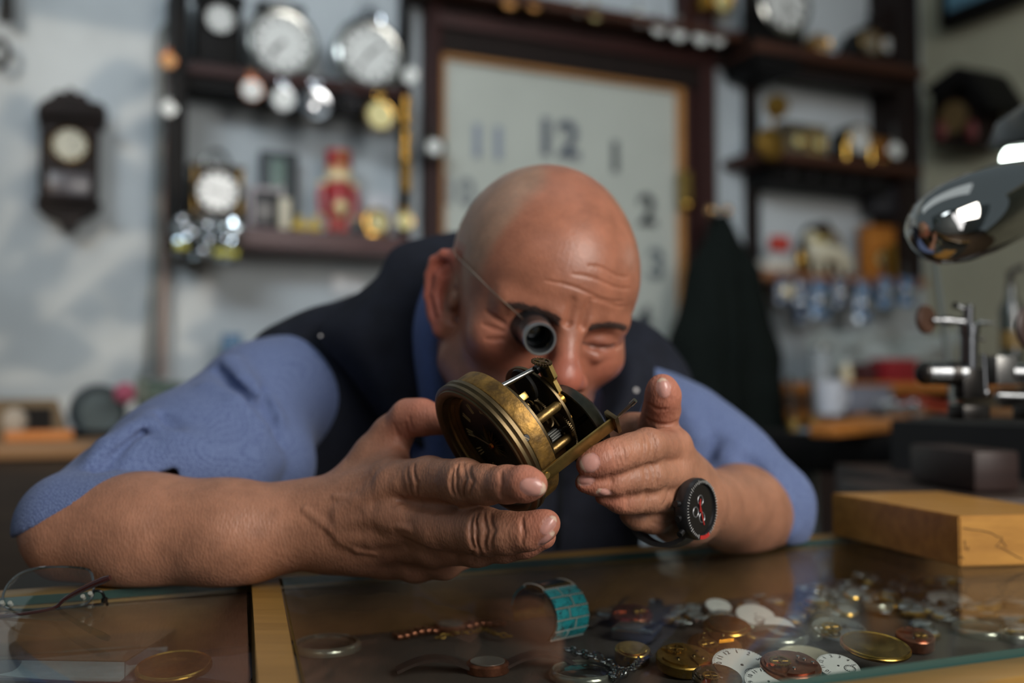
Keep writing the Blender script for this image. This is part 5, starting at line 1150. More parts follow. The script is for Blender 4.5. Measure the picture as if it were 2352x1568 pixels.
for r_ in ((574, 408, 652, 424), (574, 502, 652, 510), (574, 408, 582, 510), (646, 408, 652, 510)): wbox(g, *r_, .11, .13, ph)
g.build('frame', M('frame_white', (168, 158, 160), .5), ph); g = G(); wbox(g, 580, 422, 648, 504, .112, .122, ph); g.build('picture', M('black_picture', (22, 24, 28), .3), ph)
simple_box('candle', 'cream candle block beside the black photo frame', 'candle', 643, 440, 668, 514, .13, .16, M('cream_wax', (190, 182, 160), .5))
for u, lab in ((688, 'yellow toy figure by the cream candle'), (722, 'yellow toy figure next to the nutcracker')):
    t = wt_('toy_figure', lab, 'toy', u, 522, .14); r = px2(13, u, .14); g = G(); g.ball((0, 0, r), (r, r * .8, r)); g.ball((0, 0, r * 2.2), r * .65); g.tube([(-r, 0, r * 1.3), (-r * 1.3, -r * .3, r * .6)], r * .3, 8); g.tube([(r, 0, r * 1.3), (r * 1.3, -r * .3, r * .6)], r * .3, 8); g.build('body', M('toy_yellow', (196, 168, 70), .5), t)
# nutcracker
nk = wt_('nutcracker', 'red and gold wooden nutcracker soldier on the lower left shelf', 'figurine', 776, 522, .11); P1 = px2(1, 776, .11)
red = M('soldier_red', (150, 34, 40), .4, coat=.3); skin_w = M('soldier_skin', (196, 150, 100), .45); beard = M('soldier_beard', (206, 190, 150), .8)
g = G(); g.box((0, 0, 4 * P1), (66 * P1, 50 * P1, 8 * P1), None, .003); g.build('base', black_w, nk)
for s in (-1, 1): g = G(); g.cyl((s * 13 * P1, 0, 8 * P1), (s * 13 * P1, 0, 52 * P1), 11 * P1, n=14); g.build('leg', M('soldier_trousers', (168, 62, 52), .5), nk)
g = G(); g.lathe([(0, 48), (26, 48), (30, 56), (27, 84), (33, 112), (28, 122), (0, 124)], (0, 0, 0), n=24); g.v[-1] *= P1; g.build('coat', red, nk)
g = G(); g.ball((0, -14 * P1, 64 * P1), (20 * P1, 18 * P1, 22 * P1)); g.build('drum_belly', M('cream_paint', (206, 190, 140), .5), nk)
for s in (-1, 1):
    g = G(); g.tube([(s * 36 * P1, 0, 116 * P1), (s * 42 * P1, 0, 84 * P1), (s * 40 * P1, -4 * P1, 48 * P1)], [10 * P1, 9 * P1, 7 * P1], 12); ar = g.build('arm', red, nk)
    g = G(); g.ball((s * 36 * P1, 0, 118 * P1), (13 * P1, 12 * P1, 8 * P1)); g.build('epaulette', beard, ar)
    g = G(); g.ball((s * 40 * P1, -5 * P1, 42 * P1), 8 * P1); g.build('hand', skin_w, ar)
g = G(); g.lathe([(0, 122), (20, 122), (27, 136), (27, 156), (20, 166), (0, 168)], (0, 0, 0), n=20); g.v[-1] *= P1; g.ball((0, -27 * P1, 148 * P1), 5 * P1); g.build('head', skin_w, nk)
g = G(); g.ball((0, -10 * P1, 134 * P1), (31 * P1, 22 * P1, 20 * P1)); g.build('beard', beard, nk)
g = G(); g.lathe([(0, 160), (31, 160), (32, 166), (28, 170), (31, 196), (0, 199)], (0, 0, 0), n=24); g.v[-1] *= P1; ht = g.build('hat', red, nk)
g = G(); g.disc((0, -29 * P1, 180 * P1), (0, -1, .1), 10 * P1, 3 * P1, 16); g.build('badge', goldp, ht)
simple_box('white_card', 'white printed card leaning at the right of the nutcracker', 'card', 838, 405, 910, 520, .03, .036, M('card_pale', (176, 178, 182), .6, var=.06, scale=20))
gc = wt_('table_clock', 'small round gold table clock at the right end of the lower shelf', 'clock', 864, 530, .13); r = px2(34, 864, .13); g = G(); g.lathe([(0, -.02), (r * .8, -.02), (r, 0), (r * .95, .012), (r * .8, .014), (0, .012)], (0, 0, r), (0, -1, 0), 32); g.build('case', goldp, gc); face(gc, (0, -.012, r), r * .7, goldp, M('champagne', (206, 196, 140), .3)); g = G(); g.box((0, 0, .006), (r * 1.4, .04, .012), None, .002); g.build('foot', goldp, gc)
# cellophane bag of watches hanging over the lower shelf edge
fb = wt_('cellophane_bag', 'shiny cellophane bag of watches hanging over the left end of the lower shelf', 'bag', 474, 548, .20); foil = M('foil', (176, 184, 188), .08, 1.0)
w_, h_ = sz(fb, 396, 492, 556, 600, .2); rs2 = random.Random(5); rows = []
for j in range(9): rows.append([np.array([(i / 10 - .5) * w_ * (1 - .12 * (j / 8)), -.03 * math.sin(PI * i / 10) * math.sin(PI * (j + .5) / 9) + (rs2.random() - .5) * .030, (.5 - j / 8) * h_]) for i in range(11)])
v_, f_ = loft(rows, 2, 2, .002); g = G(); g.add(v_, f_); g.build('foil_sheet', foil, fb, smooth=20)
for k in range(9):
    x = (rs2.random() - .5) * w_ * .8; z = (rs2.random() - .5) * h_ * .75; g = G(); g.ball((x, -.036, z), (.011, .007, .011), 14); g.build('watch_glint', chrome, fb)
for (x, z, L) in ((.25, -.36, .36), (-.38, -.25, .18)): g = G(); g.box((x * w_, -.040, z * h_), (L * w_, .010, .016), None, .003); g.build('yellow_tag', M('tag_yellow', (178, 170, 50), .4), fb)
# gold straps on the right post
for i, (v0, v1, lab) in enumerate(((222, 290, 'gold watch strap hanging on the right post, upper one'), (300, 372, 'gold watch strap hanging on the right post, middle one'), (376, 440, 'bronze watch strap hanging on the right post, lower one'))):
    t = wt_('watch_strap', lab, 'watch strap', 936, v0, .19); w_, h_ = sz(t, 926, v0, 946, v1, .19); g = G()
    for k in range(9): g.box((0, -.004 * math.sin(k), -h_ * (k + .5) / 9), (w_, .006, h_ / 10), None, .002)
    g.build('links', goldp if i < 2 else gold_d, t)
# cord pair and post of the left wall
for (pts, lab, r_, mt_) in (([(402, 40), (372, 75), (364, 120), (366, 200), (362, 400), (356, 620), (345, 760), (342, 868)], 'grey cable looping down the wall left of the shelf unit', .009, M('cable_grey', (92, 98, 96), .5)), ([(392, 60), (386, 300), (378, 600), (374, 868)], 'brownish cable running straight down beside the left post', .008, M('cable_brown', (128, 104, 90), .5))):
    p = catmull([wq(u, v, .05) for u, v in pts], 6); t = thing('cable', lab, 'cable', p[0]); g = G(); g.tube(p - p[0], r_, 8); g.build('cord', mt_, t)
# ---- Vienna style wall clock on the left
wc_ = wt_('wall_clock', 'dark carved wall clock with a cream face on the left wall', 'clock', 160, 345, .0); L_ = lambda u, v, o=.0: loc(wc_, u, v, o)
g = G(); wbox(g, 92, 262, 226, 462, 0, .09, wc_); g.build('case', dark, wc_)
g = G(); wbox(g, 112, 392, 208, 450, .09, .094, wc_); g.build('lower_glass', M('clock_glass', (62, 60, 66), .3), wc_)
for r_ in ((84, 244, 246, 276), (80, 455, 234, 474)): g = G(); wbox(g, *r_, 0, .115, wc_); g.build('cornice', dark, wc_)
def poly(g, pts, o0, o1, t): P_ = np.array([loc(t, u, v, o1) for u, v in pts]); c = P_.mean(0); out = np.c_[P_[:, 0] - c[0], P_[:, 2] - c[2]]; g.prism(out, o1 - o0, (c[0], c[1] + (o1 - o0) / 2, c[2]), Matrix(((1, 0, 0), (0, 0, -1), (0, 1, 0))))
g = G(); poly(g, [(86, 246), (96, 232), (118, 222), (130, 208), (150, 212), (158, 200), (168, 204), (176, 214), (196, 214), (206, 232), (232, 236), (246, 252)], .03, .08, wc_); g.build('crest', dark, wc_)
g = G(); poly(g, [(84, 472), (230, 472), (206, 492), (182, 500), (176, 522), (142, 522), (136, 500), (106, 490)], .01, .09, wc_); g.build('bracket', dark, wc_)
face(wc_, L_(160, 333, .09), px2(38, 160, .09), goldp, M('cream_face', (196, 192, 170), .4), 1.4)
# ironwork at the left edge
iw = wt_('iron_hook', 'black iron hook and ring hanging at the far left edge of the wall', 'hook', 14, 60, .05); g = G(); a = loc(iw, 16, -60, .05); b = loc(iw, 14, 48, .05); g.tube([a, b], [.012, .018], 10); g.build('rod', black_iron, iw); c = loc(iw, 0, 122, .05); rr = px2(24, 5, .05); g = G(); g.tube([c + np.array([math.cos(x) * rr * .7, 0, math.sin(x) * rr * 1.3]) for x in np.linspace(0, 2 * PI, 21)[:-1]], .007, 8, closed=True); g.build('ring', black_iron, iw)
# wall socket and blue pack low on the wall
sk = wt_('wall_socket', 'white double wall socket low on the wall under the left shelves', 'socket', 795, 650, 0); g = G(); wbox(g, 760, 625, 840, 680, 0, .012, sk); g.build('plate', M('socket_white', (176, 180, 182), .35), sk); g = G()
for u in (785, 818): a = loc(sk, u, 660, .012); g.disc(a, (0, -1, 0), .016, .006, 18)
g.build('outlets', M('socket_grey', (200, 204, 206), .2), sk)
bp_ = simple_box('blue_packet', 'small blue packet beside the man’s shoulder at the left'.replace('’', ''), 'packet', 512, 765, 556, 822, .10, .14, M('packet_blue', (42, 92, 128), .4))
bp_['label'] = 'small blue packet seen just above the sleeve at the left shoulder'
# ---- framed dial board
db = wt_('dial_board', 'big framed white board with clock numerals behind the man', 'board', 1290, 500, .0)
g = G(); a = loc(db, 1012, 130, .03); b = loc(db, 1562, 950, .03); ztop = loc(db, 1290, 168, .03)[2]; zbot = b[2]; g.box(((a[0] + b[0]) / 2, a[1] + .01, (ztop + zbot) / 2), (b[0] - a[0], .02, ztop - zbot)); g.build('white_panel', M('board_white', (168, 172, 164), .35, var=.03, scale=3, coat=.2), db)
frm = wood('honey_wood', (150, 104, 56), (176, 124, 70), .45, 5); g = G(); W_ = px2(14, 1290, .03)
g.box(((a[0] + b[0]) / 2, a[1] - .008, ztop), (b[0] - a[0] + W_, .03, W_)); g.box((b[0], a[1] - .008, (ztop + zbot) / 2), (W_, .03, ztop - zbot)); g.box((a[0], a[1] - .008, (ztop + zbot) / 2), (W_ * .6, .03, ztop - zbot)); g.build('honey_trim', frm, db)
for s, u, v, hgt, col in (('11', 1120, 330, 78, (118, 128, 142)), ('12', 1280, 322, 88, (74, 80, 92)), ('1', 1413, 364, 74, (70, 74, 78)), ('2', 1487, 486, 74, (44, 48, 54)), ('3', 1508, 610, 72, (92, 100, 104)), ('4', 1478, 738, 66, (48, 54, 60)), ('10', 1050, 442, 66, (110, 116, 118)), ('5', 1400, 850, 66, (70, 76, 80)), ('9', 1030, 570, 66, (100, 106, 108)), ('8', 1050, 700, 66, (100, 106, 108))):
    g = G(); put_text(g, s, px2(hgt, u, .03) * 1.35, loc(db, u, v, .034), Matrix(((1, 0, 0), (0, 0, -1), (0, 1, 0))), .003, .03); g.build('numeral', M('num_%d' % col[0], col, .5), db)
# dark cabinet frame around the board
cf = wt_('mahogany_frame', 'dark mahogany cabinet frame around the numbered board', 'cabinet', 1300, 900, .0)
def beam(name, u0, v0, u1, v1, o0, o1, mat, t): g = G(); wbox(g, u0, v0, u1, v1, o0, o1, t, .004); return g.build(name, mat, t)
beam('upright', 985, -80, 1013, 1000, 0, .07, maho_v, cf); beam('upright', 1566, -40, 1612, 1000, 0, .05, maho_v, cf); beam('upright', 1612, -40, 1652, 1000, 0, .08, maho_v, cf)
a = loc(cf, 1000, 60, .06); b = loc(cf, 1640, 130, .06); zt = loc(cf, 1300, 36, .06)[2]; zb_ = loc(cf, 1300, 160, .06)[2]
g = G(); g.box(((a[0] + b[0]) / 2, a[1] + .03, (zt + zb_) / 2), (b[0] - a[0], .06, zt - zb_)); g.build('header', dark, cf); g = G(); g.box(((a[0] + b[0]) / 2, a[1] + .02, zb_ + (zt - zb_) * .55), (b[0] - a[0], .08, (zt - zb_) * .25), None, .004); g.build('moulding', maho, cf)
shelf_board(cf, 'top_board', 960, -40, 1720, 60, .03, .0, .16, brn)
# row of pocket watches under that shelf
prow = [(1168, 2, 22, goldp, M('amber', (196, 140, 80), .3)), (1225, 8, 21, goldp, M('amber', (196, 140, 80), .3)), (1326, 17, 22, nick, white_f), (1366, 30, 20, gold_d, M('champagne', (206, 196, 140), .3)), (1466, 42, 22, nick, white_f), (1511, 62, 23, nick, white_f), (1557, 74, 24, nick, white_f), (1608, 86, 22, nick, white_f), (1648, 88, 20, nick, white_f)]
nm = ['first', 'second', 'third', 'fourth', 'fifth', 'sixth', 'seventh', 'eighth', 'ninth']
for i, (u, v, R, m1, m2) in enumerate(prow): pocket('%s pocket watch from the left in the row above the board' % nm[i], u, v, R, .15, m1, m2, 14)
yc = simple_box('square_clock', 'square yellow brass clock standing on the shelf above the board', 'clock', 1622, -34, 1692, 28, .05, .12, goldp); face(yc, loc(yc, 1657, 4, .12), px2(24, 1657, .12), goldp, M('champagne', (206, 196, 140), .3))
pocket('small dark-rimmed watch hanging on the left upright of the frame', 996, 338, 30, .11, M('bronze_rim', (44, 42, 34), .45, .6), white_f, 30, rim=.58)
t = simple_box('brass_latch', 'yellow brass ornament fixed on the right upright of the frame', 'ornament', 1562, 390, 1590, 478, .053, .08, M('ornament', (120, 100, 50), .4, .5)); g = G(); g.ball(loc(t, 1578, 470, .085), .018, 12); g.build('drop', goldp, t)
# coat hooks and coat
ch = wt_('coat_hook', 'brass double coat hook on the frame above the dark coat', 'coat hook', 1655, 484, .08)
for u in (1635, 1670): g = G(); g.ball(loc(ch, u, 484, .24), .016, 16); g.tube([loc(ch, u, 500, .09), loc(ch, u, 506, .18), loc(ch, u, 488, .24)], .006, 8); g.build('knob', M('hook_brass', (200, 160, 110), .12, 1.0), ch)
coat_m = M('coat_cloth', (17, 22, 20), .9, var=.15, scale=60, spec=.1)
CO = []
cu = lambda u, v, o: wq(u, v, o + .10)
CO += [chain([cu(1655, 520, .10), cu(1640, 640, .13), cu(1625, 800, .15), cu(1620, 1180, .16)], [.03, .08, .11, .12], .03, 'u', .03), chain([cu(1655, 520, .10), cu(1690, 640, .13), cu(1720, 820, .14), cu(1745, 1180, .15)], [.03, .07, .09, .10], .03, 'u', .03),
       chain([cu(1665, 560, .14), cu(1700, 720, .18), cu(1735, 900, .19), cu(1765, 1150, .18)], [.03, .055, .065, .06], .02, 'u', .02)]
for (p0, p1, p2) in (((1668, 560), (1672, 800), (1690, 1150)), ((1700, 600), (1740, 820), (1770, 1100)), ((1630, 620), (1615, 850), (1610, 1150)), ((1690, 700), (1715, 900), (1725, 1150))):
    CO += [chain([cu(*p0, .20), cu(*p1, .25), cu(*p2, .26)], [.006, .014, .018], .03, 's', .01)]
lo_ = np.min([wq(1540, 1200, o) for o in (0, .42)] + [wq(1850, 480, o) for o in (0, .42)], axis=0) - .1; hi_ = np.max([wq(1540, 480, o) for o in (0, .42)] + [wq(1850, 480, o) for o in (0, .42)], axis=0) + .1; lo_[2] = .6
ct = sdf_object('coat', coat_m, CO, lo_, hi_, .008, N=12); tag(ct, 'long dark green coat hanging on the hook right of the board', 'coat')
# ---- shelf unit on the right
ru = wt_('display_shelf', 'dark wooden shelf unit with white back on the right of the wall', 'shelf', 1910, 620, 0)
beam('side_upright', 1722, -80, 1748, 640, 0, .045, dark, ru); beam('side_upright', 2066, -60, 2122, 655, 0, .15, dark, ru)
z1 = shelf_board(ru, 'board', 1735, 97, 2122, 150, .035, 0, .20, brn); z2 = shelf_board(ru, 'board', 1748, 336, 2122, 388, .030, 0, .20, brn); z3 = shelf_board(ru, 'board', 1750, 614, 2130, 646, .030, 0, .20, wood('shelf_tan', (112, 72, 46), (138, 92, 58), .45, 5))
g = G(); a = loc(ru, 1745, 155, .16); b = loc(ru, 2066, 190, .16); g.box(((a[0] + b[0]) / 2, a[1] + .03, z1 - .055), (b[0] - a[0], .06, .045)); g.build('fascia', dark, ru)
g = G(); g.box(((a[0] + b[0]) / 2, loc(ru, 1900, 430, .15)[1] + .06, z2 - .062), (b[0] - a[0] - .1, .12, .06)); dr = g.build('drawer_row', black_w, ru)
for k in range(5): g = G(); g.ball(((a[0] + b[0]) / 2 + (k - 2) * .085, loc(ru, 1900, 430, .16)[1], z2 - .062), .010, 10); g.build('drawer_knob', M('knob_dark', (60, 58, 58), .3, .5), dr)
g = G(); wbox(g, 1745, -80, 2066, 640, .0, .006, ru); g.build('white_back', M('back_white', (180, 186, 188), .7), ru)
# top shelf
rc_ = wt_('round_wall_clock', 'big white round wall clock at the top of the right shelf unit', 'clock', 1797, 10, .20); g = G(); r = px2(70, 1797, .2); g.lathe([(0, -.04), (r, -.04), (r * 1.08, .0), (r * .95, .012), (0, .01)], (0, 0, 0), (0, -1, 0), 44); g.build('case', black_w, rc_); face(rc_, (0, -.010, 0), r * .95, nick, white_f, 4.5)
g = G(); poly(g, [(1720, 60), (1850, 60), (1838, 160), (1815, 176), (1740, 150)], .03, .19, rc_); g.build('lower_case', black_w, rc_)
gk = wt_('gilt_clock', 'small gilt clock beside the big round wall clock', 'clock', 1880, 98, .12); r = px2(28, 1880, .12); g = G(); g.lathe([(0, -.03), (r, -.03), (r * 1.05, 0), (r * .9, .012), (0, .01)], (0, 0, r * 1.2), (0, -1, 0), 32); g.box((0, 0, r * .12), (r * 1.6, .05, r * .24), None, .003); g.build('case', gold_d, gk); face(gk, (0, -.010, r * 1.2), r * .75, goldp, M('amber_pale', (170, 140, 100), .3))
def napoleon(label, u, vb, W, Hh, off, mat):
    t = wt_('mantel_clock', label, 'clock', u, vb, off); w_, h = px2(W, u, off), px2(Hh, u, off); pts = [(-w_ / 2, 0), (w_ / 2, 0), (w_ * .5, h * .18)] + [(w_ * (.5 - .5 * k) , h * (.18 + .82 * (math.sin(PI / 2 * k) ** 2.2))) for k in np.linspace(.1, 1, 8)] + [(-w_ * (.5 - .5 * k), h * (.18 + .82 * (math.sin(PI / 2 * k) ** 2.2))) for k in np.linspace(.9, .1, 7)] + [(-w_ * .5, h * .18)]
    g = G(); g.prism(pts, .09, (0, 0, 0), Matrix.Rotation(PI / 2, 3, 'X')); g.build('case', mat, t); face(t, (0, -.046, h * .52), h * .30, goldp, M('dim_face', (120, 112, 96), .4)); g = G(); g.box((0, 0, .006), (w_ * 1.04, .1, .012), None, .003); g.build('base', mat, t); return t
napoleon('dark humped mantel clock on the top right shelf', 1975, 116, 130, 90, .12, black_w)
mantel('shelf_clock', 'tall dark clock at the right end of the top right shelf', 2026, 128, 62, 150, .08, dark, 18, .45)
# middle shelf
bell_ = wt_('brass_scale_clock', 'brass clock with round pendulum disc hanging at the left end of the middle right shelf', 'clock', 1770, 330, .21); r = px2(38, 1765, .21); g = G(); g.lathe([(0, -.008), (r, -.006), (r * 1.02, 0), (r * .9, .010), (r * .5, .016), (0, .02)], (0, 0, 0), (0, -1, 0), 36); g.build('pendulum_disc', gold_d, bell_); g = G(); g.cyl((0, .005, 0), (.03, .005, r * 2.6), .006, n=8); g.build('rod', gold_d, bell_); g = G(); g.lathe([(0, -.02), (r * .7, -.02), (r * .75, 0), (r * .6, .014), (0, .016)], (.03, 0, r * 2.4), (0, -1, 0), 30); g.build('head', gold_d, bell_)
def little(name, label, u0, v0, u1, v1, off, mat, dial=None):
    t = simple_box(name, label, 'clock', u0, v0, u1, v1, off - .05, off, mat)
    if dial: face(t, loc(t, dial[0], dial[1], off), px2(dial[2], dial[0], off), goldp, dial[3] if len(dial) > 3 else white_f)
    g = G(); wbox(g, u0 - 4, v0 - 6, u1 + 4, v0 + 4, off - .055, off + .006, t); g.build('cap', mat, t); return t
little('desk_clock', 'grey-brown box clock next to the brass pendulum disc', 1806, 256, 1852, 338, .12, M('taupe_case', (96, 88, 72), .4, .3), (1830, 296, 15, M('champagne', (206, 196, 140), .3)))
little('desk_clock', 'gilt box clock in the middle of the middle right shelf', 1856, 262, 1902, 342, .12, M('tan_case', (134, 116, 78), .4, .4), (1878, 300, 15, M('champagne', (206, 196, 140), .3)))
dm_ = wt_('dome_clock', 'white-faced round clock in a dark arched case on the middle right shelf', 'clock', 1957, 354, .14); r = px2(40, 1957, .14); g = G(); g.prism([(-r * 1.15, 0), (r * 1.15, 0), (r * 1.1, r * 1.0)] + [(r * 1.1 * math.cos(a), r * 1.1 + r * 1.1 * math.sin(a)) for a in np.linspace(.1, PI - .1, 12)] + [(-r * 1.1, r)], .06, (0, 0, 0), Matrix.Rotation(PI / 2, 3, 'X')); g.build('case', black_w, dm_); face(dm_, (0, -.032, r * 1.25), r * .82, goldp, white_f, 8.1)
for s in (-1, 1): g = G(); g.cyl((s * r * .95, -.03, 0), (s * r * .95, -.03, r * 1.0), .010, n=12); g.build('column', goldp, dm_)
little('desk_clock', 'amber wooden clock with a red square right of the dome clock', 1994, 288, 2040, 362, .10, wood('amber_wood', (132, 88, 40), (156, 106, 52), .4, 6), (2016, 336, 12, M('face_red', (120, 40, 44), .4)))
pocket('white-faced pocket watch hanging at the right end of the middle right shelf', 2056, 346, 21, .21, nick)
simple_box('jewel_box', 'small dark gift box with a pale label on the right of the lower compartment', 'box', 2014, 424, 2062, 492, .06, .12, M('box_black', (38, 38, 42), .5))
# lower shelf of the right unit
napoleon('dark humped mantel clock behind the white horse figure', 1878, 612, 130, 130, .055, dark)
hs = wt_('horse_figure', 'cream horse-shaped ornament on the lower right shelf', 'ornament', 1900, 620, .16); P1 = px2(1, 1900, .14)
HP = [chain([np.array(p) * P1 for p in ((-30, 0, 50), (0, 0, 52), (36, 0, 44))], [22 * P1, 20 * P1, 20 * P1], .012, 'u', .01), chain([np.array(p) * P1 for p in ((-36, 0, 60), (-44, 0, 88), (-62, 0, 84))], [14 * P1, 11 * P1, 7 * P1], .010, 'u', .006)]
for x in (-34, -20, 28, 42): HP.append(chain([np.array(p) * P1 for p in ((x, 6 if x in (-34, 28) else -6, 40), (x + 3, 6 if x in (-34, 28) else -6, 6))], [9 * P1, 5 * P1], .006))
HP.append(chain([np.array(p) * P1 for p in ((46, 0, 52), (66, 0, 34), (72, 0, 12))], [7 * P1, 8 * P1, 4 * P1], .006))
sdf_object('body', M('ivory', (200, 194, 170), .5), HP, np.array((-80, -30, -2)) * P1, np.array((90, 30, 110)) * P1, .005, parent=hs, N=8)
g = G(); g.box((-30 * P1, 0, 78 * P1), (40 * P1, 30 * P1, 10 * P1), None, .004); g.build('saddle', M('saddle_yellow', (176, 156, 70), .5), hs)
vz = wt_('brass_vase', 'small shiny brass vase left of the horse figure', 'vase', 1840, 612, .16); P1 = px2(1, 1840, .16); g = G(); g.lathe([(0, 0), (12 * P1, 0), (8 * P1, 8 * P1), (17 * P1, 26 * P1), (14 * P1, 44 * P1), (8 * P1, 50 * P1), (11 * P1, 56 * P1), (0, 54 * P1)], n=24); g.build('vase_body', goldp, vz)
simple_box('red_box', 'red and white carton at the left of the lower right shelf', 'box', 1778, 540, 1816, 578, .13, .16, M('carton_red', (170, 50, 38), .5))
simple_box('white_carton', 'pale carton under the red one at the left of the lower right shelf', 'box', 1766, 578, 1826, 612, .10, .16, M('carton_white', (190, 184, 172), .6))
little('desk_clock', 'orange wooden clock at the right of the lower right shelf', 1994, 500, 2058, 622, .12, wood('orange_wood', (150, 92, 34), (176, 112, 44), .4, 6), (2026, 575, 20, M('champagne', (206, 196, 140), .3)))
simple_box('gold_book', 'thin gilt-edged book standing right of the orange clock', 'book', 2046, 545, 2060, 622, .155, .19, goldp)
# wrapped watches hanging below the lower right shelf
blu = M('blue_wrap', (48, 86, 120), .15, var=.35, scale=40, coat=.8); wdk = M('blue_wrap_dark', (20, 42, 70), .2, var=.3, scale=40, coat=.8)
for i, (u, v, w0, h0, m_, lab) in enumerate(((1800, 668, 52, 62, wdk, 'blue-wrapped watch with a pale face, leftmost below the lower right shelf'), (1836, 690, 32, 100, wdk, 'narrow dark blue wrapped watch next to the pale-faced one'), (1880, 688, 56, 84, blu, 'light blue glossy wrapped watch, third below the lower right shelf'), (1926, 672, 40, 70, wdk, 'blue wrapped watch, fourth below the lower right shelf'), (1978, 694, 44, 90, blu, 'pale blue wrapped watch, fifth below the lower right shelf'), (2032, 674, 50, 66, blu, 'round blue wrapped watch, sixth below the lower right shelf'), (2082, 672, 50, 62, blu, 'blue wrapped watch, rightmost below the lower right shelf'))):
    t = wt_('wrapped_watch', lab, 'watch', u, v - h0 / 2, .20, 'wrapped watches below the lower right shelf'); w_, h_ = px2(w0, u, .2), px2(h0, u, .2); rows = [[np.array([x * w_ / 2 * (.7 + .3 * math.sin(PI * (j + .5) / 6)), -.018 * math.cos(x * 1.4) + .006 * math.sin(5 * x + 3 * j), -h_ * j / 5]) for x in np.linspace(-1, 1, 6)] for j in range(6)]; v_, f_ = loft(rows, 3, 3, .012); g = G(); g.add(v_, f_); g.build('wrapper', m_, t)
    r = w_ * .30; g = G(); g.lathe([(0, -.004), (r, -.004), (r, .006), (r * .7, .010), (0, .011)], (0, -.020, -h_ * .55), (0, -1, 0), 24); g.build('watch_case', chrome if i else M('bright_face', (226, 214, 176), .1, .4, coat=1.0), t)
    g = G(); g.tube([(0, 0, 0), (0, .01, .05)], .002, 6); g.build('string', steel, t)
# cuckoo clock on the side wall
SP = wp(S_COR, 0, 0)
def sw(u, v, off=0.0):
    d = ray(u, v); p0 = SP - WD * off; t = ((p0 - CAM) @ WD) / (d @ WD); return CAM + d * t
SROT = Matrix(((WN[0], WD[0], 0), (WN[1], WD[1], 0), (0, 0, 1))); SROT = Matrix(((-WN[0], WD[0], 0), (-WN[1], WD[1], 0), (0, 0, 1)))
ck = thing('cuckoo_clock', 'dark carved cuckoo clock with a pitched roof on the right side wall', 'clock', sw(2200, 300, .0), SROT); cm = np.array(ck.matrix_world)
cL = lambda u, v, o: cm[:3, :3].T @ (sw(u, v, o) - cm[:3, 3])
def spoly(g, pts, o0, o1): P_ = np.array([cL(u, v, o1) for u, v in pts]); c = P_.mean(0); g.prism(np.c_[P_[:, 0] - c[0], P_[:, 2] - c[2]], o1 - o0, (c[0], c[1] + (o1 - o0) / 2, c[2]), Matrix(((1, 0, 0), (0, 0, -1), (0, 1, 0))))
g = G(); spoly(g, [(2140, 220), (2240, 225), (2240, 340), (2140, 330)], 0, .12); g.build('house', dark, ck)
g = G(); spoly(g, [(2120, 205), (2195, 150), (2228, 160), (2278, 240), (2262, 252), (2205, 186), (2150, 232)], 0, .17); g.build('roof', black_w, ck)
g = G(); c = cL(2190, 270, .125); g.disc(c, (0, -1, 0), .055, .01, 30); g.build('dial', M('cuckoo_dial', (92, 74, 44), .5), ck)
for u, v in ((2162, 300), (2232, 300)): g = G(); g.ball(cL(u, v, .13), (.02, .012, .035), 12); g.build('carved_leaf', M('carved_red', (98, 36, 34), .5), ck)
# television at the top right
tv = thing('television', 'flat television tilted on the side wall at the top right corner', 'television', sw(2168, 72, .06), SROT @ Matrix.Rotation(.0, 3, 'X')); g = G(); g.box((-.42, 0, .24), (.84, .05, .48), None, .01); g.build('housing', black_w, tv); g = G(); g.box((-.42, -.027, .25), (.76, .004, .40)); g.build('screen', emit('tv_screen', (70, 104, 120), .12), tv)

# everything on the boards stands on them
bpy.context.view_layer.update()
def board_top(unit, k):
    o = sorted([c for c in unit.children if c.name.split('.')[0] == 'board'], key=lambda c: -max(v.co.z for v in c.data.vertices))[k]
    return unit.matrix_world.translation.z + max(v.co.z for v in o.data.vertices) + .0005
for unit, k, keys in ((lu, 0, ('black mantel clock on the left', 'big round alarm clock', 'big twin-bell', 'dark desk clock with small')), (lu, 1, ('carriage', 'tall dark card', 'small photo frame', 'cream candle', 'yellow toy', 'red and gold wooden nutcracker', 'white printed card', 'small round gold table')),
                      (ru, 0, ('small gilt clock beside', 'dark humped mantel clock on the top', 'tall dark clock at the right end of the top')), (ru, 1, ('grey-brown box clock', 'gilt box clock', 'white-faced round clock in a dark', 'amber wooden clock')),
                      (ru, 2, ('dark humped mantel clock behind', 'cream horse', 'small shiny brass vase', 'pale carton', 'orange wooden clock', 'thin gilt-edged'))):
    z = board_top(unit, k)
    for o in list(COL.objects):
        if o.parent is None and 'label' in o and any(o['label'].startswith(x) for x in keys): o.location.z = z
# ------------------------------------------------------------------ workbenches and machines
def at(u, v, Y): return q(u, v, Y)
def ext_box(name, label, cat, u0, v0, u1, v1, Y, D, mat, rot=WROT, bev=.004, group=None):
    "box whose front face spans the pixels at depth Y"
    a = at(u0, v1, Y); b = at(u1, v0, Y); c = (a + b) / 2; c[2] = a[2]; w_ = (b[0] - a[0]); h = b[2] - a[2]; t = thing(name, label, cat, c, rot, group); g = G(); g.box((0, D / 2, h / 2), (w_, D, h), None, bev); g.build('body', mat, t); return t
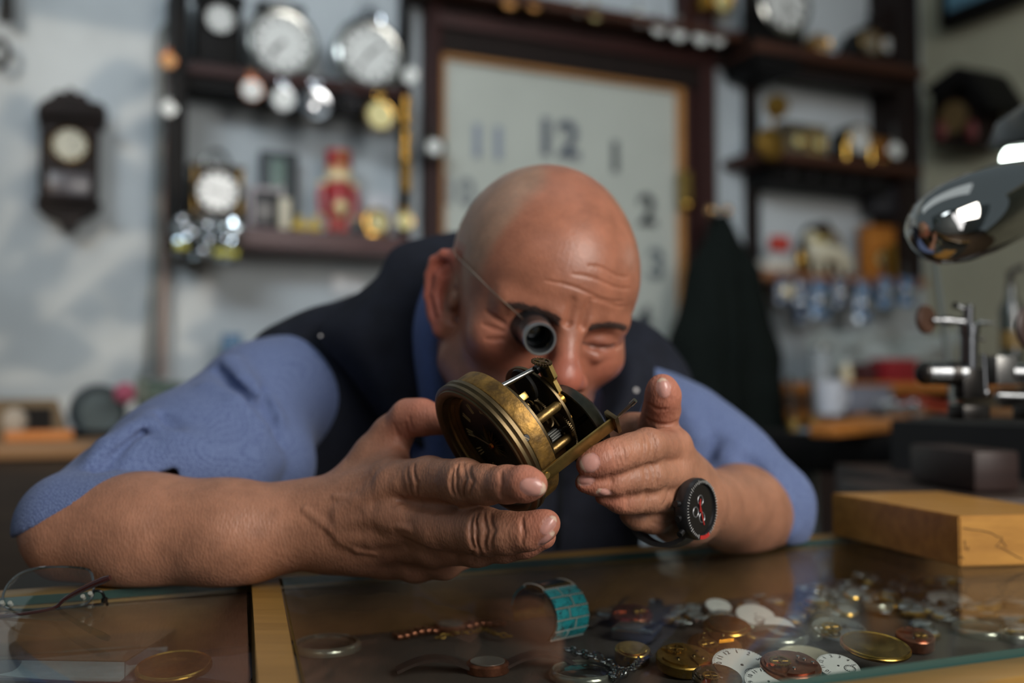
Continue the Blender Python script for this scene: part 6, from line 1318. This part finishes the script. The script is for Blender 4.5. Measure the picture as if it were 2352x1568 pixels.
# left: low bench along the back wall
tan = wood('bench_tan', (122, 92, 62), (146, 112, 78), .5, 5); lb_ = thing('side_bench', 'low dark side bench with a tan top behind the left arm', 'bench', wp(ws(200, 1010, .5)[0], 0, .3), WROT)
zt_ = ws(225, 1004, .42)[1]; K_ = scale_at(225, .42)
g = G(); g.box((-.15, 0, zt_ - .015), (1.9, .56, .03), None, .004); g.build('bench_top', tan, lb_); g = G(); g.box((-.15, .02, (zt_ - .03) / 2), (1.86, .50, zt_ - .03)); g.build('cabinet', wood('bench_dark', (54, 46, 40), (68, 58, 48), .6, 4), lb_)
wbx = thing('wooden_tray', 'brown wooden tray with a slanted lid on the left bench', 'tray', wp(ws(50, 990, .42)[0], zt_, .42), WROT); g = G(); g.prism([(-.12, 0), (100 * K_, 0), (72 * K_, 88 * K_), (-.12, 88 * K_)], .12, (0, 0, 0), Matrix.Rotation(PI / 2, 3, 'X')); g.build('case', wood('tray_brown', (84, 70, 50), (104, 88, 62), .5, 5), wbx); g = G(); g.box((30 * K_, -.062, 46 * K_), (60 * K_, .008, 50 * K_)); g.build('opening', black_w, wbx); g = G(); g.ball((-12 * K_, -.066, 42 * K_), (26 * K_, .012, 30 * K_)); g.build('paper_roll', M('roll_pale', (150, 142, 130), .6), wbx)
t = thing('amber_strip', 'amber wooden strip lying in front of the slanted tray', 'strip', wp(ws(90, 1005, .50)[0], zt_, .50), WROT); g = G(); g.box((0, 0, .010), (.12, .03, .020), None, .003); g.build('strip_body', wood('amber_strip', (170, 104, 48), (190, 122, 60), .4, 5), t)
lens_ = thing('magnifier_stand', 'round dark-rimmed magnifier standing on the left bench', 'magnifier', wp(ws(225, 945, .42)[0], zt_, .42), WROT); r = 54 * K_; g = G(); g.tube([(math.cos(a) * r, 0, r + 6 * K_ + math.sin(a) * r) for a in np.linspace(0, 2 * PI, 33)[:-1]], 8 * K_, 10, closed=True); g.build('rim', M('teal_dark', (28, 42, 50), .35), lens_); g = G(); g.disc((0, .008, r + 6 * K_), (0, 1, 0), r, .005, 32); g.build('glass', M('mirror_glass', (130, 146, 150), .1, .7), lens_); g = G(); g.box((0, 0, .008), (.10, .05, .016), None, .004); g.build('foot', black_w, lens_)
pk = thing('pink_ball', 'pink pompom ball beside the round magnifier', 'ball', wp(ws(286, 940, .50)[0], zt_, .50), WROT); hz = ws(286, 903, .5)[1] - zt_; g = G(); g.ball((0, 0, hz), 24 * K_, 20); g.build('pompom', M('pink_wool', (168, 84, 104), .9, bump=.6, scale=120), pk); g = G(); g.cyl((0, 0, 0), (0, 0, hz), .003, n=8); g.disc((0, 0, .003), (0, 0, 1), .02, .006, 16); g.build('stick', black_w, pk)
mc = thing('green_machine', 'green grinding machine on the left bench behind the sleeve', 'machine', wp(ws(362, 1000, .30)[0], zt_, .30), WROT); grn = M('machine_green', (66, 82, 70), .5, var=.1, scale=20); g = G(); g.box((0, 0, 14 * K_), (150 * K_, 80 * K_, 28 * K_), None, .006); g.build('base', grn, mc); g = G(); g.cyl((-50 * K_, 0, 92 * K_), (80 * K_, 0, 84 * K_), 40 * K_, n=28, bev=.008); g.build('motor', grn, mc); g = G(); g.disc((-40 * K_, 0, 92 * K_), (1, 0, 0), 54 * K_, 20 * K_, 30, bev=.004); g.build('wheel_guard', M('guard_grey', (84, 92, 82), .5), mc); g = G(); g.cyl((8 * K_, 0, 10 * K_), (8 * K_, 0, 70 * K_), 20 * K_, n=16); g.build('post', grn, mc)
# right: watchmaker bench
orw = wood('bench_orange', (158, 98, 44), (184, 120, 58), .4, 5, coat=.2); dkw = wood('bench_brown', (52, 42, 38), (66, 52, 46), .5, 4, axis=2)
# bench against the wall with a raised shelf
hb2 = thing('workbench', 'cluttered watchmaker workbench with an orange wooden ledge on the right', 'workbench', wp(ws(2050, 900, .5)[0], 0, .35), WROT)
zled = ws(2000, 880, .45)[1]; zlow = ws(2000, 945, .55)[1]; xc = 0
def bl(u, v, off): m_ = np.array(hb2.matrix_world); return m_[:3, :3].T @ (wq(u, v, off) - m_[:3, 3])
g = G(); wl = bl(1880, 880, .40)[0]; wr2 = np.array(hb2.matrix_world)[:3, :3].T @ (wp(S_COR - .02, 0, .4) - np.array(hb2.matrix_world)[:3, 3]); wr2 = wr2[0]; g.box(((wl + wr2) / 2, .10, zled - .012), (wr2 - wl, .30, .028), None, .004); g.build('ledge', orw, hb2)
g = G(); g.box(((wl + wr2) / 2, .0, zlow - .02), (wr2 - wl, .62, .03), None, .004); g.build('worktop', orw, hb2)
g = G(); g.box(((wl + wr2) / 2, .03, (zlow - .03) / 2), (wr2 - wl - .04, .50, zlow - .03)); g.build('drawer_case', dkw, hb2)
g = G(); g.box((wl + .02, .10, (zled + zlow) / 2), (.03, .28, zled - zlow)); g.build('side_cheek', wood('cheek_brown', (84, 56, 38), (100, 68, 46), .5, 4), hb2)
g = G(); g.box(((wl + wr2) / 2, .24, (zled + zlow) / 2), (wr2 - wl, .02, zled - zlow)); g.build('back_panel', black_w, hb2)
g = G(); g.ball(bl(2006, 1040, .63), .013, 16); g.build('drawer_knob', M('knob_bright', (190, 176, 168), .12, .8), hb2)
# slanted armrest apron and the near black lathe bench
ab = thing('bench_apron', 'orange slanted armrest edge of the bench beside the coat', 'armrest', at(1965, 985, 1.75)); P_ = [at(1888, 1002, 1.62) - np.array(ab.location), at(2045, 962, 1.85) - np.array(ab.location)]; dd = P_[1] - P_[0]; dd[2] = 0; L = np.linalg.norm(dd); dd /= L; R_m = Matrix(((dd[0], -dd[1], 0), (dd[1], dd[0], 0), (0, 0, 1))); g = G(); g.box((P_[0] + P_[1]) / 2, (L, .05, .026), R_m, .008); g.build('rail', orw, ab)
g = G(); g.box((P_[0] + P_[1]) / 2 + np.array([.05, .18, -.05]), (L * 1.05, .30, .07), R_m, .006); g.build('apron_board', black_w, ab)
zb2 = at(2200, 1025, 1.15)[2]
nb = thing('lathe_bench', 'black bench top carrying the small chrome lathe', 'bench', (at(2330, 1000, 1.25)[0], 1.25, 0)); cx0 = np.array(nb.location); g = G()
p = [at(2045, 935, 1.45), at(2600, 940, 1.15), at(2600, 940, 1.6), at(2150, 930, 1.75)]; ztop = float(np.mean([x[2] for x in p])) - .0; g.prism([(x[0] - cx0[0], x[1] - cx0[1]) for x in p], .075, (0, 0, ztop - .055)); g.build('bench_top', M('bench_black', (24, 25, 27), .5), nb)
g = G(); g.box((.09, .15, (ztop - .09) / 2), (.42, .34, ztop - .09)); g.build('pedestal', dkw, nb)
g = G(); g.cyl((at(2205, 1060, 1.3)[0] - cx0[0], .02, .0), (at(2205, 1060, 1.3)[0] - cx0[0], .02, ztop - .09), .030, n=20); g.build('post', M('post_grey', (120, 108, 98), .5), nb)
ext_box('dark_box', 'dark brown wooden box standing behind the pale block', 'box', 2235, 1036, 2346, 1130, 1.12, .14, wood('box_dark', (46, 34, 32), (58, 42, 38), .45, 6), rot=Matrix.Rotation(.12, 3, 'Z'))
# things on the bench
def bench_thing(name, label, cat, u, off, z): return thing(name, label, cat, wp(ws(u, 880, off)[0], z, off), WROT)
t = bench_thing('red_case', 'bright red case standing on the workbench ledge', 'case', 2052, .36, zled + .002); P1 = scale_at(2052, .36); g = G(); g.box((0, 0, 27 * P1), (92 * P1, .08, 54 * P1), None, .004); g.build('case_body', M('case_red', (134, 28, 36), .45), t); g = G(); g.box((0, -.041, 30 * P1), (88 * P1, .002, .003)); g.build('lid_seam', black_w, t)
t = bench_thing('maroon_case', 'dark maroon case left of the bright red case', 'case', 1978, .32, zled + .002); g = G(); g.box((0, 0, 22 * P1), (48 * P1, .08, 44 * P1), None, .004); g.build('case_body', M('case_maroon', (62, 28, 30), .5), t)
t = bench_thing('cream_bottle', 'cream plastic bottle on the ledge beside the maroon case', 'bottle', 1944, .36, zled + .002); g = G(); g.lathe([(0, 0), (13 * P1, 0), (13 * P1, 30 * P1), (8 * P1, 38 * P1), (6 * P1, 40 * P1)], n=20); g.build('bottle_body', M('cream_plastic', (196, 184, 150), .4), t); g = G(); g.cyl((0, 0, 40 * P1), (0, 0, 50 * P1), 6 * P1, n=16); g.build('cap', white_f, t)
t = bench_thing('white_jar', 'white jar standing at the left end of the ledge', 'jar', 1885, .34, zled + .002); g = G(); g.lathe([(0, 0), (26 * P1, 0), (26 * P1, 60 * P1), (20 * P1, 72 * P1), (0, 72 * P1)], n=24); g.build('jar_body', M('jar_white', (136, 142, 144), .5), t); g = G(); g.cyl((0, 0, 72 * P1), (0, 0, 82 * P1), 20 * P1, n=20); g.build('lid', nick, t)
t = bench_thing('plastic_wrap', 'heap of crumpled clear plastic bags above the red case', 'plastic bags', 2030, .25, zled + .0); rs3 = random.Random(9); rows = [[np.array([(i / 9 - .5) * .62, -.02 + (rs3.random() - .5) * .07, .035 + j * .026 + (rs3.random() - .5) * .03]) for i in range(10)] for j in range(6)]; v_, f_ = loft(rows, 2, 2, .003); g = G(); g.add(v_, f_); g.build('wrinkled_film', M('film_pale', (150, 158, 156), .35, coat=.3), t, smooth=25)
t = bench_thing('red_cloth', 'orange-red cloth lying on the bench under the lathe', 'cloth', 2128, .62, zlow - .002); rows = [[np.array([x, y, .02 + .018 * math.sin(30 * x + 3) * math.cos(25 * y)]) for x in np.linspace(-.07, .07, 6)] for y in np.linspace(-.05, .05, 5)]; v_, f_ = loft(rows, 3, 3, .01); g = G(); g.add(v_, f_); g.build('cloth_sheet', M('cloth_red', (176, 70, 48), .8), t)
t = bench_thing('white_mug', 'white mug at the left end of the worktop under the ledge', 'mug', 1905, .60, zlow - .004); g = G(); g.lathe([(0, 0), (.035, 0), (.040, .09), (.036, .09), (.032, .008), (0, .006)], n=24); g.build('mug_body', M('mug_white', (188, 192, 200), .3), t); g = G(); g.tube([(.038 + .022 * math.sin(a), 0, .045 + .028 * math.cos(a)) for a in np.linspace(0, PI, 10)], .005, 8); g.build('handle', M('mug_white', (188, 192, 200), .3), t)
t = bench_thing('grey_box', 'grey tool box under the ledge right of the white mug', 'box', 1968, .50, zlow - .004); g = G(); g.box((0, 0, .035), (.16, .10, .07), None, .004); g.build('box_body', M('tool_grey', (112, 116, 128), .5), t); g = G(); g.box((0, 0, .072), (.165, .105, .008), None, .002); g.build('lid', M('tool_lid', (92, 96, 106), .5), t)
jar0 = None; rsj = random.Random(2)
for i, u in enumerate((2012, 2032, 2050, 2066, 2082, 2098, 2110)):
    p = wp(ws(u, 880, .62 + .05 * (i % 2))[0], zlow - .004, .62 + .05 * (i % 2))
    if jar0 is None:
        jar0 = thing('tool_pot', 'tiny metal tool pot in the row along the workbench', 'pot', p, WROT, 'tiny metal pots on the workbench'); g = G(); g.lathe([(0, 0), (.014, 0), (.015, .022), (.013, .022), (.012, .004), (0, .004)], n=18); g.build('pot_body', chrome, jar0); g = G(); g.ball((0, 0, .026), .010, 12); g.build('knob', chrome, jar0)
    else: dup(jar0, p, WROT, scale=.85 + .3 * rsj.random())
for i, (u, lab) in enumerate(((1822, 'yellow-handled tool hanging at the left end of the bench'), (1868, 'second yellow-handled tool hanging at the left end of the bench'))):
    t = thing('hand_tool', lab, 'tool', at(u, 960, 1.9)); g = G(); g.tube([(0, 0, 0), (.01, 0, -.10)], [.010, .012], 10); g.build('handle', M('handle_yellow', (128, 100, 34), .4), t); g = G(); g.cyl((0, 0, 0), (-.005, 0, .08), .004, n=8); g.build('shaft', steel, t)
# pale metal stand leg / chair between coat and bench
t = thing('chair_back', 'pale blue-grey chair upright between the coat and the bench', 'chair', (at(1850, 1150, 1.9)[0], 1.9, 0)); g = G(); g.tube([at(1846, 985, 1.9) - np.array(t.location), at(1852, 1100, 1.9) - np.array(t.location), at(1856, 1260, 1.9) - np.array(t.location), at(1860, 1500, 1.9) - np.array(t.location), (.02, 0, .0)], .022, 12); g.build('upright', M('pale_metal', (138, 150, 160), .4, .3), t)
# lathe
YLa = 1.0; lc = at(2235, 860, YLa); la_ = thing('watch_lathe', 'small chrome watchmaker lathe with a brown wheel on the right', 'lathe', (lc[0], lc[1], ztop), Matrix.Rotation(.20, 3, 'Z')); lm = np.array(la_.matrix_world)
def ll(u, v, dy=0.0): return lm[:3, :3].T @ (at(u, v, YLa + dy) - lm[:3, 3])
ls = M('lathe_chrome', (112, 114, 116), .22, 1.0, var=.1, scale=60); ld = M('lathe_dark', (44, 42, 40), .3, .7, var=.2, scale=60); lbn = M('lathe_brown', (84, 58, 44), .5, .2); P1 = YLa / F_PX
def lcyl(name, u0, v0, u1, v1, r, mat, r2=None, par=None, bev=1.5): g = G(); g.cyl(ll(u0, v0), ll(u1, v1), r * P1, None if r2 is None else r2 * P1, n=28, bev=bev * P1 if r2 is None else 0); return g.build(name, mat, par or la_)
lcyl('spindle_barrel', 2130, 857, 2215, 858, 26, ls); g = G(); g.ball(ll(2126, 857), (24 * P1, 26 * P1, 27 * P1), 20); g.build('spindle_cap', ld, la_); lcyl('collar', 2180, 857, 2200, 857, 29, ld)
lcyl('headstock_post', 2226, 905, 2226, 760, 19, ls); lcyl('post_neck', 2224, 762, 2224, 700, 12, ls); lcyl('post_ring', 2226, 770, 2226, 744, 22, ls); g = G(); g.box(ll(2225, 880), (54 * P1, 40 * P1, 70 * P1), None, 4 * P1); g.build('headstock', ld, la_)
lcyl('cross_spindle', 2140, 735, 2215, 739, 8, ls); lcyl('cross_collar', 2160, 736, 2186, 737, 11, ls); lcyl('cross_tip', 2245, 741, 2285, 742, 7, ls, 1.5); g = G(); c0_ = ll(2126, 733); g.lathe([(0, -7), (30, -7), (34, -3), (34, 4), (30, 8), (12, 8), (0, 5)], c0_, (.45, -1, .02), 36); g.v[-1] = (g.v[-1] - c0_) * P1 + c0_; g.build('brown_wheel', lbn, la_)
lcyl('clamp_rod', 2196, 702, 2222, 712, 5, ls); g = G(); g.ball(ll(2194, 701), 8 * P1, 14); g.build('clamp_ball', ld, la_); lcyl('lever', 2258, 812, 2262, 900, 6, ls, 9); g = G(); g.ball(ll(2262, 902), 13 * P1, 16); g.build('lever_ball', ls, la_)
g = G(); g.box(ll(2300, 850), (58 * P1, 46 * P1, 66 * P1), None, 4 * P1); g.build('tool_rest', M('lathe_grey', (112, 112, 110), .35, .8), la_); lcyl('tail_barrel', 2318, 857, 2440, 860, 24, ls); lcyl('bed_bar', 2288, 908, 2460, 914, 10, ls); lcyl('thumb_screw', 2240, 778, 2262, 780, 4, ld)
g = G(); pz = ll(2225, 930); g.box((pz[0], pz[1], pz[2] / 2 + .0), (70 * P1, 60 * P1, pz[2]), None, 4 * P1); g.build('pillar_foot', ld, la_); g = G(); pz2 = ll(2380, 930); g.box((pz2[0], pz2[1], pz2[2] / 2), (80 * P1, 60 * P1, pz2[2]), None, 4 * P1); g.build('tail_foot', ld, la_)
wd = thing('brown_disc', 'dark brown polishing disc cut by the right picture edge', 'disc', at(2362, 752, 1.0), Matrix.Rotation(.2, 3, 'Z')); g = G(); g.lathe([(0, -8), (44, -8), (50, -3), (50, 4), (44, 9), (14, 9), (0, 6)], (0, 0, 0), (.4, -1, .02), 40); g.v[-1] *= P1; g.build('disc_body', M('disc_brown', (58, 42, 38), .5), wd); g = G(); g.cyl((0, 0, 0), (.12, 0, 0), .008, n=14); g.cyl((.1, 0, 0), (.1, 0, ztop - at(2362, 752, 1.0)[2]), .010, n=14); g.build('arm', ld, wd)
g = thing('oil_bottle', 'dark oil bottle in front of the pale side wall, behind the lathe', 'bottle', at(2325, 840, 1.6)); P2 = 1.6 / F_PX; gg = G(); gg.lathe([(0, 0), (26, 0), (26, 130), (12, 160), (10, 186), (0, 188)], n=24); gg.v[-1] *= P2; gg.build('bottle_body', M('oil_dark', (40, 46, 40), .2, coat=.5), g); gg = G(); gg.tube([np.array((0, 0, 180)) * P2, np.array((0, 0, 215)) * P2, np.array((30, 0, 228)) * P2], 8 * P2, 10); gg.build('spout', ld, g); gg = G(); gg.lathe([(26.5, 40), (26.8, 42), (26.8, 78), (26.5, 80)], n=24); gg.v[-1] *= P2; gg.build('label_band', M('band_ochre', (116, 92, 44), .5), g)
gs = thing('bottle_shelf', 'small dark wall ledge carrying the oil bottle', 'shelf', at(2340, 850, 1.62)); gg = G(); gg.box((.08, .03, -.008), (.3, .16, .012), None, .002); gg.build('board', dark, gs)
# chrome bench lamp and the fluorescent lamp above it
YS = .88; hm = M('lamp_chrome', (176, 176, 172), .03, 1.0); A_ = at(2112, 545, YS - .02); B_ = at(2420, 420, YS + .05); axl = B_ - A_; Ll = np.linalg.norm(axl)
lpn = thing('chrome_lamp', 'polished chrome bullet-shaped lamp shade at the right edge', 'lamp', A_, frame(axl)); g = G(); r0 = .040; g.lathe([(0, 0), (r0 * .30, .0015), (r0 * .55, .007), (r0 * .76, .020), (r0 * .90, .042), (r0 * .95, .075), (r0 * .92, .115), (r0 * .78, .150), (r0 * .5, .175), (r0 * .3, .185), (0, .186)], n=64, sx=1.0, sy=1.0); g.build('shade', hm, lpn, 80)
g = G(); g.cyl((0, 0, .18), (0, 0, .23), .010, n=16); g.tube([(0, 0, .22), (.02, 0, .25), (.05, .02, .27)], .008, 10); g.build('neck', ld, lpn)
cbk = thing('lamp_cable', 'grey cable hanging down from the chrome lamp', 'cable', at(2150, 600, .95)); g = G(); g.tube(catmull([at(u, v, 1.3) - np.array(cbk.location) for u, v in ((2140, 560), (2152, 640), (2166, 740), (2180, 850), (2188, 935))], 5), .004, 8); g.build('cord', M('cable_grey', (92, 98, 96), .5), cbk)
gl2 = thing('bench_light', 'dark hooded lamp with a bright tube at the right edge', 'lamp', at(2446, 348, 1.13), frame((.0, -.15, 1), at(2420, 335, .96) - at(2280, 375, 1.02))); g = G(); g.lathe([(.085, -.004), (.088, 0), (.080, .025), (.055, .045), (.02, .055), (0, .056)], (0.02, 0, .012), (0, 0, 1), 40, sx=1.3, sy=.7); g.build('hood', M('hood_dark', (24, 30, 28), .3, coat=.4), gl2)
g = G(); g.cyl((-.075, 0, -.004), (.14, 0, -.004), .014, n=20, bev=.004); g.build('tube', emit('tube_light', (236, 250, 240), 8.0), gl2)
g = G(); g.tube([(.02, 0, .06), (.06, .05, .08), (.2, .1, .05)], .008, 10); g.build('arm', ld, gl2)

# jointed arms carry both lamps from the bench
bpy.context.view_layer.update()
def arm_to(lamp, a, bx_, name='stand_arm'):
    w_ = lamp.matrix_world @ Vector(a); P_ = [tuple(w_), (bx_, w_.y + .06, w_.z + .10), (bx_ + .10, 1.35, w_.z + .02), (bx_ + .06, 1.40, ztop + .02)]
    g = G(); g.tube(to(lamp, catmull(P_, 6)), .007, 8); g.cyl(*to(lamp, [(bx_ + .06, 1.40, ztop + .002), (bx_ + .06, 1.40, ztop + .03)]), .035, n=20); g.build(name, ld, lamp)
arm_to(lpn, (.05, .02, .27), .66); arm_to(gl2, (.2, .1, .05), .78)
g = G(); p_ = at(2290, 1130, 1.18) - cx0; g.box((p_[0], p_[1], at(2290, 1130, 1.12)[2] - .012), (.30, .22, .020), None, .003); g.box((p_[0], p_[1] + .10, .46), (.04, .04, .90)); g.build('side_ledge', dkw, nb)
